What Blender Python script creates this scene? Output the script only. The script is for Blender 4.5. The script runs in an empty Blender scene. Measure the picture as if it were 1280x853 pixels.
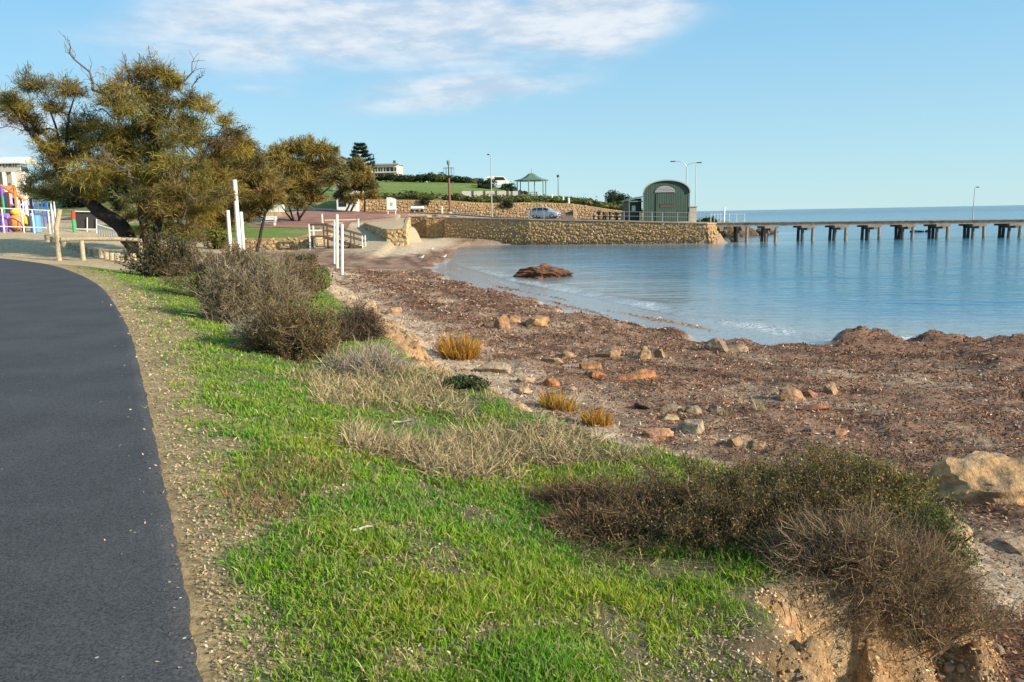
import bpy, math, random
import numpy as np
from mathutils import Vector, Matrix

random.seed(7)
rng = np.random.default_rng(11)
scn = bpy.context.scene
COL = scn.collection
R = math.radians

# ------------------------------------------------------------------ camera, sky, sun, exposure
CAM_H = 1.65
PITCH, ROLL = R(9.0), R(1.07)
FPX = 1000.0                                   # focal length in pixels of the 1280 px wide photograph
fwd = np.array([0, math.cos(PITCH), -math.sin(PITCH)])
up0 = np.array([0, math.sin(PITCH), math.cos(PITCH)])
rt0 = np.array([1.0, 0, 0])
cright = rt0 * math.cos(ROLL) - up0 * math.sin(ROLL)
cup = up0 * math.cos(ROLL) + rt0 * math.sin(ROLL)
cam_d = bpy.data.cameras.new('camera')
cam_d.sensor_width = 36.0
cam_d.lens = FPX / 1280.0 * 36.0
cam_d.clip_start = 0.05
cam_d.clip_end = 30000
cam = bpy.data.objects.new('camera', cam_d)
COL.objects.link(cam)
M3 = Matrix(((cright[0], cup[0], -fwd[0]), (cright[1], cup[1], -fwd[1]), (cright[2], cup[2], -fwd[2])))
cam.matrix_world = Matrix.Translation((0, 0, CAM_H)) @ M3.to_4x4()
scn.camera = cam

SUN_EL, SUN_BACK = R(24), R(24)                # height, and angle behind the camera's right hand
to_sun = Vector((math.cos(SUN_EL) * math.cos(SUN_BACK), -math.cos(SUN_EL) * math.sin(SUN_BACK), math.sin(SUN_EL)))
sl = bpy.data.lights.new('sun', 'SUN')
sl.energy = 5.0
sl.angle = R(0.5)
sl.color = (1.0, 0.87, 0.68)
sun = bpy.data.objects.new('sun', sl)
COL.objects.link(sun)
sun.rotation_euler = to_sun.to_track_quat('Z', 'Y').to_euler()
sun.location = (20, -10, 30)

scn.view_settings.view_transform = 'Standard'
scn.view_settings.look = 'None'
scn.view_settings.exposure = 0.76
scn.view_settings.gamma = 1.0

world = bpy.data.worlds.new('World')
scn.world = world
world.use_nodes = True
wn = world.node_tree
wn.nodes.clear()


class NT:
    """tiny helper to write node trees"""
    def __init__(s, tree): s.t = tree
    def n(s, typ, **kw):
        nd = s.t.nodes.new(typ)
        for k, v in kw.items():
            if k.startswith('i_'):
                key = k[2:]
                key = int(key) if key.isdigit() else key.replace('_', ' ')
                inp = nd.inputs[key]
                if hasattr(v, 'is_output') or isinstance(v, bpy.types.NodeSocket): s.t.links.new(v, inp)
                else: inp.default_value = v
            else: setattr(nd, k, v)
        return nd
    def l(s, a, b): s.t.links.new(a, b)
    def math(s, op, a, b=None, clamp=False):
        nd = s.t.nodes.new('ShaderNodeMath'); nd.operation = op; nd.use_clamp = clamp
        for i, v in enumerate((a, b)):
            if v is None: continue
            if isinstance(v, bpy.types.NodeSocket): s.t.links.new(v, nd.inputs[i])
            else: nd.inputs[i].default_value = v
        return nd.outputs[0]
    def smooth(s, v, a, b):
        nd = s.t.nodes.new('ShaderNodeMapRange'); nd.interpolation_type = 'SMOOTHSTEP'
        s.t.links.new(v, nd.inputs[0]); nd.inputs[1].default_value = a; nd.inputs[2].default_value = b
        return nd.outputs[0]
    def mix(s, f, a, b, blend='MIX'):
        nd = s.t.nodes.new('ShaderNodeMix'); nd.data_type = 'RGBA'; nd.blend_type = blend
        for i, v in ((0, f), (6, a), (7, b)):
            if isinstance(v, bpy.types.NodeSocket): s.t.links.new(v, nd.inputs[i])
            else: nd.inputs[i].default_value = v if i == 0 else (*v, 1)[:4]
        return nd.outputs[2]


w = NT(wn)
sky = w.n('ShaderNodeTexSky', sky_type='NISHITA', sun_disc=False, sun_elevation=SUN_EL,
          sun_rotation=math.atan2(to_sun.x, to_sun.y), altitude=0, air_density=1.0, dust_density=0.0, ozone_density=2.0)
tc = w.n('ShaderNodeTexCoord')
sep = w.n('ShaderNodeSeparateXYZ', i_0=tc.outputs['Generated'])
az = w.math('ARCTAN2', sep.outputs[0], sep.outputs[1])
el = w.math('ARCSINE', sep.outputs[2])
comb = w.n('ShaderNodeCombineXYZ', i_0=az, i_1=el)
mp = w.n('ShaderNodeMapping', i_Vector=comb.outputs[0])
mp.inputs['Rotation'].default_value = (0, 0, R(-14))
mp.inputs['Scale'].default_value = (2.4, 8.0, 1)
nz = w.n('ShaderNodeTexNoise', i_Vector=mp.outputs[0], i_Scale=2.0, i_Detail=7.0, i_Roughness=0.52, i_Distortion=0.6)
nz2 = w.n('ShaderNodeTexNoise', i_Vector=mp.outputs[0], i_Scale=6.5, i_Detail=6.0, i_Roughness=0.6)
total = None
#        centre px       half size px   tilt  weight
for px, py, rx, ry, tilt, wt in ((430, 48, 260, 58, 4, 0.85), (640, 30, 260, 62, 6, 1.0), (775, 22, 150, 58, 20, 1.0),
                                 (590, 120, 160, 26, 5, 0.75), (345, 126, 60, 9, -4, 0.3), (30, 178, 90, 34, 0, 0.8),
                                 (880, -12, 160, 30, 10, 0.5), (1215, -2, 40, 8, 0, 0.6)):
    ca = math.atan((px - 640) / FPX)
    ce = math.atan((268 - (px - 640) * 0.0187 - py) / FPX)
    ct, st = math.cos(R(tilt)), math.sin(R(tilt))
    da = w.math('SUBTRACT', az, ca)
    de = w.math('SUBTRACT', el, ce)
    u = w.math('ADD', w.math('MULTIPLY', da, ct * FPX / rx), w.math('MULTIPLY', de, st * FPX / rx))
    v = w.math('ADD', w.math('MULTIPLY', da, -st * FPX / ry), w.math('MULTIPLY', de, ct * FPX / ry))
    d2 = w.math('ADD', w.math('MULTIPLY', u, u), w.math('MULTIPLY', v, v))
    blob = w.math('MULTIPLY', w.math('SUBTRACT', 1.0, w.smooth(w.math('SQRT', d2), 0.0, 1.5)), wt)
    total = blob if total is None else w.math('MAXIMUM', total, blob)
# loose cloud of the same kind goes on all round, above the belt the camera sees
rest = w.math('MULTIPLY', w.smooth(el, 0.45, 0.7), 0.35)
total = w.math('MAXIMUM', total, rest)
dens = w.math('MULTIPLY', total, w.smooth(nz.outputs[0], 0.20, 0.60))
dens = w.math('MULTIPLY', w.smooth(dens, 0.03, 0.66), 0.9)
shade = w.smooth(w.math('ADD', nz2.outputs[0], w.math('MULTIPLY', nz.outputs[0], 0.6)), 0.62, 1.0)
ccol = w.mix(shade, (3.5, 4.3, 5.3), (5.6, 5.9, 6.2))
warm = w.mix(1.0, sky.outputs[0], (0.80, 1.02, 1.12), 'MULTIPLY')
hz_ = w.smooth(el, -0.03, 0.36)
clear = w.mix(hz_, (3.2, 4.85, 5.5), (1.42, 3.7, 5.8))      # pale sea-side sky, deeper overhead
warm = w.mix(0.8, warm, clear)
skyc = w.mix(dens, warm, ccol)
bg = w.n('ShaderNodeBackground', i_Color=skyc, i_Strength=0.092)
w.l(bg.outputs[0], w.n('ShaderNodeOutputWorld').inputs[0])


# ------------------------------------------------------------------ pixel helpers (a pixel is only a direction)
def ray(px, py):
    return fwd + cright * ((px - 640) / FPX) + cup * (-(py - 426.5) / FPX)


def D(px, py, y):
    """point on the pixel's ray at distance y along the ground axis"""
    d = ray(px, py)
    return Vector((0, 0, CAM_H)) + Vector(d * (y / d[1]))


# ------------------------------------------------------------------ numpy noise
_perm = np.random.default_rng(5).permutation(512).astype(np.int64)
_gr = np.random.default_rng(6).normal(size=(512, 2))
_gr /= np.linalg.norm(_gr, axis=1)[:, None]


def perlin(x, y):
    xi = np.floor(x).astype(np.int64); yi = np.floor(y).astype(np.int64)
    xf = x - xi; yf = y - yi
    def g(ix, iy, fx, fy):
        h = _perm[(_perm[ix & 511] + iy) & 511]
        v = _gr[h]
        return v[..., 0] * fx + v[..., 1] * fy
    u = xf * xf * xf * (xf * (xf * 6 - 15) + 10); v = yf * yf * yf * (yf * (yf * 6 - 15) + 10)
    a = g(xi, yi, xf, yf); b = g(xi + 1, yi, xf - 1, yf)
    c = g(xi, yi + 1, xf, yf - 1); d = g(xi + 1, yi + 1, xf - 1, yf - 1)
    return (a + (b - a) * u) * (1 - v) + (c + (d - c) * u) * v * 1.0


def fbm(x, y, s, oct=4, seed=0, gain=0.5):
    x = np.asarray(x, float) * s + seed * 17.3; y = np.asarray(y, float) * s + seed * 9.1
    r = np.zeros_like(x); a = 1.0
    for _ in range(oct):
        r += a * perlin(x, y); x = x * 2.03 + 5.2; y = y * 2.03 + 1.7; a *= gain
    return r * 1.4


def sst(v, a, b):
    t = np.clip((np.asarray(v, float) - a) / (b - a), 0, 1)
    return t * t * (3 - 2 * t)


def lerp(a, b, t): return a + (b - a) * t


def poly_sd(poly, x, y):
    """signed distance to a polygon, positive inside"""
    P = np.asarray(poly, float)
    d2 = np.full(x.shape, 1e18); inside = np.zeros(x.shape, bool)
    for i in range(len(P)):
        ax, ay = P[i]; bx, by = P[(i + 1) % len(P)]
        ex, ey = bx - ax, by - ay
        wx, wy = x - ax, y - ay
        t = np.clip((wx * ex + wy * ey) / (ex * ex + ey * ey + 1e-12), 0, 1)
        dx = wx - ex * t; dy = wy - ey * t
        d2 = np.minimum(d2, dx * dx + dy * dy)
        c = ((ay <= y) & (by > y)) | ((by <= y) & (ay > y))
        with np.errstate(divide='ignore', invalid='ignore'):
            xi = ax + (y - ay) * ex / (ey if abs(ey) > 1e-12 else 1e-12)
        inside ^= c & (x < xi)
    return np.sqrt(d2) * np.where(inside, 1, -1)


def catmull(pts, k=8):
    P = [np.array(p, float) for p in pts]
    P = [2 * P[0] - P[1]] + P + [2 * P[-1] - P[-2]]
    out = []
    for i in range(1, len(P) - 2):
        for j in range(k):
            t = j / k
            out.append(0.5 * ((2 * P[i]) + (-P[i - 1] + P[i + 1]) * t + (2 * P[i - 1] - 5 * P[i] + 4 * P[i + 1] - P[i + 2]) * t * t
                              + (-P[i - 1] + 3 * P[i] - 3 * P[i + 1] + P[i + 2]) * t ** 3))
    out.append(P[-2])
    return np.array(out)


# ------------------------------------------------------------------ object helpers
def tag(o, label=None, cat=None, group=None, kind=None):
    if label: o['label'] = label
    if cat: o['category'] = cat
    if group: o['group'] = group
    if kind: o['kind'] = kind
    return o


def empty(name, loc, label=None, cat=None, group=None):
    o = bpy.data.objects.new(name, None)
    o.empty_display_size = 0.2
    o.location = loc
    COL.objects.link(o)
    return tag(o, label, cat, group)


def mesh_np(name, V, tris=None, quads=None, col=None, smooth=False, attrs=None):
    me = bpy.data.meshes.new(name)
    V = np.asarray(V, np.float32)
    me.vertices.add(len(V)); me.vertices.foreach_set('co', V.ravel())
    L = []; S = []; start = 0
    for arr, k in ((tris, 3), (quads, 4)):
        if arr is None or len(arr) == 0: continue
        arr = np.asarray(arr, np.int32)
        L.append(arr.ravel()); S.append(start + np.arange(len(arr)) * k); start += arr.size
    L = np.concatenate(L); S = np.concatenate(S)
    me.loops.add(len(L)); me.loops.foreach_set('vertex_index', L.astype(np.int32))
    me.polygons.add(len(S)); me.polygons.foreach_set('loop_start', S.astype(np.int32))
    if smooth: me.polygons.foreach_set('use_smooth', np.ones(len(S), bool))
    me.update(calc_edges=True)
    if col is not None:
        a = me.color_attributes.new('Col', 'FLOAT_COLOR', 'POINT')
        c = np.ones((len(V), 4), np.float32); c[:, :3] = col
        a.data.foreach_set('color', c.ravel())
    for k, v in (attrs or {}).items():
        a = me.attributes.new(k, 'FLOAT', 'POINT'); a.data.foreach_set('value', np.asarray(v, np.float32))
    return me


def link(name, me, mat, parent=None, loc=None):
    o = bpy.data.objects.new(name, me)
    if mat is not None and len(me.materials) == 0: me.materials.append(mat)
    COL.objects.link(o)
    if parent: o.parent = parent
    if loc is not None: o.location = loc
    return o


class MB:
    """collects shapes in world space; build() links them as one mesh, relative to its parent's origin"""
    def __init__(s): s.v = []; s.f = []; s.c = []; s.cur = (1, 1, 1)
    def color(s, c): s.cur = c; return s
    def add(s, vs, fs):
        b = len(s.v)
        s.v += [tuple(v) for v in vs]; s.c += [s.cur] * len(vs)
        s.f += [tuple(i + b for i in f) for f in fs]
        return s
    def box(s, c, size, rz=0, rx=0, ry=0, bev=0.0):
        c = Vector(c); h = [q / 2 for q in size]
        m = Matrix.Rotation(rz, 3, 'Z') @ Matrix.Rotation(ry, 3, 'Y') @ Matrix.Rotation(rx, 3, 'X')
        if bev > 0:
            vs = []; b = bev
            for sx in (-1, 1):
                for sy in (-1, 1):
                    for sz in (-1, 1):
                        vs += [(sx * (h[0] - b), sy * (h[1] - b), sz * h[2]), (sx * (h[0] - b), sy * h[1], sz * (h[2] - b)), (sx * h[0], sy * (h[1] - b), sz * (h[2] - b))]
            import bmesh
            bm = bmesh.new()
            for v in vs: bm.verts.new(v)
            bmesh.ops.convex_hull(bm, input=bm.verts)
            bm.verts.index_update()
            s.add([c + m @ v.co for v in bm.verts], [[v.index for v in f.verts] for f in bm.faces])
            bm.free(); return s
        vs = [c + m @ Vector((x * h[0], y * h[1], z * h[2])) for x in (-1, 1) for y in (-1, 1) for z in (-1, 1)]
        return s.add(vs, [(0, 1, 3, 2), (4, 6, 7, 5), (0, 4, 5, 1), (2, 3, 7, 6), (0, 2, 6, 4), (1, 5, 7, 3)])
    def tube(s, pts, rad, n=8, cap=True):
        pts = [Vector(p) for p in pts]
        if not hasattr(rad, '__len__'): rad = [rad] * len(pts)
        vs = []; fs = []
        for i, p in enumerate(pts):
            t = (pts[min(i + 1, len(pts) - 1)] - pts[max(i - 1, 0)]).normalized()
            a = t.cross(Vector((0, 0, 1)))
            if a.length < 1e-3: a = Vector((1, 0, 0))
            a.normalize(); b = t.cross(a)
            for k in range(n):
                th = 2 * math.pi * k / n
                vs.append(p + (a * math.cos(th) + b * math.sin(th)) * rad[i])
        for i in range(len(pts) - 1):
            for k in range(n):
                fs.append((i * n + k, i * n + (k + 1) % n, (i + 1) * n + (k + 1) % n, (i + 1) * n + k))
        if cap:
            fs.append(tuple(range(n))); fs.append(tuple(reversed(range((len(pts) - 1) * n, len(pts) * n))))
        return s.add(vs, fs)
    def lathe(s, c, prof, n=16):
        c = Vector(c); vs = []; fs = []
        for r, z in prof:
            for k in range(n): vs.append(c + Vector((r * math.cos(2 * math.pi * k / n), r * math.sin(2 * math.pi * k / n), z)))
        for i in range(len(prof) - 1):
            for k in range(n): fs.append((i * n + k, i * n + (k + 1) % n, (i + 1) * n + (k + 1) % n, (i + 1) * n + k))
        fs.append(tuple(reversed(range(n)))); fs.append(tuple(range((len(prof) - 1) * n, len(prof) * n)))
        return s.add(vs, fs)
    def prism(s, poly, off):
        """poly: 3d points of a flat face, extruded by the vector off"""
        n = len(poly); off = Vector(off)
        vs = [Vector(p) for p in poly] + [Vector(p) + off for p in poly]
        fs = [tuple(reversed(range(n))), tuple(range(n, 2 * n))] + [(i, (i + 1) % n, n + (i + 1) % n, n + i) for i in range(n)]
        return s.add(vs, fs)
    def build(s, name, mat, parent=None, smooth=False, col=False):
        me = bpy.data.meshes.new(name)
        V = np.array(s.v, float)
        if parent is not None:
            p = parent; o = np.zeros(3)
            while p is not None: o += np.array(p.location); p = p.parent
            V = V - o
        else: o = V.mean(0); o[2] = V[:, 2].min(); V = V - o
        me.from_pydata(V.tolist(), [], s.f)
        if smooth: me.polygons.foreach_set('use_smooth', np.ones(len(me.polygons), bool))
        if col:
            a = me.color_attributes.new('Col', 'FLOAT_COLOR', 'POINT')
            c = np.ones((len(V), 4), np.float32); c[:, :3] = np.array(s.c)
            a.data.foreach_set('color', c.ravel())
        me.update()
        ob = link(name, me, mat, parent)
        if parent is None: ob.location = o
        return ob


# ------------------------------------------------------------------ materials
MATS = {}


def principled(name, base, rough=0.8, bump=0.0, bscale=20.0, var=0.0, vscale=6.0, metallic=0.0, spec=0.4, attr=False, detail=6.0, coat=0.0, dark=None):
    if name in MATS: return MATS[name]
    m = bpy.data.materials.new(name); m.use_nodes = True
    t = NT(m.node_tree); bs = m.node_tree.nodes['Principled BSDF']
    bs.inputs['Roughness'].default_value = rough
    bs.inputs['Metallic'].default_value = metallic
    bs.inputs['Specular IOR Level'].default_value = spec
    bs.inputs['Coat Weight'].default_value = coat
    tcn = t.n('ShaderNodeTexCoord')
    c = None
    if attr:
        c = t.n('ShaderNodeVertexColor', layer_name='Col').outputs[0]
    if var > 0:
        n1 = t.n('ShaderNodeTexNoise', i_Vector=tcn.outputs['Object'], i_Scale=vscale, i_Detail=detail, i_Roughness=0.65)
        k = t.n('ShaderNodeMapRange', i_0=n1.outputs[0], i_1=0.3, i_2=0.7, i_3=1 - var, i_4=1 + var)
        g = t.n('ShaderNodeCombineColor', i_0=k.outputs[0], i_1=k.outputs[0], i_2=k.outputs[0])
        src = c if c is not None else (base[0], base[1], base[2])
        c = t.mix(1.0, src, g.outputs[0], 'MULTIPLY')
        if dark is not None:
            n3 = t.n('ShaderNodeTexNoise', i_Vector=tcn.outputs['Object'], i_Scale=vscale * 0.35, i_Detail=7.0, i_Roughness=0.7)
            c = t.mix(t.smooth(n3.outputs[0], 0.48, 0.72), c, dark)
    if c is not None: t.l(c, bs.inputs['Base Color'])
    else: bs.inputs['Base Color'].default_value = (*base, 1)
    if bump > 0:
        n2 = t.n('ShaderNodeTexNoise', i_Vector=tcn.outputs['Object'], i_Scale=bscale, i_Detail=8.0, i_Roughness=0.65)
        b = t.n('ShaderNodeBump', i_Strength=bump, i_Distance=0.05, i_Height=n2.outputs[0])
        t.l(b.outputs[0], bs.inputs['Normal'])
    MATS[name] = m
    return m


def foliage_mat(name, transl=0.3, rough=0.75):
    if name in MATS: return MATS[name]
    m = bpy.data.materials.new(name); m.use_nodes = True
    t = NT(m.node_tree); bs = m.node_tree.nodes['Principled BSDF']; out = m.node_tree.nodes['Material Output']
    c = t.n('ShaderNodeVertexColor', layer_name='Col').outputs[0]
    t.l(c, bs.inputs['Base Color']); bs.inputs['Roughness'].default_value = rough
    bs.inputs['Specular IOR Level'].default_value = 0.25
    tr = t.n('ShaderNodeBsdfTranslucent', i_Color=c)
    mx = t.n('ShaderNodeMixShader', i_0=transl, i_1=bs.outputs[0], i_2=tr.outputs[0])
    t.l(mx.outputs[0], out.inputs[0])
    MATS[name] = m
    return m


M_leaf = foliage_mat('foliage', 0.28)
M_grass = foliage_mat('grass_blade', 0.4, 0.6)
M_dry = foliage_mat('dry_plant', 0.15, 0.9)
M_bark = principled('bark', (0.030, 0.023, 0.018), 0.95, 0.6, 12, 0.35, 5)
M_wood = principled('weathered_wood', (0.43, 0.35, 0.23), 0.9, 0.4, 25, 0.3, 9)
M_timber = principled('jetty_timber', (0.25, 0.21, 0.17), 0.9, 0.4, 20, 0.35, 3, dark=(0.10, 0.085, 0.07))
M_rail = principled('brown_timber', (0.10, 0.065, 0.05), 0.85, 0.2, 25, 0.25, 8)
M_white = principled('white_paint', (0.78, 0.77, 0.72), 0.5, 0.0, 1, 0.06, 3)
M_galv = principled('galvanised_steel', (0.40, 0.41, 0.42), 0.5, metallic=0.3)
M_dark = principled('dark_steel', (0.05, 0.055, 0.06), 0.5)
M_glass = principled('dark_glass', (0.02, 0.025, 0.03), 0.2, spec=0.25)
M_stone = principled('limestone', (1, 1, 1), 0.92, 0.7, 6, 0.25, 5, attr=True)
M_mortar = principled('mortar', (0.34, 0.225, 0.115), 0.95, 0.6, 5, 0.3, 3)
M_rock = principled('beach_rock', (1, 1, 1), 0.92, 1.0, 14, 0.5, 7, attr=True)
M_rubber = principled('rubber', (0.02, 0.02, 0.02), 0.9)

# ------------------------------------------------------------------ terrain: one height field for land, bank, beach and hill
path_r = catmull([(6, -14), (2.6, -6), (0.75, -1.2), (-0.3, 1.0), (-1.14, 2.67), (-1.48, 3.38), (-2.26, 4.96), (-3.79, 8.06), (-6.59, 13.51), (-11.22, 21.65),
                  (-16.7, 29.75), (-20.5, 34.4), (-24.3, 38.2), (-31, 43), (-42, 48)], 8)
pt = np.gradient(path_r, axis=0); pt /= np.linalg.norm(pt, axis=1)[:, None]
path_l = path_r + np.stack([-pt[:, 1], pt[:, 0]], 1) * 3.4
PATH = np.vstack([path_r, path_l[::-1]])
BANK = [(3, -30), (1.5, -5), (1.3, 1), (1.16, 2.7), (1.26, 3.3), (1.44, 3.75), (1.75, 3.92), (2.12, 4.03), (2.47, 4.32), (2.68, 4.93), (2.62, 5.4), (2.23, 5.8), (1.83, 6.05),
        (1.45, 6.4), (0.97, 6.84), (0.46, 7.75), (0, 8.7), (-0.5, 9.64), (-1.07, 10.5), (-1.85, 13.1), (-2.7, 15.85), (-3.8, 19.1), (-6.1, 25.5), (-9.3, 34.9),
        (-13.8, 45), (-19, 55), (-23, 64), (-23.3, 69)]
TOWN = [(-17, 69), (-16.6, 74), (-17.2, 80), (-17.6, 87), (-16, 87), (-11, 72), (-9.2, 72), (-12.6, 101), (-10.3, 101), (-10.3, 100.3), (-7.8, 99.9), (-7.8, 98),
        (2.3, 93.3), (22.0, 87.6), (23.3, 88.8), (23.8, 92), (23.4, 100), (27, 112), (35, 122), (24, 150), (8, 260), (8, 340), (-230, 340), (-230, -30)]
LAND = BANK + TOWN
WATER = [(150, 10), (40, 15), (19, 18.4), (12.9, 19.85), (10.27, 20.67), (8.47, 20.88), (7.6, 21.6), (6.4, 24.76), (4.7, 29.4), (2.8, 34.8), (0.06, 42.2), (-1.9, 49.9),
         (-3.6, 56), (-4.6, 64), (-5.0, 72), (-5.4, 80), (-5.6, 88), (-4.6, 94.5), (0.2, 94.0), (2.3, 93.2), (22.0, 87.4), (23.7, 88.4), (24.3, 92), (24.0, 100), (28, 112), (36, 122), (25, 151), (9, 260), (9, 12000), (12000, 12000), (12000, 10)]
WZ = -1.85


def axis(lo, hi, core0, core1, s0, g):
    out = list(np.arange(core0, core1 + 1e-6, s0))
    v = out[-1]; s = s0
    while v < hi: s *= (1 + g); v += s; out.append(v)
    v = out[0]; s = s0; pre = []
    while v > lo: s *= (1 + g * 1.3); v -= s; pre.append(v)
    return np.array(pre[::-1] + out)


AX = axis(-190, 120, -4.0, 3.6, 0.055, 0.021)
AY = axis(-28, 335, 2.3, 8.0, 0.055, 0.0165)
AY = np.unique(np.concatenate([AY[(AY < 64) | (AY > 116)], np.arange(64, 116.1, 0.45)]))
GX, GY = np.meshgrid(AX, AY)          # [iy, ix]


def heap(x, y, cx, cy, rx, ry, h, ang=0):
    c, s = math.cos(R(ang)), math.sin(R(ang))
    u = ((x - cx) * c + (y - cy) * s) / rx; v = (-(x - cx) * s + (y - cy) * c) / ry
    return h * np.clip(1 - (u * u + v * v), 0, 1) ** 0.75


def wet_width(x, y):
    return (3.3 + 0.9 * fbm(x, y, 0.35, 3, 23)) * sst(y, 18.0, 20.5) * sst(y, 66, 46) * sst(x, 8.6, 7.2)


def terrain(x, y):
    n1 = fbm(x, y, 0.9, 4, 1)
    edge_n = 0.17 * fbm(x, y, 1.9, 5, 2, 0.6) * sst(y, 60, 40)
    sb = poly_sd(LAND, x, y) + edge_n
    dw = poly_sd(WATER, x, y)
    dp = poly_sd(PATH, x, y)                       # >0 on the path
    # land near the path
    zl = -0.30 * sst(-dp, 0.35, 2.6) * sst(y, 60, 40)
    zl = np.where(dp > -0.3, zl, zl + 0.035 * fbm(x, y, 1.1, 4, 3))
    zl = zl + 1.1 * sst(y, 36, 60) * sst(x, -17, -30)
    # town ground, rising inland and to the left
    xc = np.clip(x, -26, 60)
    slope = lerp(0.07, 0.014, sst(x, -9, 0))
    zt = 1.1 - 0.037 * xc + slope * (np.minimum(y, 104) - 97)
    zleft = 1.1 + 0.02 * np.clip(y - 60, 0, 60)
    zt = lerp(zt, zleft, sst(x, -27, -36))
    zl = lerp(zl, zt, sst(y, 52, 67))
    # hill with its retaining wall at y = 112
    wall = lerp(1.8, 1.1, sst(x, 6, 20)) * sst(x, 24, 17) + 0.35 * sst(x, -6, 3) * sst(x, 16, 8)
    hx = sst(x, 34, 8)
    rise = (0.099 * np.minimum(np.clip(y - 113, 0, 40), lerp(40, 13, sst(x, -5, 3))) + 0.02 * np.clip(y - 152, 0, 60) * sst(x, 2, -6)) * hx
    sharp = lerp(sst(y, 106, 126), sst(y, 112.0, 112.9), sst(x, -24, -21))
    zl = zl + (wall * sharp + rise * sst(y, 112, 116)) + 0.12 * fbm(x, y, 0.25, 4, 9) * sst(y, 113, 118)
    # beach
    db = np.maximum(-sb, 0); ds = np.maximum(-dw, 0)
    s = db / (db + ds + 1e-6)
    toe = lerp(-1.02, -0.95, sst(y, 8, 40))
    zb = toe + (WZ - toe) * s ** 0.9
    zb = zb + (0.075 * n1 + 0.045 * np.abs(fbm(x, y, 2.6, 3, 4))) * sst(ds, 0.0, 1.2) * sst(y, 95, 40)
    zb = zb - 0.05 * (1 - sst(ds, 0, 1.0)) + 0.04
    # lumpy ridges of heaped weed along the waterline
    ridge = np.exp(-((ds - 0.9 - wet_width(x, y)) / 0.8) ** 2) * np.clip(fbm(x, y, 0.55, 3, 21) + 0.15, 0, 1)
    zb = zb + 0.30 * ridge * sst(y, 30, 20) + 0.16 * ridge * sst(y, 28, 36) * sst(y, 80, 60)
    lump = 1 + 0.45 * fbm(x, y, 2.2, 4, 7)
    for h in ((9.15, 20.6, 1.05, 0.8, 0.42, 0), (11.2, 20.5, 0.9, 0.7, 0.28, 0), (12.8, 19.9, 1.1, 0.8, 0.30, 0), (12.6, 18.0, 1.2, 0.7, 0.25, 10), (11.0, 17.5, 1.0, 0.6, 0.2, 0),
              (8.6, 18.6, 1.3, 0.6, 0.22, -10), (10.2, 15.4, 1.4, 0.7, 0.2, 0), (14.5, 18.6, 1.5, 0.9, 0.45, 0), (3.0, 33.3, 0.7, 0.5, 0.2, 0), (5.0, 27.0, 0.7, 0.5, 0.2, 0),
              (-0.6, 40.5, 1.2, 0.6, 0.25, -30), (-4.8, 60.5, 2.2, 0.5, 0.28, 0), (-4.2, 52, 1.8, 0.6, 0.3, 0), (-4.9, 56.6, 1.8, 0.4, 0.25, 0), (-2.9, 47, 1.4, 0.5, 0.22, 0)):
        zb = zb + heap(x, y, *h) * np.clip(lump, 0.4, 1.6)
    wetw = wet_width(x, y)
    zb = lerp(WZ + 0.03 + 0.012 * ds, zb, np.where(wetw > 0.05, sst(ds, wetw - 0.25, wetw + 0.35), 1.0))
    # slip ramp from the sand up to the paving
    ramp = lerp(-1.45, 0.5, np.clip((y - 60) / 26, 0, 1))
    inr = sst(x, -19.5, -17.5) * sst(x, -8.8, -10.8)
    zb = np.where((y > 58) & (y < 90), np.maximum(zb, lerp(-3, ramp, inr)), zb)
    zsea = WZ - 0.02 - 0.055 * np.maximum(dw, 0)
    zb = np.where(dw > 0, np.maximum(zsea, -4.5) + 0.0, zb)
    # bank: steep near the camera, easier further on
    wdt = np.clip(0.36 + 0.075 * (y - 4), 0.36, 1.5) * (1 + 0.5 * np.clip(fbm(x, y, 1.3, 3, 24), -0.6, 1.2)); wdt = np.where(y > 60, 0.35, wdt)
    k = np.where(y > 66, sst(sb, 0.35, 1.25), sst(sb, -wdt, wdt * 0.45))
    z = lerp(zb, zl, k)
    z = z + (0.20 * fbm(x, y, 2.8, 5, 8, 0.62) - 0.10 * np.clip(fbm(x, y, 2.0, 3, 25), 0, 1)) * (k * (1 - k) * 4) * sst(y, 40, 10)
    z = np.where(dp > -0.25, np.minimum(z, lerp(z, zl * 0 + z, 1)), z)
    return z, sb, dw, dp, k


GZ, SB, DW, DP, KB = terrain(GX, GY)


def grid_lookup(A, x, y):
    x = np.asarray(x, float); y = np.asarray(y, float)
    ix = np.clip(np.searchsorted(AX, x) - 1, 0, len(AX) - 2); iy = np.clip(np.searchsorted(AY, y) - 1, 0, len(AY) - 2)
    tx = np.clip((x - AX[ix]) / (AX[ix + 1] - AX[ix]), 0, 1); ty = np.clip((y - AY[iy]) / (AY[iy + 1] - AY[iy]), 0, 1)
    a = A[iy, ix] * (1 - tx) + A[iy, ix + 1] * tx; b = A[iy + 1, ix] * (1 - tx) + A[iy + 1, ix + 1] * tx
    return a * (1 - ty) + b * ty


def hz(x, y): return float(grid_lookup(GZ, x, y))


def G(px, py, water=False):
    """where the pixel's ray meets the ground"""
    d = ray(px, py); t = np.geomspace(1.5, 330, 4000)
    X = d[0] * t; Y = d[1] * t; Z = CAM_H + d[2] * t
    g = grid_lookup(GZ, X, Y)
    if water: g = np.maximum(g, WZ)
    hit = np.nonzero(Z <= g)[0]
    i = hit[0] if len(hit) else len(t) - 1
    return Vector((X[i], Y[i], g[i]))


def at_ground(px, y):
    """ground point in the pixel column px at distance y"""
    p = D(px, 270, y)
    return Vector((p.x, y, hz(p.x, y)))


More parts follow.
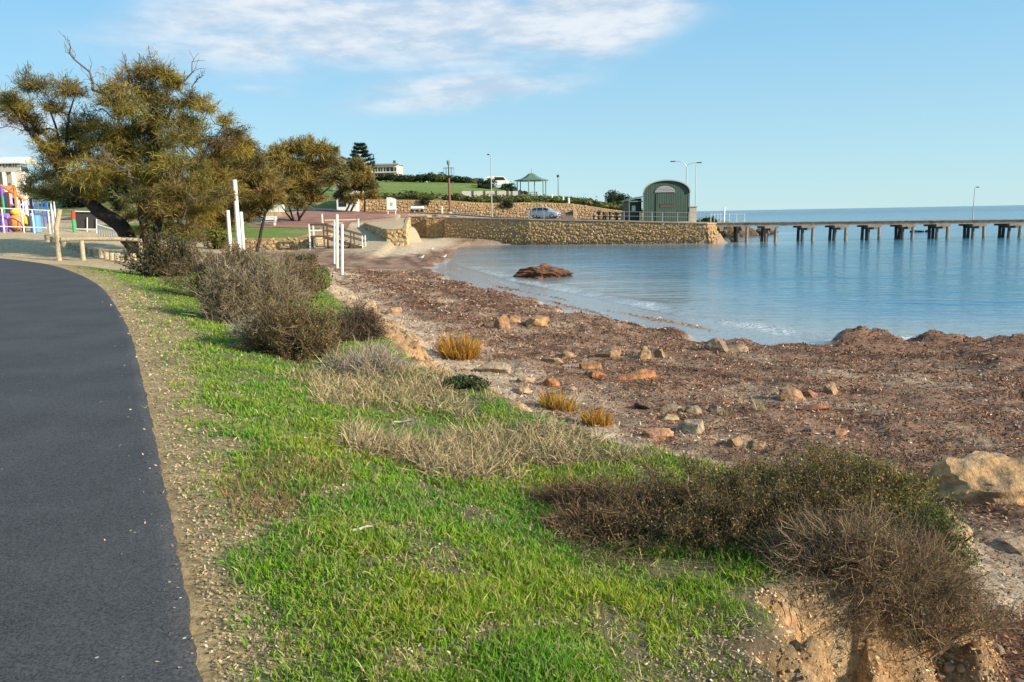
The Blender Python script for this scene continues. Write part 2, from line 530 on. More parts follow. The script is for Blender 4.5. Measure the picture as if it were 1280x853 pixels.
def pmask(x, y, cx, cy, rx, ry, seed, rag=0.5):
    d = np.sqrt(((x - cx) / rx) ** 2 + ((y - cy) / ry) ** 2) + rag * fbm(x, y, 1.3, 4, seed)
    return sst(d, 1.1, 0.75)


def cover(x, y, sb, dw, dp):
    """how much grass, dry straw and litter lies on the land at a point"""
    n = fbm(x, y, 0.55, 5, 31)
    vw = 0.26 + 0.45 * sst(y, 7, 14) + 0.22 * fbm(x, y, 1.2, 4, 33)
    land = sst(sb, 0.05, 0.45)
    grass = np.maximum(sst(-dp, vw - 0.1, vw + 0.4), 0.22 * sst(-dp, 0.08, 0.4)) * land
    holes = sst(fbm(x, y, 2.1, 5, 35), 0.17, 0.42)
    grass = grass * (1 - 0.8 * holes)
    red = pmask(x, y, -1.65, 4.9, 0.4, 0.9, 36, 0.7)
    straw = np.maximum(pmask(x, y, -0.25, 6.35, 1.0, 0.75, 37, 0.6), 0.75 * pmask(x, y, -1.4, 8.8, 1.1, 1.3, 38, 0.6))
    litter = np.maximum(pmask(x, y, 0.98, 3.25, 0.28, 0.5, 39, 0.5), sst(sb, 0.3, 0.05) * land)
    return grass, straw, litter, land, red


gr, stw, lit, lnd, redm = cover(GX, GY, SB, DW, DP)


def colour_field():
    x, y = GX, GY
    c = np.zeros(x.shape + (3,))
    def mixin(col, m):
        c[:] = c * (1 - m[..., None]) + np.array(col) * m[..., None]
    n = fbm(x, y, 0.8, 5, 41); nf = fbm(x, y, 4.0, 4, 42)
    one = np.ones_like(x)
    # beach: pale sand and crushed shell, reddish weed over it
    mixin((0.42, 0.33, 0.23), one)
    mixin((0.50, 0.42, 0.33), sst(nf + n, 0.2, 0.8) * 0.6)
    db = -SB; ds = -DW
    weed = sst(db + 1.4 * n, 0.5, 3.4) * sst(y, 90, 80)
    weed = np.maximum(weed * 0.9, sst(ds, 6.0, 2.5) * sst(y, 90, 80))
    weed = weed * (1 - 0.42 * sst(fbm(x, y, 0.5, 4, 43), 0.15, 0.5) * sst(ds, 3, 6))
    gully = pmask(x, y, 3.05, 4.45, 0.6, 0.7, 55, 0.4)
    weed = np.maximum(weed, gully)
    weed = np.maximum(weed, 0.6 * sst(y, 26, 34) * sst(x, -8.5, -6.5))
    sandp = np.maximum(pmask(x, y, -10.5, 38, 3.0, 5.5, 44, 0.5), pmask(x, y, -11, 72, 4.2, 8.5, 46, 0.25))
    sandp = np.maximum(sandp, sst(y, 66, 76) * sst(SB, 0.4, 0) * sst(x, -5.5, -8))
    weed = weed * (1 - sandp)
    strand = sst(fbm(ds * 1.1, (x + y) * 0.16, 1.0, 4, 49), 0.02, 0.35) * sst(ds, 0.3, 1.0)
    ww_ = wet_width(x, y); dry = np.where(ww_ > 0.05, sst(ds, ww_ - 0.1, ww_ + 0.25), 1.0)
    stray = sst(fbm(ds * 1.4, (x + y) * 0.2, 1.0, 4, 52), 0.3, 0.45)
    weed = weed * np.maximum(dry, 0.8 * stray * sst(ds, 0.5, 1.2))
    mixin((0.20, 0.105, 0.064), weed * 0.93)
    mixin((0.075, 0.038, 0.024), np.clip(weed * (sst(fbm(x, y, 1.6, 4, 45), 0.1, 0.6) * 0.6 + 0.75 * strand), 0, 0.9))
    mixin((0.36, 0.29, 0.19), sst(y, 60, 66) * sst(SB, 0.6, 0.2) * sst(x, -9, -10.5) * (1 - weed))
    wet = np.maximum(sst(ds, 0.8, 0.1) * (ww_ > 0.05), (1 - dry) * (1 - weed))
    mixin((0.40, 0.37, 0.33), wet * (DW < 0))
    mixin((0.30, 0.26, 0.22), sst(DW, -0.05, 0.3))
    # bank face: ochre earth
    face = sst(KB, 0.05, 0.3) * sst(KB, 1.0, 0.9) * sst(y, 30, 12)
    mixin((0.37, 0.22, 0.10), face); mixin((0.20, 0.125, 0.07), face * sst(fbm(x, y, 3.0, 4, 47), 0.05, 0.5)); mixin((0.46, 0.36, 0.22), face * sst(fbm(x, y, 5.0, 4, 48), 0.15, 0.6) * 0.8)
    # land
    land = sst(KB, 0.8, 0.97)
    mixin((0.15, 0.115, 0.07), land)
    mixin((0.38, 0.275, 0.135), land * sst(DP, -1.15, -0.4) * (0.75 + 0.3 * n))
    mixin((0.10, 0.15, 0.025), gr * land * 0.85)
    mixin((0.30, 0.22, 0.13), stw * land * 0.75)
    mixin((0.09, 0.06, 0.04), lit * land * 0.75)
    # sand yard beyond the path and land to the far left
    sand = sst(x, -13, -16) * sst(y, 31.5, 33.5) * sst(y, 100, 70) + sst(x, -30, -36) * sst(y, 30, 40) * sst(y, 100, 80)
    mixin((0.40, 0.31, 0.19), np.clip(sand, 0, 1) * land)
    tg = sst(y, 66, 68) * sst(x, -14, -17) * sst(x, -40, -34) * sst(y, 92, 86)
    mixin((0.11, 0.17, 0.03), tg * land); mixin((0.22, 0.19, 0.09), tg * land * sst(fbm(x, y, 0.25, 4, 54), 0.0, 0.5) * 0.6)
    # town ground and hill
    tw = sst(y, 96, 90) * 0
    mixin((0.33, 0.23, 0.16), sst(y, 84, 86) * sst(y, 113, 111) * land)
    hillm = sst(y, 112.4, 113.4) * land
    mixin((0.10, 0.13, 0.03), hillm)
    mixin((0.30, 0.25, 0.14), hillm * sst(fbm(x, y, 0.35, 4, 51), 0.1, 0.5) * sst(y, 126, 120))
    lawn = sst(y, 123, 125) * sst(y, 156, 150) * sst(x, 8, 2) * sst(x, -40, -36)
    mixin((0.115, 0.175, 0.03), hillm * lawn); mixin((0.19, 0.185, 0.07), hillm * lawn * sst(fbm(x, y, 0.12, 4, 53), 0.0, 0.5) * 0.6)
    mixin((0.09, 0.10, 0.035), hillm * sst(y, 152, 158))
    return np.clip(c, 0.01, 0.9), wet, weed


CF, WET, WEED = colour_field()
ny, nx = GX.shape
idx = np.arange(nx * ny).reshape(ny, nx)
quads = np.stack([idx[:-1, :-1], idx[:-1, 1:], idx[1:, 1:], idx[1:, :-1]], -1).reshape(-1, 4)
V = np.stack([GX, GY, GZ], -1).reshape(-1, 3)


def ground_mat(name):
    m = bpy.data.materials.new(name); m.use_nodes = True
    t = NT(m.node_tree); bs = m.node_tree.nodes['Principled BSDF']
    tcn = t.n('ShaderNodeTexCoord')
    col = t.n('ShaderNodeVertexColor', layer_name='Col').outputs[0]
    wet = t.n('ShaderNodeAttribute', attribute_name='wet').outputs['Fac']
    a = t.n('ShaderNodeTexNoise', i_Vector=tcn.outputs['Object'], i_Scale=26.0, i_Detail=8.0, i_Roughness=0.75)
    b = t.n('ShaderNodeTexNoise', i_Vector=tcn.outputs['Object'], i_Scale=4.5, i_Detail=7.0, i_Roughness=0.7)
    k = t.math('ADD', t.math('MULTIPLY', t.smooth(a.outputs[0], 0.3, 0.7), 0.9), t.math('MULTIPLY', t.smooth(b.outputs[0], 0.3, 0.7), 0.55))
    k = t.math('ADD', k, 0.28)
    g = t.n('ShaderNodeCombineColor', i_0=k, i_1=k, i_2=k)
    c = t.mix(1.0, col, g.outputs[0], 'MULTIPLY')
    c = t.mix(wet, c, t.mix(1.0, c, (0.55, 0.55, 0.58), 'MULTIPLY'))
    t.l(c, bs.inputs['Base Color'])
    r = t.n('ShaderNodeMapRange', i_0=wet, i_3=0.95, i_4=0.16)
    t.l(r.outputs[0], bs.inputs['Roughness']); bs.inputs['Specular IOR Level'].default_value = 0.3
    h = t.math('ADD', t.math('MULTIPLY', a.outputs[0], 0.03), t.math('MULTIPLY', b.outputs[0], 0.06))
    bp = t.n('ShaderNodeBump', i_Strength=t.n('ShaderNodeMapRange', i_0=wet, i_3=0.9, i_4=0.06).outputs[0], i_Distance=1.0, i_Height=h)
    t.l(bp.outputs[0], bs.inputs['Normal'])
    return m


M_ground = ground_mat('ground_cover')
fc_sb = KB.reshape(-1)[quads].mean(1); fc_y = V[quads][:, :, 1].mean(1); fc_x = V[quads][:, :, 0].mean(1)
is_hill = (fc_sb > 0.5) & (fc_y > 112.4)
is_land = (fc_sb > 0.5) & ~is_hill
deep = GZ.reshape(-1)[quads].max(1) < -4.45
for name, sel in (('ground', is_land), ('hill', is_hill), ('beach', ~is_land & ~is_hill & ~deep)):
    q = quads[sel]; used, inv = np.unique(q, return_inverse=True)
    me = mesh_np(name, V[used], quads=inv.reshape(-1, 4), col=CF.reshape(-1, 3)[used], smooth=True, attrs={'wet': WET.reshape(-1)[used] * (name == 'beach')})
    tag(link(name, me, M_ground), kind='structure')


def strip(name, left, right, mat, dz=0.03, m=6, skirt=0.0):
    left = np.asarray(left, float); right = np.asarray(right, float); n = len(left)
    t = np.concatenate([[0], np.linspace(0.004, 0.996, m - 1), [1]])
    X = left[:, None, :] * (1 - t)[None, :, None] + right[:, None, :] * t[None, :, None]
    Z = grid_lookup(GZ, X[..., 0], X[..., 1]) + dz
    if skirt:
        Z[:, 0] -= skirt; Z[:, -1] -= skirt
    Vv = np.concatenate([X, Z[..., None]], -1).reshape(-1, 3)
    ii = np.arange(n * (m + 1)).reshape(n, m + 1)
    qd = np.stack([ii[:-1, :-1], ii[:-1, 1:], ii[1:, 1:], ii[1:, :-1]], -1).reshape(-1, 4)
    me = mesh_np(name, Vv, quads=qd, smooth=True)
    return tag(link(name, me, mat), kind='structure')


def asphalt(name, base, sparkle):
    m = bpy.data.materials.new(name); m.use_nodes = True
    t = NT(m.node_tree); bs = m.node_tree.nodes['Principled BSDF']
    tcn = t.n('ShaderNodeTexCoord')
    a = t.n('ShaderNodeTexNoise', i_Vector=tcn.outputs['Object'], i_Scale=85.0, i_Detail=6.0, i_Roughness=0.85)
    b = t.n('ShaderNodeTexNoise', i_Vector=tcn.outputs['Object'], i_Scale=0.9, i_Detail=5.0, i_Roughness=0.6)
    vz = t.n('ShaderNodeTexVoronoi', i_Vector=tcn.outputs['Object'], i_Scale=7.0)
    k = t.math('ADD', t.math('MULTIPLY', t.smooth(a.outputs[0], 0.36, 0.64), 1.5), t.math('MULTIPLY', t.smooth(b.outputs[0], 0.3, 0.7), 0.35))
    k = t.math('ADD', k, 0.12)
    g = t.n('ShaderNodeCombineColor', i_0=k, i_1=k, i_2=k)
    c = t.mix(1.0, base, g.outputs[0], 'MULTIPLY')
    sp = t.math('LESS_THAN', vz.outputs['Distance'], 0.05)
    rnd = t.n('ShaderNodeSeparateColor', i_0=vz.outputs['Color'])
    sp = t.math('MULTIPLY', sp, t.math('GREATER_THAN', rnd.outputs[0], 0.72))
    c = t.mix(t.math('MULTIPLY', sp, sparkle), c, (0.5, 0.48, 0.42))
    t.l(c, bs.inputs['Base Color']); bs.inputs['Roughness'].default_value = 0.8
    bs.inputs['Specular IOR Level'].default_value = 0.22
    bp = t.n('ShaderNodeBump', i_Strength=0.55, i_Distance=0.012, i_Height=a.outputs[0]); t.l(bp.outputs[0], bs.inputs['Normal'])
    return m


jit = 0.022 * fbm(path_r[:, 0], path_r[:, 1], 4.0, 3, 61)[:, None]
ti = np.arange(0, len(path_r) - 1 + 1e-6, 0.125); dense = np.stack([np.interp(ti, np.arange(len(path_r)), path_r[:, k]) for k in (0, 1)], 1)
tn = np.gradient(dense, axis=0); tn /= np.linalg.norm(tn, axis=1)[:, None]; nrm = np.stack([-tn[:, 1], tn[:, 0]], 1)
jr = (0.016 * fbm(dense[:, 0], dense[:, 1], 7.0, 4, 61))[:, None]
strip('path', dense + nrm * 3.4, dense + nrm * jr, asphalt('path_asphalt', (0.050, 0.051, 0.054), 0.8), 0.028, 40, 0.05)

# ------------------------------------------------------------------ sea
def sea_mat():
    m = bpy.data.materials.new('sea_water'); m.use_nodes = True
    t = NT(m.node_tree); bs = m.node_tree.nodes['Principled BSDF']
    geo = t.n('ShaderNodeNewGeometry')
    dep = t.n('ShaderNodeAttribute', attribute_name='depth').outputs['Fac']
    foam = t.n('ShaderNodeAttribute', attribute_name='foam').outputs['Fac']
    mp1 = t.n('ShaderNodeMapping', i_Vector=geo.outputs['Position']); mp1.inputs['Scale'].default_value = (0.35, 1.0, 1)
    mp1.inputs['Rotation'].default_value = (0, 0, R(8))
    a = t.n('ShaderNodeTexNoise', i_Vector=mp1.outputs[0], i_Scale=1.7, i_Detail=4.0, i_Roughness=0.55, i_Distortion=0.4)
    b = t.n('ShaderNodeTexNoise', i_Vector=mp1.outputs[0], i_Scale=0.22, i_Detail=3.0, i_Roughness=0.5)
    cN = t.n('ShaderNodeTexNoise', i_Vector=mp1.outputs[0], i_Scale=0.06, i_Detail=4.0, i_Roughness=0.55)
    fine = t.n('ShaderNodeTexNoise', i_Vector=geo.outputs['Position'], i_Scale=9.0, i_Detail=6.0, i_Roughness=0.7)
    c = t.mix(t.smooth(dep, 0.0, 0.45), (0.24, 0.24, 0.22), (0.050, 0.155, 0.225))
    c = t.mix(t.smooth(dep, 0.6, 1.0), c, (0.042, 0.118, 0.205))
    c = t.mix(t.math('MULTIPLY', t.smooth(cN.outputs[0], 0.42, 0.62), 0.30), c, (0.02, 0.10, 0.19))
    f = t.math('MULTIPLY', foam, t.smooth(fine.outputs[0], 0.42, 0.56))
    c = t.mix(f, c, (0.8, 0.8, 0.78))
    t.l(c, bs.inputs['Base Color'])
    t.l(t.math('ADD', t.math('MULTIPLY', f, 0.6), 0.13), bs.inputs['Roughness'])
    bs.inputs['IOR'].default_value = 1.33
    t.l(t.n('ShaderNodeMapRange', i_0=dep, i_1=0.3, i_2=0.95, i_3=0.5, i_4=0.03).outputs[0], bs.inputs['Specular IOR Level'])
    h = t.math('ADD', t.math('MULTIPLY', a.outputs[0], 0.085), t.math('MULTIPLY', b.outputs[0], 0.24))
    h = t.math('MULTIPLY', h, t.n('ShaderNodeMapRange', i_0=dep, i_1=0.25, i_2=0.95, i_3=1.0, i_4=4.5).outputs[0])
    bp = t.n('ShaderNodeBump', i_Strength=0.75, i_Distance=1.0, i_Height=h)
    t.l(bp.outputs[0], bs.inputs['Normal'])
    return m


sx = np.unique(np.concatenate([np.linspace(-40, 60, 260), np.geomspace(60, 9000, 60), -np.geomspace(40, 9000, 50)]))
sy = np.unique(np.concatenate([np.linspace(14, 100, 300), np.geomspace(100, 9000, 90)]))
SX, SY = np.meshgrid(sx, sy)
sdw = poly_sd(WATER, SX, SY)
nw = fbm(SX, SY, 0.35, 3, 71)
brk = 0.9 + 0.5 * nw                             # distance of the small breaker from the water's edge
front = np.exp(-((sdw - brk) / 0.32) ** 2) * sst(SY, 66, 40)
SZ = WZ + 0.085 * front + 0.012 * fbm(SX, SY, 0.4, 3, 72)
depth = np.clip(sdw / 22.0, 0, 0.7) + 0.3 * sst(SY, 110, 700)
foam = np.clip(np.exp(-((sdw - brk + 0.42) / 0.26) ** 2) * sst(SY, 60, 35) * (0.5 + nw) + 0.2 * np.exp(-((sdw - 0.25) / 0.2) ** 2) * sst(SY, 60, 40), 0, 1)
ii = np.arange(SX.size).reshape(SX.shape)
qd = np.stack([ii[:-1, :-1], ii[:-1, 1:], ii[1:, 1:], ii[1:, :-1]], -1).reshape(-1, 4)
qd = qd[sdw.reshape(-1)[qd].max(1) > -1.2]
used, inv = np.unique(qd, return_inverse=True)
me = mesh_np('sea', np.stack([SX, SY, SZ], -1).reshape(-1, 3)[used], quads=inv.reshape(-1, 4), smooth=True, attrs={'depth': depth.reshape(-1)[used], 'foam': foam.reshape(-1)[used]})
tag(link('sea', me, sea_mat()), kind='structure')
me = mesh_np('seabed', [(-40, 14, -4.6), (9000, 14, -4.6), (9000, 9000, -4.6), (-9000, 9000, -4.6), (-9000, 340, -4.6), (-40, 340, -4.6)], tris=[(0, 1, 2), (0, 2, 3), (0, 3, 5), (3, 4, 5)])
tag(link('seabed', me, principled('seabed_sand', (0.2, 0.18, 0.14), 0.9)), kind='structure')

# ------------------------------------------------------------------ the town edge: paving, road, walls
paver_mat = principled('red_paving', (0.25, 0.125, 0.09), 0.9, 0.2, 14, 0.35, 0.7)
strip('paving', np.array([(-26, y) for y in np.linspace(80, 112, 24)]), np.array([(lerp(-17.6, -12.8, sst(y, 86, 101)) - 0.0, y) for y in np.linspace(80, 112, 24)]), paver_mat, 0.04, 10)
rc = catmull([(-60, 109), (-34, 108.4), (-20, 107.6), (-8, 105.6), (4, 102.6), (14, 99.5), (22, 98)], 8)
rt = np.gradient(rc, axis=0); rt /= np.linalg.norm(rt, axis=1)[:, None]; rn = np.stack([-rt[:, 1], rt[:, 0]], 1)
strip('road', rc + rn * 2.9, rc - rn * 2.9, asphalt('road_asphalt', (0.085, 0.083, 0.085), 0.0), 0.075, 6)
strip('kerb', rc - rn * 2.9, rc - rn * 3.1, principled('concrete', (0.42, 0.40, 0.36), 0.9, 0.2, 20, 0.15, 3), 0.16, 2)


def stone_wall(name, plan, zb, zt, label, tone=(0.42, 0.30, 0.155), stone=(0.42, 0.30), batter=0.18, thick=0.9, group=None, gap=0.025, coping=True):
    """dry-laid wall along a plan polyline (camera side to the right hand of travel); zb/zt are functions of (x, y)"""
    plan = [np.array(p, float) for p in plan]
    root = empty(name, (plan[0][0], plan[0][1], zb(*plan[0])), label, 'wall', group)
    core = MB(); st = MB(); cp = MB()
    for a, b in zip(plan[:-1], plan[1:]):
        L = np.linalg.norm(b - a); t = (b - a) / L; nr = np.array([t[1], -t[0]])      # outward normal
        n = max(1, int(L / 2.0))
        for i in range(n):
            p = a + (b - a) * (i / n); q = a + (b - a) * ((i + 1) / n)
            vs = []
            for c in (p, q):
                z0 = zb(*c) - 0.5; z1 = zt(*c)
                f = nr * (batter * 0.9)
                vs += [(*(c + f), z0), (*(c - nr * thick), z0), (*(c - nr * thick), z1), (*c, z1)]
            core.add(vs, [(0, 1, 2, 3), (7, 6, 5, 4), (0, 3, 7, 4), (3, 2, 6, 7), (2, 1, 5, 6)])
            if coping:
                vs = []
                for c in (p, q):
                    z1 = zt(*c)
                    vs += [(*(c + nr * 0.10), z1 + 0.004), (*(c - nr * (thick + 0.02)), z1 + 0.004), (*(c - nr * (thick + 0.02)), z1 + 0.12), (*(c + nr * 0.10), z1 + 0.12)]
                cp.add(vs, [(0, 1, 2, 3), (7, 6, 5, 4), (0, 3, 7, 4), (3, 2, 6, 7), (2, 1, 5, 6), (0, 4, 5, 1)])
        # irregular stones, laid in wandering courses
        mid = (a + b) / 2; hmax = max(zt(*a) - zb(*a), zt(*b) - zb(*b)) + 0.25
        row = 0; v = -0.2
        while v < hmax:
            rh = stone[1] * random.uniform(0.7, 1.35); u = random.uniform(-0.3, 0)
            while u < L:
                wd = stone[0] * random.uniform(0.55, 1.6)
                c = a + t * min(max(u + wd / 2, 0), L)
                z0 = zb(*c); z1 = zt(*c)
                zc = z0 + v + rh / 2 + random.uniform(-0.13, 0.13)
                if zc + rh * 0.35 < z1 and 0 <= u + wd / 2 <= L:
                    fr = 1 - (zc - z0) / max(z1 - z0, 0.1)
                    base = c + nr * (batter * fr)
                    pr = random.uniform(0.015, 0.08)
                    hw = (wd - gap) / 2 * random.uniform(0.85, 1.0); hh = (rh - gap) / 2 * random.uniform(0.85, 1.05)
                    ang = random.uniform(-0.6, 0.6); ins = random.uniform(0.55, 0.85)
                    k = random.choice([0.7, 0.85, 1.0, 1.0, 1.08, 1.16]); w_ = random.uniform(0.85, 1.15)
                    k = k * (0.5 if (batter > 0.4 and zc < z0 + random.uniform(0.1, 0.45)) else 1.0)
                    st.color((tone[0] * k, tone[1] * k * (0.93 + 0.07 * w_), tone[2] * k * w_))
                    vs = []
                    for sc, off in ((1.0, -0.05), (ins, pr)):
                        for sx_, sy_ in ((-1, -1), (1, -1), (1, 1), (-1, 1)):
                            du = sx_ * hw * sc * random.uniform(0.75, 1.1); dv = sy_ * hh * sc * random.uniform(0.75, 1.1)
                            uu = du * math.cos(ang) - dv * math.sin(ang); vv = du * math.sin(ang) + dv * math.cos(ang)
                            p3 = base + t * uu + nr * (off + random.uniform(-0.02, 0.02))
                            vs.append((p3[0], p3[1], zc + vv))
                    st.add(vs, [(4, 5, 6, 7), (0, 1, 5, 4), (1, 2, 6, 5), (2, 3, 7, 6), (3, 0, 4, 7)])
                u += wd
            v += rh
    core.build('wall_core', M_mortar, root)
    tag(st.build('stone_facing', M_stone, root, col=True), kind='stuff')
    if coping: cp.build('coping', principled('coping_tan', (0.44, 0.33, 0.23), 0.9, 0.3, 8, 0.2, 2), root)
    return root


def town_z(x, y, inset=1.6):
    return hz(x, y)


def wall_top(pts, zs):
    P = np.array(pts, float)
    def f(x, y):
        d = np.hypot(P[:, 0] - x, P[:, 1] - y); i = np.argsort(d)[:2]
        a, b = P[i[0]], P[i[1]]; L = np.dot(b - a, b - a); k = np.clip(np.dot(np.array([x, y]) - a, b - a) / L, 0, 1)
        return zs[i[0]] + (zs[i[1]] - zs[i[0]]) * k
    return f


M_sea_tone = (0.42, 0.275, 0.13)
main_plan = [(-7.8, 98), (2.3, 93.3), (13, 90.2), (21.4, 87.8)]
main_zt = wall_top(main_plan, [1.34, 0.95, 0.58, 0.22])
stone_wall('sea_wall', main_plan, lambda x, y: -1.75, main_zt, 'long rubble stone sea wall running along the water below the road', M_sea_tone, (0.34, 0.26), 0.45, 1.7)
stone_wall('sea_wall', [(-10.2, 99.3), (-7.82, 98.9)], lambda x, y: -1.35, lambda x, y: 1.42, 'short stepped-back bay of sea wall beside the long wall', M_sea_tone, (0.36, 0.28), 0.25, 1.7)
stone_wall('sea_wall', [(-13.6, 101.2), (-10.2, 100.4)], lambda x, y: -1.15, lambda x, y: 1.55, 'innermost shaded bay of sea wall behind the beach corner', M_sea_tone, (0.36, 0.28), 0.2, 1.7)
# rounded end under the start of the jetty
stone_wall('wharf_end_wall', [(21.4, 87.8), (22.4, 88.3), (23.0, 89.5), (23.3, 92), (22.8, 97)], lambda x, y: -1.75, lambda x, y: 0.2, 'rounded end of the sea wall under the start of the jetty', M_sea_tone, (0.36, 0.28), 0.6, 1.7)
# bastion beside the slip ramp
bz = lambda x, y: lerp(0.55, 1.55, float(sst(y, 72, 101)))
stone_wall('ramp_wall', [(-15.6, 86.6), (-11.0, 72.1), (-9.3, 72.0), (-9.9, 77.5), (-11.0, 87.0), (-12.2, 99)], lambda x, y: lerp(-0.85, -0.2, float(sst(y, 72, 86))), bz,
           'low stone bastion between the beach ramp and the sea wall', (0.50, 0.375, 0.20), (0.45, 0.34), 0.12, 0.3, coping=False)
bast = bpy.data.objects['ramp_wall']
m = MB(); fl = [(-15.5, 86.6), (-10.9, 72.2), (-9.4, 72.1), (-10.0, 77.5), (-11.1, 87.0), (-12.3, 99), (-17, 99)]
m.add([(x_, y_, bz(x_, y_) - 0.06) for x_, y_ in fl], [(0, 1, 2, 3, 4), (0, 4, 5, 6)]); m.build('sand_top', principled('sand_fill', (0.40, 0.30, 0.18), 0.95, 0.5, 6, 0.25, 3), bast)
stone_wall('terrace_wall', [(-34, 66.5), (-23.3, 68.4), (-17.0, 68.4)], lambda x, y: hz(x, y - 1.2) - 0.1, lambda x, y: 0.0, 'low limestone wall holding up the lawn beside the beach stairs', (0.50, 0.38, 0.22), (0.45, 0.3), 0.05, 1.6, coping=False)
stone_wall('terrace_wall', [(-16.7, 68.6), (-16.5, 74), (-17.1, 80)], lambda x, y: hz(x + 1.0, y) - 0.1, lambda x, y: lerp(0.0, 0.62, (y - 68) / 12), 'end of the lawn wall beneath the beach stairs', (0.40, 0.31, 0.19), (0.45, 0.3), 0.05, 1.6, coping=False)
up_plan = [(-21.5, 112), (0, 112), (8, 112), (14.5, 112), (20, 112)]
stone_wall('hill_wall', up_plan, lambda x, y: hz(x, 111.2) - 0.1, lambda x, y: hz(x, 113.4) - 0.05, 'long rough stone retaining wall behind the road under the green slope', (0.44, 0.30, 0.155), (0.36, 0.28), 0.35, 0.8, coping=False)


# ------------------------------------------------------------------ plant builders
def vary(col, n, amt=0.2, hue=0.08):
    k = 1 + amt * rng.normal(size=(n, 1)); h = 1 + hue * rng.normal(size=(n, 3))
    return np.clip(np.asarray(col) * k * h, 0.004, 0.9)


def blades(base, mid, tip, wid, col, tipcol=None):
    """tapered three-triangle blades from base over mid to tip; returns V, T, C"""
    n = len(base)
    d = tip - base; d /= np.linalg.norm(d, axis=1)[:, None] + 1e-9
    rv = rng.normal(size=(n, 3)); sd = np.cross(d, rv); sd /= np.linalg.norm(sd, axis=1)[:, None] + 1e-9
    wv = sd * (np.asarray(wid).reshape(-1, 1) / 2)
    Vv = np.stack([base - wv, base + wv, mid + wv * 0.8, mid - wv * 0.8, tip], 1).reshape(-1, 3)
    o = (np.arange(n) * 5)[:, None]
    T = np.concatenate([o + np.array([[0, 1, 2]]), o + np.array([[0, 2, 3]]), o + np.array([[3, 2, 4]])])
    tc_ = col if tipcol is None else tipcol
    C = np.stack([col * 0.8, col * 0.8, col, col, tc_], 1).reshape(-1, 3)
    return Vv, T, C


def leaves(pos, nrm_, size, col, asp=0.5):
    """flat pointed leaves, two triangles each"""
    n = len(pos)
    a = rng.normal(size=(n, 3)); u = np.cross(nrm_, a); u /= np.linalg.norm(u, axis=1)[:, None] + 1e-9
    v = np.cross(nrm_, u); v /= np.linalg.norm(v, axis=1)[:, None] + 1e-9
    s = np.asarray(size).reshape(-1, 1)
    Vv = np.stack([pos - u * s, pos + v * s * asp, pos + u * s, pos - v * s * asp], 1).reshape(-1, 3)
    o = (np.arange(n) * 4)[:, None]
    T = np.concatenate([o + np.array([[0, 1, 2]]), o + np.array([[0, 2, 3]])])
    return Vv, T, np.repeat(col, 4, axis=0)


def join(parts):
    V_, T_, C_ = [], [], []; b = 0
    for v, t, c in parts:
        V_.append(v); T_.append(t + b); C_.append(c); b += len(v)
    return np.concatenate(V_), np.concatenate(T_), np.concatenate(C_)


def veg(name, parts, mat, parent=None, loc=None):
    v, t, c = join(parts)
    if parent is not None: v = v - np.array(parent.location)
    return link(name, mesh_np(name, v, tris=t, col=c), mat, parent)


def unit(n):
    v = rng.normal(size=(n, 3)); return v / np.linalg.norm(v, axis=1)[:, None]


def tubes_np(segs, n=5):
    """many straight tapered tubes: segs = list of (p, q, rp, rq)"""
    P = np.array([s_[0] for s_ in segs]); Q = np.array([s_[1] for s_ in segs]); rp = np.array([s_[2] for s_ in segs]); rq = np.array([s_[3] for s_ in segs])
    d = Q - P; d /= np.linalg.norm(d, axis=1)[:, None] + 1e-9
    ref = np.where(np.abs(d[:, 2:3]) > 0.9, np.array([[1.0, 0, 0]]), np.array([[0, 0, 1.0]]))
    a = np.cross(d, ref); a /= np.linalg.norm(a, axis=1)[:, None]; b = np.cross(d, a)
    th = np.arange(n) * 2 * math.pi / n
    ring = a[:, None, :] * np.cos(th)[None, :, None] + b[:, None, :] * np.sin(th)[None, :, None]
    Vv = np.concatenate([P[:, None] + ring * rp[:, None, None], Q[:, None] + ring * rq[:, None, None]], 1).reshape(-1, 3)
    k = np.arange(n); k2 = (k + 1) % n
    f = np.stack([k, k2, n + k2, n + k], -1)
    qd = (np.arange(len(P)) * 2 * n)[:, None, None] + f[None]
    return Vv, qd.reshape(-1, 4)


def wiggle(p, q, k, amp, sag=0.0):
    p = np.array(p, float); q = np.array(q, float); L = np.linalg.norm(q - p)
    t = np.linspace(0, 1, k + 1)[:, None]
    pts = p + (q - p) * t
    n = np.cumsum(rng.normal(size=(k + 1, 3)), axis=0) * amp * L / k
    n = n - n[0] - (n[-1] - n[0]) * t
    pts = pts + n
    pts[:, 2] += sag * L * np.sin(t[:, 0] * math.pi)
    return pts


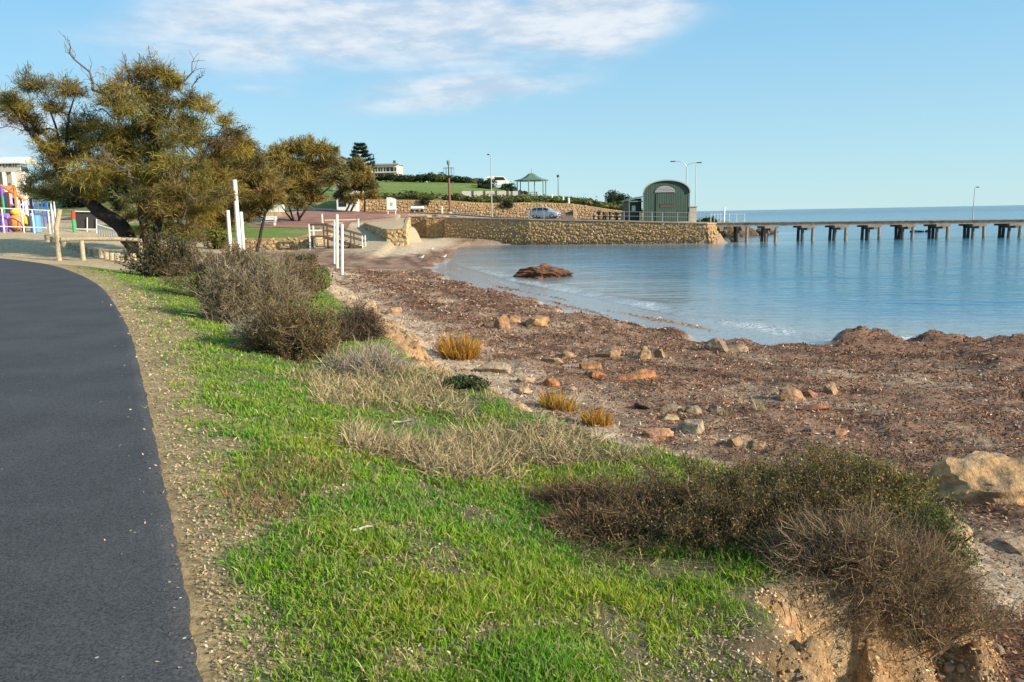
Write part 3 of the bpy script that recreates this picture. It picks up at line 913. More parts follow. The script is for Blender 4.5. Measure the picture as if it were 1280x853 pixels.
def clump_tree(name, label, trunks, clumps, cols, dens=1.0, needle=(0.22, 0.5), wid=0.03, droop=0.25, twig=10, bare=(), rootr=0.2, group=None, up=0.5, limb_amp=0.35):
    """a tree grown from trunk lines to clumps of fine needle foliage. clumps: (x, y, z, r)"""
    base = trunks[0][0][0]
    root = empty(name, base, label, 'tree', group)
    segs = []; nodes = []; tspans = []            # nodes: position, radius
    def addline(pts, r0, r1):
        k = len(pts) - 1
        for i in range(k):
            ra = lerp(r0, r1, i / k); rb = lerp(r0, r1, (i + 1) / k)
            segs.append((pts[i], pts[i + 1], ra, rb * 1.02)); nodes.append((np.array(pts[i + 1]), rb))
    for pts, r0, r1 in trunks:
        pts = catmull([np.array(p) for p in pts], 5)
        k0 = len(segs); addline(pts + rng.normal(size=pts.shape) * r0 * 0.12, r0, r1); tspans.append((k0, len(segs)))
    b0 = np.array(base)
    for c in sorted(clumps, key=lambda c: np.linalg.norm(np.array(c[:3]) - b0)):
        c3 = np.array(c[:3])
        NP = np.array([n_[0] for n_ in nodes]); NR = np.array([n_[1] for n_ in nodes])
        dd = np.linalg.norm(NP - c3, axis=1); cost = dd + 1.2 * np.maximum(NP[:, 2] - c3[2] + 0.2, 0) - 4 * np.minimum(NR, 0.15)
        i = int(np.argmin(cost))
        r = min(NR[i] * 0.75, 0.02 + 0.028 * dd[i])
        addline(wiggle(NP[i], c3, max(3, int(dd[i] / 0.35)), limb_amp, 0.06), max(r, 0.02), 0.012)
    tw = []
    parts = []
    for j, c in enumerate(clumps):
        c3 = np.array(c[:3]); r = c[3]
        nt = int(twig * (0.5 + r))
        dirs = unit(nt); dirs[:, 2] = np.abs(dirs[:, 2]) * up + dirs[:, 2] * (1 - up); dirs[:, 1] *= 0.9
        ends = c3 + dirs * r * rng.uniform(0.6, 1.12, (nt, 1))
        for e in ends:
            pts = wiggle(c3, e, 3, 0.3, 0.08)
            for a, b in zip(pts[:-1], pts[1:]): tw.append((a, b, 0.011, 0.007))
        # needles grow in sprays along those twigs
        per = int(dens * 85 * r * r / max(nt, 1) * 10)
        tt = rng.uniform(0.25, 1.05, (nt, per, 1))
        P = c3 + (ends - c3)[:, None] * tt + rng.normal(size=(nt, per, 3)) * r * 0.13
        P = P.reshape(-1, 3); n = len(P)
        dn = np.repeat(dirs, per, axis=0) * 0.6 + unit(n) * 0.75 + np.array([0, 0, 0.35])
        dn /= np.linalg.norm(dn, axis=1)[:, None]
        L = rng.uniform(*needle, (n, 1))
        mid = P + dn * L * 0.5; tip = P + dn * L + np.array([0, 0, -droop]) * L
        k = cols[j % len(cols)] if not callable(cols) else cols(j, c)
        cc = vary(k, n, 0.28, 0.07)
        shift = vary(1.0, 1, 0.16, 0.05)
        parts.append(blades(P, mid, tip, wid * rng.uniform(0.6, 1.3, n), cc * shift, cc * shift * 1.15))
    main_n = len(segs)
    for p, q, r0 in bare:
        pts = wiggle(p, q, 7, 0.45, 0.05); addline(pts, r0, r0 * 0.3)
        for i in range(2, 8):
            for _ in range(3):
                d = (np.array(q) - np.array(p)); L = np.linalg.norm(d); d = d / L + unit(1)[0] * 0.8
                e = pts[i] + d / np.linalg.norm(d) * L * random.uniform(0.12, 0.3)
                wp = wiggle(pts[i], e, 3, 0.4)
                for a, b in zip(wp[:-1], wp[1:]): tw.append((a, b, 0.016, 0.009))
    for k0, k1 in tspans:                        # each stem one continuous tapering tube
        sg = segs[k0:k1]; mt = MB(); mt.tube([sg[0][0]] + [q_[1] for q_ in sg], [sg[0][2]] + [q_[3] for q_ in sg], 9); mt.build('trunk', M_bark, root, smooth=True)
    v, q_ = tubes_np(segs[tspans[-1][1]:main_n], 6); me = mesh_np('branches', v - b0, quads=q_, smooth=True)
    tag(link('branches', me, M_bark, root), kind='stuff')
    if len(segs) > main_n:
        v, q_ = tubes_np(segs[main_n:], 6); me = mesh_np('dead_branches', v - b0, quads=q_, smooth=True)
        tag(link('dead_branches', me, principled('dead_wood', (0.12, 0.095, 0.075), 0.95), root), kind='stuff')
    if tw:
        v, q_ = tubes_np(tw, 3); me = mesh_np('twigs', v - b0, quads=q_)
        tag(link('twigs', me, principled('twig_bark', (0.13, 0.10, 0.08), 0.95), root), kind='stuff')
    cr = veg('crown', parts, M_leaf, root)
    return root


def px_clumps(lst, y0, spread, s=1.0):
    out = []
    for c in lst:
        px, py, r = c[:3]
        y = y0 + (c[3] if len(c) > 3 else random.uniform(-spread, spread))
        p = D(px, py, y); out.append((p.x, p.y, p.z, r * y / FPX * s))
    return out


# ------------------------------------------------------------------ the big tamarisk left of the beach
TY = 43.0
olive = [(0.32, 0.25, 0.045), (0.23, 0.19, 0.045), (0.35, 0.265, 0.045), (0.20, 0.16, 0.05), (0.25, 0.185, 0.05), (0.29, 0.235, 0.045), (0.21, 0.16, 0.05)]
big = [(18, 138, 22), (40, 112, 17), (52, 108, 12), (28, 150, 20), (10, 128, 15), (80, 118, 17), (92, 116, 14), (62, 135, 13), (75, 140, 12), (45, 165, 16), (60, 185, 18), (85, 175, 18),
       (100, 165, 18), (112, 158, 20), (125, 180, 22), (100, 195, 22), (75, 205, 22), (55, 225, 20), (40, 240, 16), (62, 248, 16), (85, 235, 20), (105, 225, 20), (135, 205, 24),
       (140, 130, 18), (150, 112, 20), (160, 140, 24), (172, 100, 16), (190, 92, 20), (205, 98, 17), (182, 122, 22), (200, 130, 22), (215, 110, 14), (222, 105, 10), (205, 155, 26), (175, 165, 26), (150, 170, 24),
       (235, 132, 16), (248, 128, 14), (260, 138, 14), (240, 155, 20), (228, 175, 24), (252, 178, 20), (198, 185, 26), (165, 195, 26), (145, 225, 22), (178, 222, 24), (212, 212, 26),
       (240, 208, 22), (262, 205, 20), (285, 152, 12), (292, 168, 16), (280, 182, 16), (298, 190, 16), (275, 225, 18), (250, 235, 20), (225, 240, 22), (195, 245, 22), (168, 250, 18),
       (188, 272, 16), (165, 272, 13), (215, 268, 18), (232, 265, 18), (205, 285, 12), (120, 245, 14), (150, 262, 11), (238, 285, 12), (250, 270, 18), (225, 292, 16), (262, 250, 18), (205, 262, 20), (180, 290, 12), (245, 298, 12), (280, 245, 16), (150, 190, 22), (120, 215, 20), (190, 205, 24)]
bc = px_clumps(big, TY, 2.1, 1.27)
tb = at_ground(172, TY); tb.z -= 0.15
def T_(px, py, dy=0): return tuple(D(px, py, TY + dy))
trunks = [((tuple(tb), T_(150, 282), T_(118, 258), T_(95, 235), T_(78, 215), T_(62, 192, -0.4), T_(40, 168, -0.7), T_(28, 152, -0.9)), 0.44, 0.10),
          (((tb.x + 0.2, tb.y + 0.2, tb.z), T_(178, 262, 0.3), T_(188, 230, 0.5), T_(195, 195, 0.4), T_(185, 150, 0.2), T_(165, 122, 0)), 0.27, 0.07),
          (((tb.x + 0.4, tb.y, tb.z), T_(205, 262, -0.3), T_(228, 235, -0.6), T_(248, 208, -0.8), T_(262, 180, -0.6)), 0.22, 0.06),
          ((T_(78, 215), T_(76, 190, 0.5), T_(70, 160, 0.7), T_(60, 132, 0.8)), 0.10, 0.04),
          ((T_(78, 212), T_(82, 180, -0.5), T_(86, 145, -0.6), T_(92, 125, -0.7)), 0.09, 0.035)]
bare = [(T_(140, 128), T_(88, 58), 0.09), (T_(135, 120), T_(112, 100), 0.05), (T_(160, 110), T_(156, 74), 0.05), (T_(172, 100), T_(176, 72), 0.04), (T_(205, 150), T_(240, 78), 0.07), (T_(240, 110), T_(252, 92), 0.04),
        (T_(150, 150), T_(112, 140), 0.05), (T_(175, 225, -2), T_(118, 200, -2.3), 0.06), (T_(165, 230, -2), T_(130, 190, -2.3), 0.05), (T_(215, 225, -2), T_(250, 250, -2.2), 0.06), (T_(200, 215, -2), T_(240, 205, -2.2), 0.06),
        (T_(180, 280, -1.5), T_(195, 250, -2), 0.05), (T_(225, 280, -1.5), T_(240, 240, -2), 0.05), (T_(45, 170), T_(0, 160), 0.05), (T_(30, 150), T_(-12, 150), 0.05)]
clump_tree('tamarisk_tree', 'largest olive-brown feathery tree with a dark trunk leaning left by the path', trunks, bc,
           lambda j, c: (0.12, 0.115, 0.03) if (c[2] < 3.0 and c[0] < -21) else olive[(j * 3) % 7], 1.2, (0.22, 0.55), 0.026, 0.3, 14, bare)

def small_tree(name, label, stems, clumps, y0, spread, cols, dens, nd, wid, group='feathery trees on the lawn', twig=12, r0=0.14):
    tr = []
    for st in stems:
        b = at_ground(st[0], y0); b.z -= 0.1
        pts = [tuple(b)] + [tuple(D(px, py, y0 + random.uniform(-0.5, 0.5))) for px, py in st[1:]]
        tr.append((pts, r0, 0.05))
    return clump_tree(name, label, tr, px_clumps(clumps, y0, spread, 1.32), cols, dens, nd, wid, 0.25, twig, group=group)


oc2 = [(0.28, 0.21, 0.055), (0.23, 0.185, 0.055), (0.30, 0.215, 0.055), (0.19, 0.155, 0.055)]
small_tree('tamarisk_tree', 'feathery olive tree just right of the biggest tree, behind the white posts', [(300, (300, 270), (292, 245), (285, 215)), (318, (330, 272), (340, 255), (350, 245)), (282, (275, 265), (268, 245))],
           [(285, 205, 20), (268, 222, 18), (300, 222, 20), (315, 205, 16), (322, 222, 18), (305, 190, 13), (335, 240, 14), (318, 245, 16), (290, 245, 16), (270, 250, 14), (310, 180, 9), (258, 240, 14), (262, 262, 14), (282, 268, 13), (248, 262, 12), (326, 258, 11), (300, 262, 10), (272, 282, 10), (252, 280, 10), (340, 228, 12), (334, 258, 12), (318, 268, 9), (345, 248, 9)], 66, 2.5, oc2, 1.0, (0.35, 0.8), 0.05)
small_tree('tamarisk_tree', 'feathery brown-olive tree with several forking stems beside the beach stairs', [(368, (365, 270), (358, 250), (350, 225)), (372, (378, 268), (392, 250), (408, 238), (420, 225)), (374, (372, 262), (372, 235), (372, 205)), (370, (362, 272), (352, 258))],
           [(345, 200, 12), (340, 220, 14), (352, 232, 14), (355, 190, 10), (372, 190, 13), (385, 186, 12), (398, 192, 12), (408, 205, 13), (365, 210, 15), (385, 210, 15), (400, 225, 14), (418, 225, 12), (375, 232, 14), (358, 250, 12), (388, 248, 13), (372, 256, 9), (335, 240, 11), (414, 190, 7), (332, 205, 9)], 88, 3, oc2, 1.0, (0.4, 0.9), 0.065)
small_tree('tamarisk_tree', 'small leaning olive tree in front of the white house', [(438, (445, 252), (452, 240), (455, 228)), (456, (456, 250), (456, 235), (455, 222)), (432, (440, 250), (448, 238))],
           [(432, 214, 9), (445, 212, 10), (455, 222, 10), (462, 234, 9), (450, 235, 9), (440, 226, 9), (466, 246, 6), (424, 222, 8), (430, 236, 8), (426, 246, 7), (446, 248, 6), (436, 252, 6)], 104, 2, oc2, 1.0, (0.45, 0.9), 0.08)

# Norfolk pine on the hill
def norfolk(px, y, base_py, top_py, label):
    b = at_ground(px, y); top = D(px, top_py, y); H = top.z - b.z
    root = empty('norfolk_pine', b, label, 'tree')
    t = MB(); t.tube([b, (b.x, b.y, b.z + H * 0.5), (top.x, top.y, top.z)], [0.28, 0.16, 0.03], 7); t.build('trunk', M_bark, root)
    parts = []; brn = []
    z = b.z + H * 0.42
    while z < top.z - 0.15:
        f = (top.z - z) / (H * 0.6); Rr = 0.35 + 2.3 * min(f, 1) ** 0.8
        for k in range(6):
            a = k * math.pi / 3 + z * 1.3 + random.uniform(-0.2, 0.2); rr = Rr * random.uniform(0.8, 1.1)
            p = np.array([b.x, b.y, z]); e = p + np.array([math.cos(a) * rr, math.sin(a) * rr, 0.25 * rr])
            brn.append((p, e, 0.05, 0.02)); n = 170
            tt = rng.uniform(0.25, 1.05, (n, 1)); P = p + (e - p) * tt + rng.normal(size=(n, 3)) * np.array([0.12, 0.12, 0.07])
            dn = unit(n) * 0.6 + (e - p) / rr * 0.6 + np.array([0, 0, 0.4]); L = rng.uniform(0.2, 0.42, (n, 1))
            c = vary((0.028, 0.055, 0.03), n, 0.3); parts.append(blades(P, P + dn * L * 0.5, P + dn * L, rng.uniform(0.07, 0.12, n), c))
        z += 0.52 + 0.25 * f
    v, q = tubes_np(brn, 4); link('branches', mesh_np('branches', v - np.array(b), quads=q), M_bark, root)
    veg('crown', parts, M_leaf, root)
norfolk(454, 126, 262, 181, 'dark Norfolk pine with tiered branches beside the white house')


def bush(name, label, p, rx, ry, h, cols, n=2600, size=0.12, group=None, cat='bush', stems=True, lobes=7, mat=None, asp=0.5):
    """dense leafy bush: leaf faces spread through several lobes"""
    root = empty(name, p, label, cat, group); p = np.array(p); parts = []
    for i in range(lobes):
        a = rng.uniform(0, 2 * math.pi); d = math.sqrt(rng.uniform(0, 0.55))
        c = p + np.array([math.cos(a) * rx * d, math.sin(a) * ry * d, h * rng.uniform(0.25, 0.62)])
        lr = np.array([rx * rng.uniform(0.35, 0.6), ry * rng.uniform(0.35, 0.6), h * rng.uniform(0.3, 0.45)])
        m = n // lobes; u = unit(m); rad = rng.uniform(0.45, 1.0, (m, 1)) ** 0.5
        P = c + u * lr * rad * (1 + 0.2 * rng.normal(size=(m, 1)) * (rng.random((m, 1)) < 0.15))
        P[:, 2] = np.maximum(P[:, 2], p[2] + 0.02)
        cc = vary(cols[i % len(cols)], m, 0.3, 0.08)
        nn = u + 0.8 * unit(m); nn /= np.linalg.norm(nn, axis=1)[:, None]
        parts.append(leaves(P, nn, size * rng.uniform(0.6, 1.3, m), cc, asp))
    veg('foliage', parts, mat or M_leaf, root)
    if stems:
        s = []
        for i in range(9):
            e = p + np.array([rng.uniform(-0.6, 0.6) * rx, rng.uniform(-0.6, 0.6) * ry, h * rng.uniform(0.4, 0.8)])
            w_ = wiggle(p + np.array([rng.uniform(-0.1, 0.1) * rx, 0, -0.05]), e, 3, 0.3)
            s += [(a_, b_, 0.03 * h, 0.015 * h) for a_, b_ in zip(w_[:-1], w_[1:])]
        v, q = tubes_np(s, 4); link('stems', mesh_np('stems', v - p, quads=q), M_bark, root)
    return root


# hedge and bushes along the crest, each its own plant
hg = [(492, 2.2, 1.5, (0.03, 0.045, 0.018)), (507, 2.4, 1.6, (0.035, 0.05, 0.018)), (521, 2.2, 1.6, (0.03, 0.045, 0.02)), (534, 2.2, 1.7, (0.028, 0.045, 0.02)), (545, 2.0, 1.9, (0.04, 0.06, 0.02)),
      (556, 2.2, 1.5, (0.12, 0.14, 0.03)), (571, 2.0, 1.3, (0.03, 0.045, 0.02)), (580, 1.8, 1.3, (0.035, 0.05, 0.02)), (588, 1.7, 1.0, (0.17, 0.12, 0.06)), (597, 1.5, 1.2, (0.09, 0.10, 0.04)), (606, 1.4, 1.1, (0.03, 0.04, 0.02)), (610, 1.5, 1.9, (0.03, 0.05, 0.02)),
      (474, 2.4, 1.3, (0.035, 0.05, 0.02)), (638, 1.6, 1.9, (0.028, 0.05, 0.018)), (632, 1.2, 1.0, (0.06, 0.06, 0.03)), (648, 1.4, 1.1, (0.05, 0.06, 0.025))]
words = ['at the white house end of the crest hedge', 'second from the house end', 'third from the house end', 'just left of the tall hump in the hedge', 'tallest hump of the crest hedge', 'yellow-green one left of the mast lamp',
         'just right of the mast lamp', 'second right of the mast lamp', 'brown dry one in the crest row', 'pale olive one in the crest row', 'low dark one left of the white van', 'round dark one against the tall street lamp', 'below the telegraph pole', 'round dark one between van and rotunda', 'low one under the round bush', 'behind the rotunda posts']
for (px, rx, h, c), wd_ in zip(hg, words):
    yy = 153 if px < 600 else 141
    p = at_ground(px, yy); p.z -= 0.1
    bush('hedge_bush', 'crest hedge bush, ' + wd_, p, rx, 1.5, h, [c, tuple(q * 1.3 for q in c)], 1400, 0.17, 'bushes along the crest of the slope', stems=False)
p = at_ground(770, 124); p.z -= 0.2
bush('round_bush', 'round dark green bush on the slope left of the green shed', p, 2.3, 2.0, 2.6, [(0.03, 0.05, 0.02), (0.055, 0.075, 0.025)], 3000, 0.16)
p = Vector((D(880, 270, 100).x, 100, hz(23, 100) - 0.1))
bush('round_bush', 'dark green bush behind the shed at the start of the jetty', p, 2.2, 1.6, 2.0, [(0.03, 0.05, 0.02), (0.05, 0.07, 0.025)], 2600, 0.14)
p = Vector((D(900, 272, 104).x, 104, hz(26, 104) - 0.1))
bush('low_bush', 'low olive bush sloping down to the sea right of the shed', p, 2.6, 1.6, 1.2, [(0.08, 0.085, 0.03), (0.05, 0.06, 0.025)], 1800, 0.13)
# scrub along the top of the hill wall: an uncountable mat
parts = []
n = 26000
xs = rng.uniform(-22, 19, n); ys = 113.2 + np.abs(rng.normal(size=n)) * 3.2
dn_ = fbm(xs, ys, 0.28, 4, 81)
keep = dn_ > -0.25; xs, ys, dn_ = xs[keep], ys[keep], dn_[keep]; n = len(xs)
P = np.stack([xs, ys, grid_lookup(GZ, xs, ys) + rng.uniform(0, 1, n) ** 1.5 * (0.35 + 0.8 * np.clip(dn_, 0, 1))], 1)
base_c = np.where((fbm(xs, ys, 0.4, 3, 82) > 0.05)[:, None], np.array([[0.12, 0.15, 0.028]]), np.array([[0.06, 0.075, 0.022]]))
base_c = np.where((fbm(xs, ys, 0.5, 3, 83) > 0.32)[:, None], np.array([[0.22, 0.17, 0.09]]), base_c)
nn = unit(n); nn[:, 2] = np.abs(nn[:, 2]) + 0.3
parts.append(leaves(P, nn, rng.uniform(0.1, 0.26, n), np.clip(base_c * (1 + 0.3 * rng.normal(size=(n, 1))), 0.01, 1), 0.55))
tag(veg('ground_cover', parts, M_leaf), 'green and olive ground cover spilling over the hill wall', 'plants', kind='stuff')
for px, c in ((532, (0.045, 0.05, 0.02)), (632, (0.05, 0.04, 0.02))):
    x_ = D(px, 250, 112).x
    bush('trailing_plant', 'dark trailing plant hanging over the hill wall ' + ('left of the mast lamp' if px < 560 else 'below the white panel wall'), (x_, 111.7, hz(x_, 113.3) - 0.75), 0.9, 0.5, 1.3, [c], 500, 0.13, 'plants hanging over the hill wall', 'plant', stems=False)


# ------------------------------------------------------------------ twiggy coastal shrubs near the camera
def twig_shrub(name, label, p, rx, ry, h, twigcol, leafcols, nmain=500, nsec=5000, nleaf=5000, leaf=0.02, tw=0.010, group=None, leaf_side=None, sec_len=(0.08, 0.22), lobes=9):
    root = empty(name, p, label, 'shrub', group); p = np.array(p); parts = []
    # several lobes give an uneven outline
    la = rng.uniform(0, 2 * math.pi, lobes); ld = np.sqrt(rng.uniform(0.02, 0.6, lobes))
    lc = np.stack([np.cos(la) * ld * rx, np.sin(la) * ld * ry, np.zeros(lobes)], 1)
    lh = h * (1.05 - 0.55 * ld ** 2) * rng.uniform(0.72, 1.08, lobes); lr = rng.uniform(0.36, 0.56, lobes)
    li = rng.integers(0, lobes, nmain)
    u = unit(nmain); u[:, 2] = np.abs(u[:, 2])
    tip = lc[li] + u * np.stack([lr[li] * rx, lr[li] * ry, lh[li]], 1) * rng.uniform(0.75, 1.06, (nmain, 1))
    bs = lc[li] * 0.55 + rng.normal(size=(nmain, 3)) * np.array([rx, ry, 0]) * 0.07
    gz = grid_lookup(GZ, p[0] + tip[:, 0], p[1] + tip[:, 1]) - p[2]
    bz_ = grid_lookup(GZ, p[0] + bs[:, 0], p[1] + bs[:, 1]) - p[2]
    bs[:, 2] = bz_ - 0.02; tip[:, 2] = np.maximum(tip[:, 2] + np.clip(gz, -0.4, 0.3) * 0.6, gz + 0.03)
    mid = (bs + tip) / 2 + rng.normal(size=(nmain, 3)) * h * 0.13; mid[:, 2] += 0.06 * h
    c = vary(twigcol, nmain, 0.25)
    parts.append(blades(p + bs, p + mid, p + tip, tw * 1.6 * rng.uniform(0.6, 1.4, nmain), c * 0.7))
    k = rng.integers(0, nmain, nsec); t = rng.uniform(0.35, 1.0, (nsec, 1))
    s0 = np.where(t < 0.5, bs[k] + (mid[k] - bs[k]) * t * 2, mid[k] + (tip[k] - mid[k]) * (t * 2 - 1))
    dv = (tip[k] - bs[k]); dv /= np.linalg.norm(dv, axis=1)[:, None]
    dv = dv * 0.45 + unit(nsec) * 0.95 + np.array([0, 0, 0.15]); L = rng.uniform(*sec_len, (nsec, 1))
    s2 = s0 + dv * L; s1 = s0 + dv * L * 0.5 + rng.normal(size=(nsec, 3)) * 0.012
    side = np.zeros(nsec) if leaf_side is None else leaf_side(s0)
    c = vary(twigcol, nsec, 0.3)
    parts.append(blades(p + s0, p + s1, p + s2, tw * rng.uniform(0.5, 1.2, nsec), c, c * 1.15))
    veg('twigs', parts, M_dry, root)
    if nleaf:
        k = rng.integers(0, nsec, nleaf); t = rng.uniform(0.2, 1.05, (nleaf, 1))
        P = s0[k] + (s2[k] - s0[k]) * t + rng.normal(size=(nleaf, 3)) * 0.012
        if leaf_side is not None:
            kp = rng.random(nleaf) < leaf_side(P); P = P[kp]; k = k[kp]
        m = len(P); lob = np.array([leafcols[i % len(leafcols)] for i in range(97)])[(k * 7919) % 97]
        cc = np.clip(lob * (1 + 0.3 * rng.normal(size=(m, 1))) * (1 + 0.08 * rng.normal(size=(m, 3))), 0.005, 1)
        nn = unit(m); nn[:, 2] = np.abs(nn[:, 2])
        veg('foliage', [leaves(p + P, nn, leaf * rng.uniform(0.6, 1.4, m), cc, 0.45)], M_leaf, root)
    return root


olivebrown = [(0.085, 0.075, 0.028), (0.06, 0.06, 0.025), (0.11, 0.085, 0.03)]
p = G(207, 346); twig_shrub('coastal_shrub', 'dark olive shrub at the far end of the row by the path', p, 1.4, 1.1, 1.95, (0.14, 0.10, 0.065), [(0.075, 0.074, 0.03), (0.115, 0.098, 0.035)], 420, 5200, 14000, 0.034, 0.014, 'coastal shrubs beside the path')
p = G(262, 378); p.y += 1.0; p.z = hz(p.x, p.y); twig_shrub('coastal_shrub', 'purplish brown shrub between the dark olive one and the grey twiggy one', p, 1.2, 1.0, 1.85, (0.20, 0.13, 0.085), [(0.14, 0.10, 0.045), (0.12, 0.105, 0.035)], 420, 8500, 20000, 0.02, 0.011, 'coastal shrubs beside the path')
p = G(312, 402); twig_shrub('coastal_shrub', 'large grey-brown bare twiggy shrub in the middle of the row', p, 1.12, 0.9, 1.5, (0.26, 0.205, 0.135), [(0.15, 0.12, 0.05)], 500, 12000, 12000, 0.016, 0.009, 'coastal shrubs beside the path')
p = G(348, 380); p.y += 0.6; p.z = hz(p.x, p.y); twig_shrub('coastal_shrub', 'taller greenish brown shrub behind the grey twiggy shrub', p, 1.05, 0.9, 1.55, (0.22, 0.15, 0.095), [(0.12, 0.11, 0.035), (0.16, 0.12, 0.05)], 420, 8500, 20000, 0.019, 0.010, 'coastal shrubs beside the path')
p = G(392, 447); twig_shrub('coastal_shrub', 'dark olive shrub nearest the camera in the row beside the path', p, 0.86, 0.62, 0.98, (0.18, 0.115, 0.07), [(0.13, 0.115, 0.035), (0.19, 0.145, 0.045), (0.085, 0.08, 0.03)], 480, 9000, 22000, 0.016, 0.008, 'coastal shrubs beside the path')
p = G(440, 428); p.y += 0.3; p.z = hz(p.x, p.y); twig_shrub('coastal_shrub', 'small dark shrub at the right end of the row above the beach', p, 0.5, 0.42, 0.6, (0.17, 0.11, 0.08), [(0.06, 0.06, 0.025), (0.09, 0.08, 0.04)], 260, 3600, 5200, 0.016, 0.008, 'coastal shrubs beside the path')
p = G(455, 468); twig_shrub('dry_shrub', 'pale bleached dry shrub right of the dark olive one', p, 0.55, 0.5, 0.36, (0.36, 0.29, 0.21), [(0.2, 0.17, 0.1)], 420, 4200, 0, 0.01, 0.007, 'dry pale shrubs')
p = G(330, 428); twig_shrub('dry_shrub', 'pale grey dry shrub at the foot of the twiggy row', p, 0.5, 0.35, 0.36, (0.34, 0.29, 0.22), [(0.2, 0.17, 0.1)], 320, 3200, 0, 0.01, 0.008, 'dry pale shrubs')
# low scrub on top of the eroded bank, lower right
p = Vector((1.45, 4.75, hz(1.45, 4.75)))
twig_shrub('bank_shrub', 'wide low brown scrub on top of the eroded bank', p, 1.2, 0.66, 0.43, (0.13, 0.085, 0.05), [(0.16, 0.115, 0.04), (0.22, 0.145, 0.06), (0.10, 0.09, 0.032), (0.17, 0.14, 0.04)], 500, 20000, 42000, 0.0085, 0.0038, 'scrub on the bank', None, (0.04, 0.13), 16)
p = Vector((0.52, 5.0, hz(0.52, 5.0)))
twig_shrub('bank_shrub', 'low reddish dead scrub at the left end of the bank scrub', p, 0.72, 0.45, 0.22, (0.20, 0.12, 0.07), [(0.16, 0.11, 0.045)], 420, 6500, 2500, 0.009, 0.0045, 'scrub on the bank', None, (0.05, 0.14), 8)
p = Vector((2.08, 4.98, hz(2.08, 4.98)))
twig_shrub('bank_shrub', 'yellow-green leafy part-dead scrub on the seaward edge of the bank', p, 0.80, 0.55, 0.36, (0.18, 0.13, 0.08), [(0.20, 0.175, 0.03), (0.12, 0.13, 0.03), (0.26, 0.175, 0.04)], 500, 8500, 42000, 0.0105, 0.0045, 'scrub on the bank', None, (0.05, 0.14), 10)
p = Vector((2.0, 4.16, hz(2.0, 4.25)))
twig_shrub('bank_shrub', 'grey-brown dead twiggy scrub hanging over the earth face', p, 0.70, 0.42, 0.34, (0.24, 0.165, 0.10), [(0.16, 0.125, 0.05)], 500, 19000, 9000, 0.008, 0.0034, 'scrub on the bank', None, (0.04, 0.15), 12)
p = Vector((2.42, 4.45, hz(2.42, 4.45)))
twig_shrub('bank_shrub', 'small bright green sprig at the tip of the bank', p, 0.24, 0.26, 0.26, (0.12, 0.10, 0.05), [(0.09, 0.13, 0.02), (0.06, 0.09, 0.02)], 160, 2000, 5000, 0.010, 0.0045, 'scrub on the bank', None, (0.04, 0.1), 6)
p = Vector((2.5, 5.45, hz(2.5, 5.45)))
twig_shrub('bank_shrub', 'grey bare twiggy scrub at the far right of the bank', p, 0.36, 0.34, 0.36, (0.20, 0.16, 0.12), [(0.1, 0.08, 0.04)], 320, 5200, 600, 0.009, 0.0045, 'scrub on the bank', None, (0.06, 0.16), 7)
# green shrubs on the beach edge
p = G(398, 362); bush('green_shrub', 'bright green leafy shrub by the beach near the white posts', p, 0.62, 0.6, 0.62, [(0.13, 0.17, 0.03), (0.09, 0.13, 0.025)], 3200, 0.05, None, 'shrub')
p = G(384, 327); bush('grey_shrub', 'small grey-green shrub on the pale sand below the lawn wall', p, 0.7, 0.6, 0.55, [(0.12, 0.14, 0.08), (0.09, 0.11, 0.06)], 1200, 0.07, None, 'shrub')
p = G(585, 487); bush('dark_plant', 'low dark green plant on the bank edge by a pale rock', p, 0.26, 0.2, 0.16, [(0.05, 0.07, 0.025), (0.07, 0.08, 0.03)], 1600, 0.022, None, 'plant')


def tuft(name, label, p, r, h, cols, n, wid, group=None, flop=0.5, cat='plant', mat=None):
    root = empty(name, p, label, cat, group); p = np.array(p)
    a = rng.uniform(0, 2 * math.pi, n); d = np.sqrt(rng.random(n)) * r
    b = np.stack([np.cos(a) * d, np.sin(a) * d, np.zeros(n)], 1)
    b[:, 2] = grid_lookup(GZ, p[0] + b[:, 0], p[1] + b[:, 1]) - p[2] - 0.01
    out = np.stack([np.cos(a), np.sin(a), np.zeros(n)], 1) * (d / r)[:, None] * flop + rng.normal(size=(n, 3)) * 0.22 + np.array([0, 0, 1])
    out /= np.linalg.norm(out, axis=1)[:, None]; L = h * rng.uniform(0.35, 1.1, (n, 1)) * (1 - 0.3 * (d / r)[:, None] ** 2) * (0.75 + 0.5 * rng.random(12)[(a * 1.9).astype(int)])[:, None]
    t = b + out * L + np.array([0, 0, -0.12]) * L; m = b + out * L * 0.55
    cc = np.array(cols)[rng.integers(0, len(cols), n)] * (1 + 0.22 * rng.normal(size=(n, 1))); cc = np.clip(cc, 0.01, 1)
    veg('stems', [blades(p + b, p + m, p + t, wid * rng.uniform(0.6, 1.3, n), cc, np.clip(cc * 1.2, 0, 1))], mat or M_grass, root)
    return root


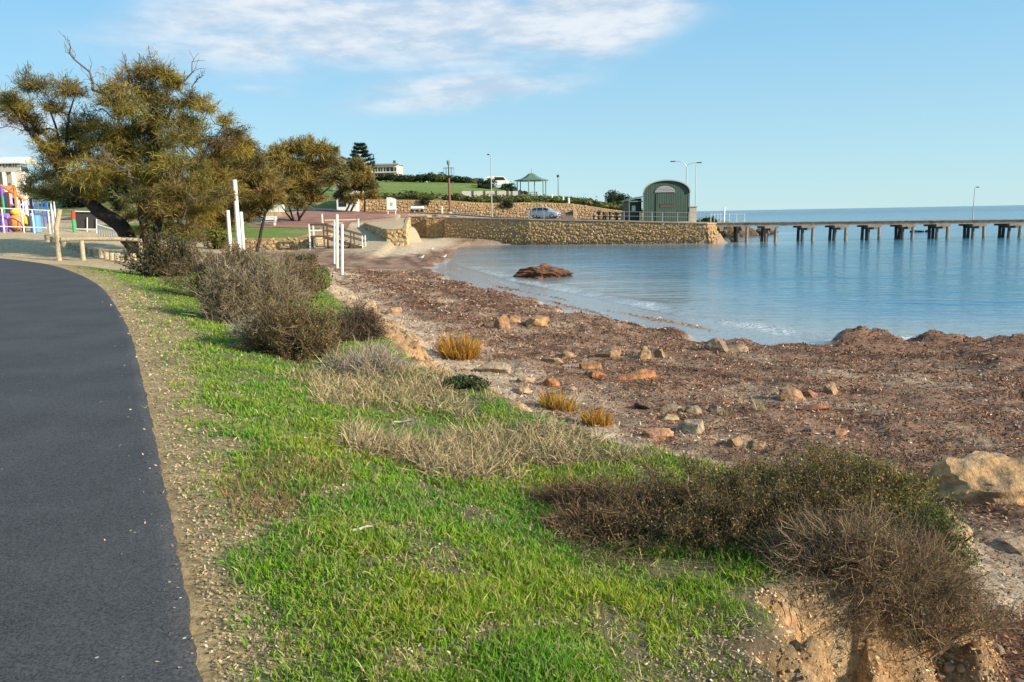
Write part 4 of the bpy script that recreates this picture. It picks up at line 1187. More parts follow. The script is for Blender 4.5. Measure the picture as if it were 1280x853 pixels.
orange = [(0.50, 0.24, 0.04), (0.42, 0.19, 0.035), (0.55, 0.32, 0.06), (0.36, 0.14, 0.03), (0.34, 0.28, 0.06)]
tuft('orange_plant', 'largest orange-yellow succulent tuft on the beach left of the rocks', G(573, 446), 0.34, 0.62, orange, 800, 0.017, 'orange plants on the upper beach', 0.4)
tuft('orange_plant', 'rusty orange and green tuft below the long pale rock', G(697, 510), 0.24, 0.36, orange + [(0.2, 0.2, 0.05)], 420, 0.012, 'orange plants on the upper beach', 0.45)
tuft('orange_plant', 'small round orange tuft at the grass edge', G(746, 532), 0.18, 0.32, orange, 380, 0.011, 'orange plants on the upper beach', 0.4)
tuft('dry_tuft', 'thin upright straw tuft on the sand beside the red rock ledge', G(950, 513), 0.08, 0.2, [(0.5, 0.40, 0.2)], 60, 0.008, None, 0.3)
tuft('dry_tuft', 'thin straw tuft beside the dark rocks', G(908, 520), 0.1, 0.17, [(0.42, 0.34, 0.2), (0.2, 0.2, 0.08)], 70, 0.008, None, 0.4)


# ------------------------------------------------------------------ grass, straw, weed and gravel lying everywhere (uncountable)
def scatter(n, rmin, rmax, a0, a1, p=1.0):
    """points with density falling with distance from the path's bend"""
    r = np.exp(rng.uniform(math.log(rmin), math.log(rmax), n)); a = rng.uniform(R(a0), R(a1), n)
    return np.sin(a) * r, np.cos(a) * r, r


def mk_grass():
    x, y, r = scatter(640000, 2.2, 34, -44, 44)
    sb = grid_lookup(SB, x, y); dp = grid_lookup(DP, x, y); g, s, l, ld, rd = cover(x, y, sb, -x, dp)
    bn = fbm(x, y, 3.0, 3, 91)
    keep = rng.random(len(x)) < np.clip(g * (1 - 0.85 * s) * (1 - 0.8 * l) * (1 - 0.6 * rd) * (0.75 + 0.6 * bn), 0, 1)
    far = (x < -14) & (y > 30); keep &= ~far
    x, y, r, bn = x[keep], y[keep], r[keep], bn[keep]; n = len(x)
    tall = 0.028 + 0.040 * np.clip(0.5 + 0.8 * fbm(x, y, 1.7, 4, 92), 0.05, 1.3)
    L = (tall * rng.uniform(0.6, 1.25, n))[:, None]
    b = np.stack([x, y, grid_lookup(GZ, x, y) - 0.005], 1)
    lean = rng.normal(size=(n, 3)) * 0.34 + np.array([-0.12, 0.03, 1.0]); lean /= np.linalg.norm(lean, axis=1)[:, None]
    t = b + lean * L; t[:, :2] += rng.normal(size=(n, 2)) * 0.25 * L; m = b + lean * L * 0.55
    hue = fbm(x, y, 0.9, 4, 93)[:, None]
    c = np.where(rng.random((n, 1)) < 0.85, np.array([[0.165, 0.31, 0.022]]), np.array([[0.30, 0.32, 0.05]]))
    c = c * (1 + np.array([[0.55, 0.12, 0.0]]) * np.clip(hue, -0.5, 0.8))
    c = np.where(rng.random((n, 1)) < 0.12, np.array([[0.36, 0.29, 0.15]]), c) * (1 + 0.2 * rng.normal(size=(n, 1)))
    wd_ = 0.0030 + 0.0011 * r
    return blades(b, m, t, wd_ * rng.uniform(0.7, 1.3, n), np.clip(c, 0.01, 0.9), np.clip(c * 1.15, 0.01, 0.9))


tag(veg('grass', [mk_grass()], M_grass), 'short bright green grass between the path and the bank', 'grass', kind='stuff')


def mk_straw():
    x, y, r = scatter(300000, 2.3, 20, -42, 42)
    sb = grid_lookup(SB, x, y); dp = grid_lookup(DP, x, y); g, s, l, ld, rd = cover(x, y, sb, -x, dp)
    pr = s * 1.0 + 0.025 * g + 0.05 * ld + 0.22 * sst(sb, 0.7, 0.2) * ld * sst(y, 5, 7)
    keep = rng.random(len(x)) < pr * (dp < -0.5); x, y, r, s = x[keep], y[keep], r[keep], s[keep]; n = len(x)
    L = (rng.uniform(0.06, 0.22, n) * (0.5 + 1.05 * s))[:, None]
    b = np.stack([x, y, grid_lookup(GZ, x, y) - 0.003], 1)
    a = rng.uniform(0, 2 * math.pi, n); fl = rng.uniform(0.2, 1.6, n)
    d = np.stack([np.cos(a) * fl, np.sin(a) * fl, rng.uniform(0.35, 1.3, n)], 1); d /= np.linalg.norm(d, axis=1)[:, None]
    t = b + d * L; t[:, 2] -= 0.35 * L[:, 0] * rng.random(n); t[:, 2] = np.maximum(t[:, 2], b[:, 2] + 0.012); m = b + d * L * 0.5
    c = np.array([[0.48, 0.37, 0.21], [0.40, 0.30, 0.18], [0.30, 0.21, 0.12], [0.27, 0.26, 0.11]])[rng.integers(0, 4, n)] * (1 + 0.2 * rng.normal(size=(n, 1)))
    return blades(b, m, t, (0.0022 + 0.0007 * r) * rng.uniform(0.6, 1.3, n), np.clip(c, 0.02, 0.9))


tag(veg('dry_grass', [mk_straw()], M_dry), 'pale dry straw and long faded grass along the bank edge', 'grass', kind='stuff')


def mk_red():
    x, y, r = scatter(90000, 2.6, 12, -40, 10)
    sb = grid_lookup(SB, x, y); dp = grid_lookup(DP, x, y); g, s, l, ld, rd = cover(x, y, sb, -x, dp)
    keep = rng.random(len(x)) < rd * 0.5 * (dp < -0.3); x, y = x[keep], y[keep]; n = len(x)
    b = np.stack([x, y, grid_lookup(GZ, x, y)], 1); d = rng.normal(size=(n, 3)) * 0.6 + np.array([0, 0, 1]); L = rng.uniform(0.02, 0.07, (n, 1))
    c = np.array([[0.22, 0.11, 0.05], [0.16, 0.13, 0.05], [0.28, 0.17, 0.08]])[rng.integers(0, 3, n)] * (1 + 0.2 * rng.normal(size=(n, 1)))
    return blades(b, b + d * L * 0.5, b + d * L, rng.uniform(0.004, 0.009, n), np.clip(c, 0.02, 0.9))


tag(veg('red_weed', [mk_red()], M_dry), 'reddish brown low weed between gravel verge and grass', 'plants', kind='stuff')


def flakes(x, y, z, size, cols, asp, tilt=0.5, lift=0.01):
    n = len(x); nn = rng.normal(size=(n, 3)) * tilt + np.array([0, 0, 1]); nn /= np.linalg.norm(nn, axis=1)[:, None]
    P = np.stack([x, y, z + lift * rng.random(n)], 1)
    return leaves(P, nn, size, cols, asp)


def mk_weed():
    x, y, r = scatter(600000, 3.2, 46, -24, 46)
    sb = grid_lookup(SB, x, y); dw = grid_lookup(DW, x, y); wd_ = grid_lookup(WEED, x, y)
    wt_ = grid_lookup(WET, x, y)
    pr = np.where(sb < -0.1, 0.30 + 0.65 * wd_, 0) * (dw < -0.15) * np.clip(1 - 1.3 * wt_, 0.0, 1)
    pr *= 0.65 + 0.5 * fbm(x, y, 0.8, 4, 95)
    keep = rng.random(len(x)) < pr; x, y, r, wd_ = x[keep], y[keep], r[keep], wd_[keep]; n = len(x)
    z = grid_lookup(GZ, x, y)
    pal = np.array([[0.18, 0.082, 0.046], [0.27, 0.13, 0.072], [0.085, 0.042, 0.027], [0.37, 0.215, 0.125], [0.52, 0.39, 0.25], [0.60, 0.50, 0.36]])
    pale = np.clip(1.1 - wd_, 0.1, 1)
    idx_ = np.where(rng.random(n) < pale * 0.55, rng.integers(3, 6, n), rng.integers(0, 4, n))
    patch = sst(fbm(x, y, 1.1, 4, 96), 0.0, 0.5)[:, None]
    c = pal[idx_] * (1 + 0.2 * rng.normal(size=(n, 1))) * (1 - 0.45 * patch * (wd_[:, None] > 0.3))
    return flakes(x, y, z, (0.007 + 0.0017 * r) * rng.uniform(0.4, 1.6, n), np.clip(c, 0.02, 0.9), 0.28, 0.55, 0.025)


tag(veg('seaweed', [mk_weed()], M_dry), 'matted reddish brown dead seaweed covering the beach', 'seaweed', kind='stuff')


def mk_litter():
    x, y, r = scatter(230000, 2.2, 22, -42, 34)
    sb = grid_lookup(SB, x, y); dp = grid_lookup(DP, x, y); g, s, l, ld, rd = cover(x, y, sb, -x, dp)
    gravel = sst(-dp, 0.02, 0.06) * (1 - np.clip(g * 1.3, 0, 1)) * sst(-dp, 2.2, 1.0)
    pr = 0.8 * gravel + 0.35 * l + 0.03 * ld * (dp < -0.1) + 0.3 * sst(sb, 0.1, -0.1) * sst(sb, -0.7, -0.3)
    onp = (dp > 0) & (dp < 0.5); pr = np.where(onp, 0.05 * np.exp(-dp * 9), pr)
    keep = rng.random(len(x)) < pr; x, y, r = x[keep], y[keep], r[keep]; onp = onp[keep]; n = len(x)
    pal = np.array([[0.48, 0.38, 0.22], [0.42, 0.32, 0.17], [0.30, 0.24, 0.14], [0.15, 0.11, 0.065], [0.56, 0.47, 0.33], [0.36, 0.24, 0.13]])
    c = pal[rng.choice(6, n, p=[0.26, 0.24, 0.2, 0.14, 0.08, 0.08])] * (1 + 0.18 * rng.normal(size=(n, 1)))
    return flakes(x, y, grid_lookup(GZ, x, y) + 0.03 * onp, (0.0042 + 0.0011 * r) * rng.uniform(0.5, 1.5, n), np.clip(c, 0.02, 0.9), 0.5, 0.5, 0.012)


tag(veg('litter', [mk_litter()], M_dry), 'wood chips, gravel and leaf litter along the path edge and bank', 'gravel', kind='stuff')

# ------------------------------------------------------------------ rocks
import bmesh


def rock(name, label, p, size, rz=0.0, col=(0.36, 0.25, 0.15), col2=None, seed=0, sink=0.45, cuts=15, rough=0.045, cat='rock', group='rocks on the beach', sub=3, mat=None):
    r_ = np.random.default_rng(seed + 100)
    bm = bmesh.new(); bmesh.ops.create_icosphere(bm, subdivisions=sub, radius=1.0)
    v = np.array([q.co for q in bm.verts]); f = [[q.index for q in fc.verts] for fc in bm.faces]; bm.free()
    for _ in range(cuts):                                   # flat broken faces
        n = r_.normal(size=3); n /= np.linalg.norm(n); d = r_.uniform(0.46, 0.8)
        s_ = v @ n; v = v - np.outer(np.maximum(s_ - d, 0) * 0.985, n)
    for sc, am in ((1.6, rough * 1.6), (4.0, rough), (9.0, rough * 0.5)):
        o = r_.uniform(0, 40, 3)
        v = v * (1 + am * (perlin(v[:, 0] * sc + o[0], v[:, 1] * sc + o[1] + v[:, 2] * sc * 1.7) * 1.5)[:, None])
    v = v * np.array(size) / 2
    c_, s_ = math.cos(rz), math.sin(rz)
    v = np.stack([v[:, 0] * c_ - v[:, 1] * s_, v[:, 0] * s_ + v[:, 1] * c_, v[:, 2]], 1)
    v[:, 2] += size[2] * (0.5 - sink)
    k = sst(perlin(v[:, 0] * 5 / size[0] + seed, v[:, 2] * 5 / size[0] + v[:, 1] * 4 / size[0]), -0.15, 0.35)[:, None]
    col = (col[0] * 0.92, col[1] * 0.80, col[2] * 0.70); c = np.array(col) * (1 - k) + np.array(col2 or tuple(q * 0.7 for q in col)) * k
    me = mesh_np(name, v, tris=f, col=np.clip(c * (1 + 0.06 * r_.normal(size=(len(v), 1))), 0.01, 1), smooth=False)
    try: me.polygons.foreach_set('use_smooth', np.ones(len(me.polygons), bool)); me.set_sharp_from_angle(angle=R(28))
    except Exception: pass
    o = link(name, me, mat or M_rock); o.location = p
    return tag(o, label, cat, group)


tan, tan2, orng, grey, redd = (0.36, 0.27, 0.17), (0.30, 0.19, 0.10), (0.42, 0.20, 0.085), (0.27, 0.235, 0.18), (0.30, 0.14, 0.08)
#       px   py   w    d    h   rz   colour  second   label
RK = [(1250, 626, 1.0, 0.75, 0.74, 0.3, (0.47, 0.33, 0.18), (0.30, 0.20, 0.11), 'largest boulder, tan with a shaded left face, at the right edge of the beach'),
      (1186, 688, 0.3, 0.26, 0.2, 0.7, (0.46, 0.35, 0.24), (0.34, 0.25, 0.17), 'pale angular rock at the foot of the bank tip'),
      (1175, 655, 0.36, 0.26, 0.18, 0.4, (0.34, 0.26, 0.18), None, 'brown flat rock half under the bank scrub'),
      (1275, 690, 0.5, 0.3, 0.14, 0.1, (0.36, 0.29, 0.22), None, 'grey-brown rock edge below the largest boulder'),
      (827, 549, 0.52, 0.3, 0.2, -0.1, (0.50, 0.29, 0.18), (0.42, 0.22, 0.13), 'flat salmon-pink rock at the grass edge'),
      (866, 541, 0.48, 0.36, 0.26, 0.2, (0.40, 0.34, 0.24), (0.22, 0.18, 0.12), 'grey-tan cracked rock just behind the salmon-pink one'),
      (920, 557, 0.3, 0.2, 0.17, 0.3, (0.34, 0.25, 0.15), None, 'brown rock half of the pair at the green edge, left one'),
      (948, 561, 0.26, 0.2, 0.15, -0.3, (0.36, 0.26, 0.16), None, 'brown rock half of the pair at the green edge, right one'),
      (808, 510, 0.36, 0.22, 0.14, 0.2, (0.17, 0.14, 0.11), None, 'dark flat rock left of the cracked rock group'),
      (838, 516, 0.4, 0.24, 0.18, 0.5, (0.28, 0.23, 0.15), (0.18, 0.14, 0.10), 'leaning slab in the cracked rock group'),
      (868, 518, 0.34, 0.22, 0.18, 0.8, (0.34, 0.28, 0.19), (0.2, 0.16, 0.11), 'steep tan slab in the cracked rock group'),
      (893, 517, 0.24, 0.2, 0.14, 0.1, (0.19, 0.17, 0.15), None, 'dark grey rock at the right of the cracked rock group'),
      (838, 526, 0.3, 0.2, 0.11, 0.0, (0.40, 0.34, 0.20), None, 'small lichen-yellow rock in the cracked rock group'),
      (620, 466, 0.62, 0.4, 0.26, -0.15, (0.42, 0.34, 0.24), (0.33, 0.25, 0.18), 'long pale rounded rock below the big orange tuft'),
      (655, 478, 0.42, 0.3, 0.2, 0.2, (0.44, 0.35, 0.23), None, 'pale rock right of the long rounded one'),
      (690, 484, 0.34, 0.25, 0.16, 0.1, (0.42, 0.21, 0.10), None, 'rusty orange rock beside the pale rocks'),
      (715, 489, 0.22, 0.18, 0.13, 0.4, (0.45, 0.34, 0.24), None, 'small pink-tan rock right of the rusty one'),
      (655, 492, 0.3, 0.25, 0.16, 0.4, (0.42, 0.33, 0.22), None, 'pale rock at the grass edge left of the rusty tuft'),
      (626, 410, 0.62, 0.45, 0.4, 0.2, (0.40, 0.23, 0.13), (0.25, 0.16, 0.10), 'reddish rock in front of the mid-beach trio'),
      (640, 403, 0.5, 0.4, 0.36, 0.0, (0.42, 0.29, 0.16), None, 'pointed tan rock in the middle of the mid-beach trio'),
      (670, 408, 0.72, 0.5, 0.46, -0.2, (0.44, 0.30, 0.16), (0.28, 0.17, 0.09), 'broad tan rock at the right of the mid-beach trio'),
      (598, 408, 0.4, 0.3, 0.26, -0.2, (0.25, 0.17, 0.12), None, 'small dark rock at the left of the mid-beach trio'),
      (735, 462, 0.5, 0.3, 0.2, 0.2, tan2, None, 'brown rock at the left of the orange ledge'),
      (762, 447, 0.7, 0.35, 0.26, 0.1, (0.30, 0.21, 0.14), None, 'dark-topped rock in the centre of the ledge'),
      (805, 450, 0.42, 0.3, 0.32, 0.3, tan, None, 'upright tan rock on the ledge'),
      (825, 448, 0.34, 0.3, 0.3, 0.1, (0.34, 0.24, 0.15), None, 'upright brown rock at the right of the ledge'),
      (745, 472, 0.42, 0.3, 0.16, 0.0, orng, None, 'low orange rock below the ledge'),
      (800, 474, 0.85, 0.4, 0.2, 0.05, (0.36, 0.17, 0.08), orng, 'long rusty orange rock below the upright rocks'),
      (690, 455, 0.45, 0.3, 0.22, 0.0, (0.33, 0.25, 0.16), None, 'tan rock left of the ledge'),
      (712, 448, 0.4, 0.28, 0.22, 0.4, (0.35, 0.26, 0.16), None, 'small tan rock at the far left of the ledge'),
      (900, 440, 0.62, 0.5, 0.36, 0.1, (0.26, 0.20, 0.14), (0.17, 0.13, 0.10), 'dark half of the split rock near the waterline'),
      (922, 441, 0.8, 0.5, 0.36, -0.1, (0.40, 0.32, 0.22), None, 'tan half of the split rock near the waterline'),
      (990, 499, 0.6, 0.4, 0.27, 0.1, (0.34, 0.24, 0.15), (0.26, 0.14, 0.08), 'rounded brown rock of the ledge on the open sand'),
      (1012, 497, 0.34, 0.3, 0.2, 0.4, (0.34, 0.17, 0.10), None, 'red-brown rock in the middle of the ledge on the open sand'),
      (1040, 493, 0.36, 0.3, 0.25, 0.2, (0.38, 0.29, 0.2), None, 'tan rock at the right of the ledge on the open sand'),
      (1022, 513, 0.6, 0.28, 0.11, 0.0, (0.30, 0.14, 0.085), None, 'low red slab in front of the ledge on the open sand'),
      (1050, 545, 0.3, 0.2, 0.12, 0.0, (0.36, 0.21, 0.13), None, 'small reddish stone on the pale shell sand'),
      (1012, 541, 0.13, 0.1, 0.09, 0.0, (0.14, 0.13, 0.12), None, 'small dark stone on the pale shell sand'),
      (457, 388, 0.55, 0.45, 0.4, 0.0, (0.46, 0.36, 0.23), None, 'pale rock on the bank edge right of the shrubs'),
      (490, 392, 0.5, 0.35, 0.3, 0.3, (0.42, 0.31, 0.2), None, 'tan rock on the slope right of the shrubs'),
      (600, 437, 0.22, 0.2, 0.28, 0.0, (0.44, 0.36, 0.25), None, 'small pale stone right of the big orange tuft')]
for i, (px, py, w_, d_, h_, rz, c, c2, lb) in enumerate(RK):
    q = G(px, py)
    rock('rock', lb, (q.x, q.y + d_ * 0.25, hz(q.x, q.y + d_ * 0.25)), (w_ * 1.12, d_ * 1.2, h_ * (1.3 if i == 0 else 1.5)), rz, c, c2, 4 if i == 0 else i, sub=5 if i == 0 else 4, cuts=7 if i == 0 else 15, sink=0.36 if i == 0 else 0.45, rough=0.06)
q = D(679, 349, 45.5); q = Vector((D(679, 340, 44.8).x, 44.8, WZ))
weed_rock = principled('weed_covered_rock', (1, 1, 1), 0.95, 1.0, 7, 0.5, 5, attr=True)
rock('sea_rock', 'seaweed-covered brown rock standing in the shallow water', q, (3.3, 1.7, 1.25), 0.1, (0.15, 0.075, 0.045), (0.08, 0.045, 0.03), 77, 0.33, 6, 0.16, group=None, sub=5, mat=weed_rock)
# wet strip of sand between the weed and the breaker is part of the beach sheet
# cobbles in the gully below the bank
for i in range(46):
    x_ = random.uniform(1.6, 3.4); y_ = random.uniform(2.9, 4.5)
    if float(grid_lookup(SB, x_, y_)) > -0.25: continue
    s_ = random.uniform(0.05, 0.17)
    rock('cobble', 'stone among the cobbles in the gully below the earth face', (x_, y_, hz(x_, y_)), (s_, s_ * random.uniform(0.6, 1), s_ * random.uniform(0.4, 0.8)), random.uniform(0, 3), random.choice([(0.2, 0.18, 0.16), (0.33, 0.25, 0.17), (0.27, 0.2, 0.14), (0.15, 0.15, 0.16)]), None, 300 + i, 0.3, 6, 0.06, 'stone', 'cobbles in the gully', 2)
for i in range(45):
    x_ = random.uniform(0.95, 2.7); y_ = random.uniform(3.3, 4.3); k_ = float(grid_lookup(KB, x_, y_))
    if not 0.08 < k_ < 0.9: continue
    s_ = random.uniform(0.03, 0.085)
    rock('embedded_stone', 'stone sticking out of the ochre earth face of the bank', (x_, y_, hz(x_, y_)), (s_, s_, s_ * 0.8), random.uniform(0, 3), random.choice([(0.42, 0.34, 0.24), (0.36, 0.24, 0.14), (0.48, 0.40, 0.30)]), None, 400 + i, 0.5, 6, 0.06, 'stone', 'stones in the earth face', 2)
# reef and shore rocks beyond the jetty
for i, (px, y_, w_, h_) in enumerate(((905, 108, 3.4, 1.6), (922, 108, 3.4, 1.5), (938, 110, 3, 1.1), (952, 112, 2.4, 0.8), (915, 116, 4, 1.6), (935, 120, 4, 1.0), (965, 116, 1.6, 0.5))):
    q = D(px, 280, y_); rock('shore_rock', 'dark brown shore rock behind the jetty, ' + ['nearest the wharf end', 'low hump second from the wharf', 'third from the wharf in the front row', 'small outer one in the front row', 'tall one behind the first gap of piles', 'broad one in the back row', 'smallest, farthest out to sea'][i], (q.x, y_, WZ), (w_, 2.2, h_ * 1.6), 0.2 * i, (0.14, 0.09, 0.06), (0.08, 0.06, 0.045), 500 + i, 0.3, 7, 0.12, group='shore rocks behind the jetty')
for i, (px, y_, w_) in enumerate(((1144, 112, 1.3), (1152, 112, 0.8), (1161, 112, 0.9))):
    q = D(px, 280, y_); rock('reef_rock', 'low black reef rock awash behind the middle of the jetty, ' + ['largest and leftmost', 'small middle one', 'rightmost one'][i], (q.x, y_, WZ), (w_, 0.8, 0.5), 0, (0.03, 0.03, 0.03), None, 520 + i, 0.35, 5, 0.1, group='reef rocks behind the jetty')
for i, (px, py, L, a) in enumerate(((452, 665, 0.13, 0.5), (1210, 740, 0.0, 0), (545, 795, 0.11, -0.6), (930, 525, 0.22, -0.5), (700, 658, 0.12, -0.7), (720, 662, 0.16, -0.5), (505, 530, 0.2, -0.3), (985, 715, 0.12, 0.8), (690, 450, 0.5, 0.25), (860, 605, 0.2, 1.2))):
    if L == 0: continue
    q = G(px, py); m = MB()
    pts = [(q.x + L * t * math.cos(a), q.y + L * t * math.sin(a), hz(q.x + L * t * math.cos(a), q.y + L * t * math.sin(a)) + 0.02 + 0.015 * math.sin(t * 4)) for t in (-0.5, -0.1, 0.25, 0.5)]
    m.tube(pts, [L * 0.03 + 0.003, L * 0.04 + 0.003, L * 0.035 + 0.003, 0.003], 6)
    lb = ['small stick on the green grass', '', 'stick lying in the near grass', 'pale driftwood beside the dark rocks', 'pale bark strip by the brown scrub', 'longer pale stick by the brown scrub', 'bleached stick in the faded grass', 'white twig on the bank scrub', 'long driftwood stick on the seaweed left of the ledge', 'thin twig beside the bank scrub'][i]
    tag(m.build('driftwood', principled('driftwood', (0.5, 0.43, 0.34), 0.9, 0.3, 30, 0.2, 20), smooth=True), lb, 'stick', 'sticks and driftwood')


# ------------------------------------------------------------------ posts, stairs, rails by the beach
def post(px, base_py, top_py, y, label, r=0.06, group=None, hole=False, lean=0.0, cap=True):
    b = at_ground(px, y); top = D(px, top_py, y); m = MB()
    b.x = top.x
    m.tube([(b.x, b.y, b.z - 0.2), (b.x + lean * 0.5, b.y, (b.z + top.z) / 2), (b.x + lean, b.y, top.z - 0.03), (b.x + lean, b.y, top.z)], [r, r, r, r * 0.8], 14)
    root = empty('white_post', b, label, 'post', group)
    m.build('shaft', M_white, root, smooth=False)
    if hole:
        q = MB(); z_ = b.z + (top.z - b.z) * 0.74
        q.lathe((b.x + lean * 0.7, b.y - r, z_), [(0.001, -0.06), (0.05, -0.05), (0.05, 0.05), (0.001, 0.06)], 8); q.build('dark_hole', M_dark, root)
    return root


post(293, 312, 225, 44, 'tallest white post with a dark hole, among three posts behind the shrubs', 0.125, 'three white posts behind the shrubs', True)
post(284.5, 312, 263, 44, 'shorter white post left of the tallest one, behind the shrubs', 0.10, 'three white posts behind the shrubs')
post(301, 312, 265, 45, 'shorter white post right of the tallest one, behind the shrubs', 0.10, 'three white posts behind the shrubs')


def beach_post(px, base_py, top_py, label, r):
    b = G(px, base_py); top = D(px, top_py, b.y); m = MB()
    root = empty('white_post', b, label, 'post', 'three white posts on the beach')
    m.tube([(b.x, b.y, b.z - 0.2), (top.x, b.y, top.z - 0.04), (top.x, b.y, top.z)], [r, r, r * 0.75], 14); m.build('shaft', M_white, root)
    q = MB(); q.tube([(b.x, b.y, b.z - 0.1), (b.x, b.y, b.z + 0.25)], r * 1.12, 14); q.build('sleeve', principled('grey_paint', (0.5, 0.5, 0.47), 0.7), root)


beach_post(421.2, 336, 268, 'tallest white post of the three standing on the seaweed beach', 0.075)
beach_post(427.5, 344, 280, 'nearest white post of the three standing on the seaweed beach', 0.068)
beach_post(417.8, 330, 276, 'thin white post partly hidden behind the tallest beach post', 0.055)

# timber stairs from the lawn down to the beach
b = at_ground(388, 69.5)
root = empty('beach_stairs', (D(386, 292, 69).x, 67.6, -0.1), 'brown timber stairs with handrails going down from the lawn to the beach', 'stairs')
sx0 = D(388, 290, 67.5).x; sx1 = D(407, 290, 67.5).x; sx2 = D(452, 318, 66.0).x
zp = 0.12; zb_ = hz(sx2, 66.5) + 0.1
m = MB(); m.box(((sx0 + sx1) / 2, 67.7, zp), (sx1 - sx0, 1.5, 0.12)); m.build('platform', M_rail, root)
for fx in (sx0 + 0.05, sx1 - 0.05):
    for fy in (67.0, 68.35):
        m = MB(); m.box((fx, fy, (zp - 1.5 + zp + 1.05) / 2), (0.11, 0.11, 2.55)); m.build('post', M_white if fx < sx0 + 0.2 else M_rail, root)
nst = 9
for i in range(nst):
    t_ = (i + 0.5) / nst; m = MB(); m.box((lerp(sx1, sx2, t_), 67.7, lerp(zp, zb_, t_)), (0.34, 1.3, 0.06)); m.build('tread', M_wood, root)
for fy in (67.0, 68.4):
    m = MB(); m.prism([(sx1, fy, zp - 0.2), (sx2, fy, zb_ - 0.25), (sx2, fy, zb_ + 0.06), (sx1, fy, zp + 0.08)], (0, 0.07, 0)); m.build('stringer', M_rail, root)
    for k, hh in enumerate((0.95, 0.5)):
        m = MB(); m.tube([(sx1, fy, zp + hh), (sx2 + 0.1, fy, zb_ + hh)], 0.05, 6); m.build('handrail', M_rail, root)
    for t_ in (0.33, 0.68, 0.98):
        m = MB(); xx = lerp(sx1, sx2, t_); zz = lerp(zp, zb_, t_); m.box((xx, fy, zz + 0.3), (0.09, 0.09, 1.4)); m.build('baluster', M_rail if t_ < 0.9 else M_white, root)
for fy in (67.0, 68.4):
    m = MB(); m.box(((sx0 + sx1) / 2, fy, zp + 0.98), (sx1 - sx0, 0.09, 0.16)); m.build('top_rail', M_rail, root)
    m = MB(); m.box(((sx0 + sx1) / 2, fy, zp + 0.5), (sx1 - sx0, 0.06, 0.09)); m.build('mid_rail', M_white, root)
# ladder-like steps under the platform
for i in range(5):
    m = MB(); m.box((D(399, 290, 67).x, 66.75, zp - 0.25 - i * 0.22), (0.75, 0.12, 0.06)); m.build('rung', M_wood, root)

# bench on the lawn
b = at_ground(336, 82); root = empty('park_bench', b, 'white slatted bench on the lawn under the forking tree', 'bench')
for i in range(3):
    m = MB(); m.box((b.x, b.y - 0.25 + i * 0.17, b.z + 0.45), (1.5, 0.14, 0.05)); m.build('seat_slat', M_white, root)
for i in range(2):
    m = MB(); m.box((b.x, b.y + 0.25, b.z + 0.68 + i * 0.2), (1.5, 0.05, 0.15)); m.build('back_slat', M_white, root)
for s_ in (-1, 1):
    for yy in (-0.2, 0.24):
        m = MB(); m.box((b.x + s_ * 0.55, b.y + yy, b.z + (0.21 if yy < 0 else 0.45)), (0.08, 0.08, 0.44 if yy < 0 else 0.92)); m.build('leg', M_white, root)

# low white barrier on the paving
b = at_ground(425, 86); root = empty('road_barrier', b, 'thin pale rail barrier across the red paving', 'barrier')
x0 = D(403, 275, 86).x; x1 = D(448, 275, 86).x
for xx in (x0, x1):
    m = MB(); zz = hz(xx, 86); m.box((xx, 86, zz + 0.45), (0.13, 0.13, 1.1)); m.build('post', M_white, root)
m = MB(); m.box(((x0 + x1) / 2, 86, hz(x0, 86) / 2 + hz(x1, 86) / 2 + 0.62), (x1 - x0 - 0.5, 0.07, 0.12)); m.build('rail', principled('faded_pink_paint', (0.7, 0.55, 0.45), 0.7), root)

# log rail and posts where the path meets the sand
b = G(74.5, 326); LY = b.y
root = empty('log_rail', b, 'tall wooden post with a long horizontal log rail beside the path', 'fence')
def gx(px, y): return D(px, 300, y).x
m = MB(); t_ = D(74.5, 262, LY); m.tube([(b.x, LY, b.z - 0.2), (b.x, LY, t_.z * 0.6), (t_.x, LY, t_.z)], [0.13, 0.125, 0.115], 12); m.build('tall_post', M_wood, root)
m = MB(); q = at_ground(100, LY + 0.1); m.tube([(q.x, LY, q.z - 0.2), (q.x, LY, D(100, 301, LY).z)], 0.11, 12); m.build('short_post', M_wood, root)
m = MB(); m.tube([tuple(D(78, 300, LY)), tuple(D(110, 299, LY + 0.1)), tuple(D(146, 299, LY + 0.3)), tuple(D(174, 300, LY + 0.5))], [0.10, 0.105, 0.10, 0.09], 12); m.build('log', M_wood, root)
m = MB(); q = at_ground(172, LY + 0.6); m.tube([(q.x, LY + 0.6, q.z - 0.2), (q.x, LY + 0.6, D(172, 299, LY).z)], 0.11, 12); m.build('short_post', M_wood, root)
# stubby log edging behind
root = None
for i in range(17):
    px = 56 + i * 6.6; yy = 50 - i * 0.75; q = at_ground(px, yy); tp = D(px, 286 + i * 0.9 + random.uniform(-1.5, 1), yy)
    if root is None: root = empty('log_edging', q, 'row of short upright logs edging the sand under the big tree', 'edging')
    m = MB(); zt_ = q.z + random.uniform(0.3, 0.45); m.tube([(q.x, q.y, q.z - 0.1), (q.x, q.y, zt_ - 0.03), (q.x, q.y, zt_)], [0.15, 0.15, 0.12], 10); m.build('log', M_wood, root)

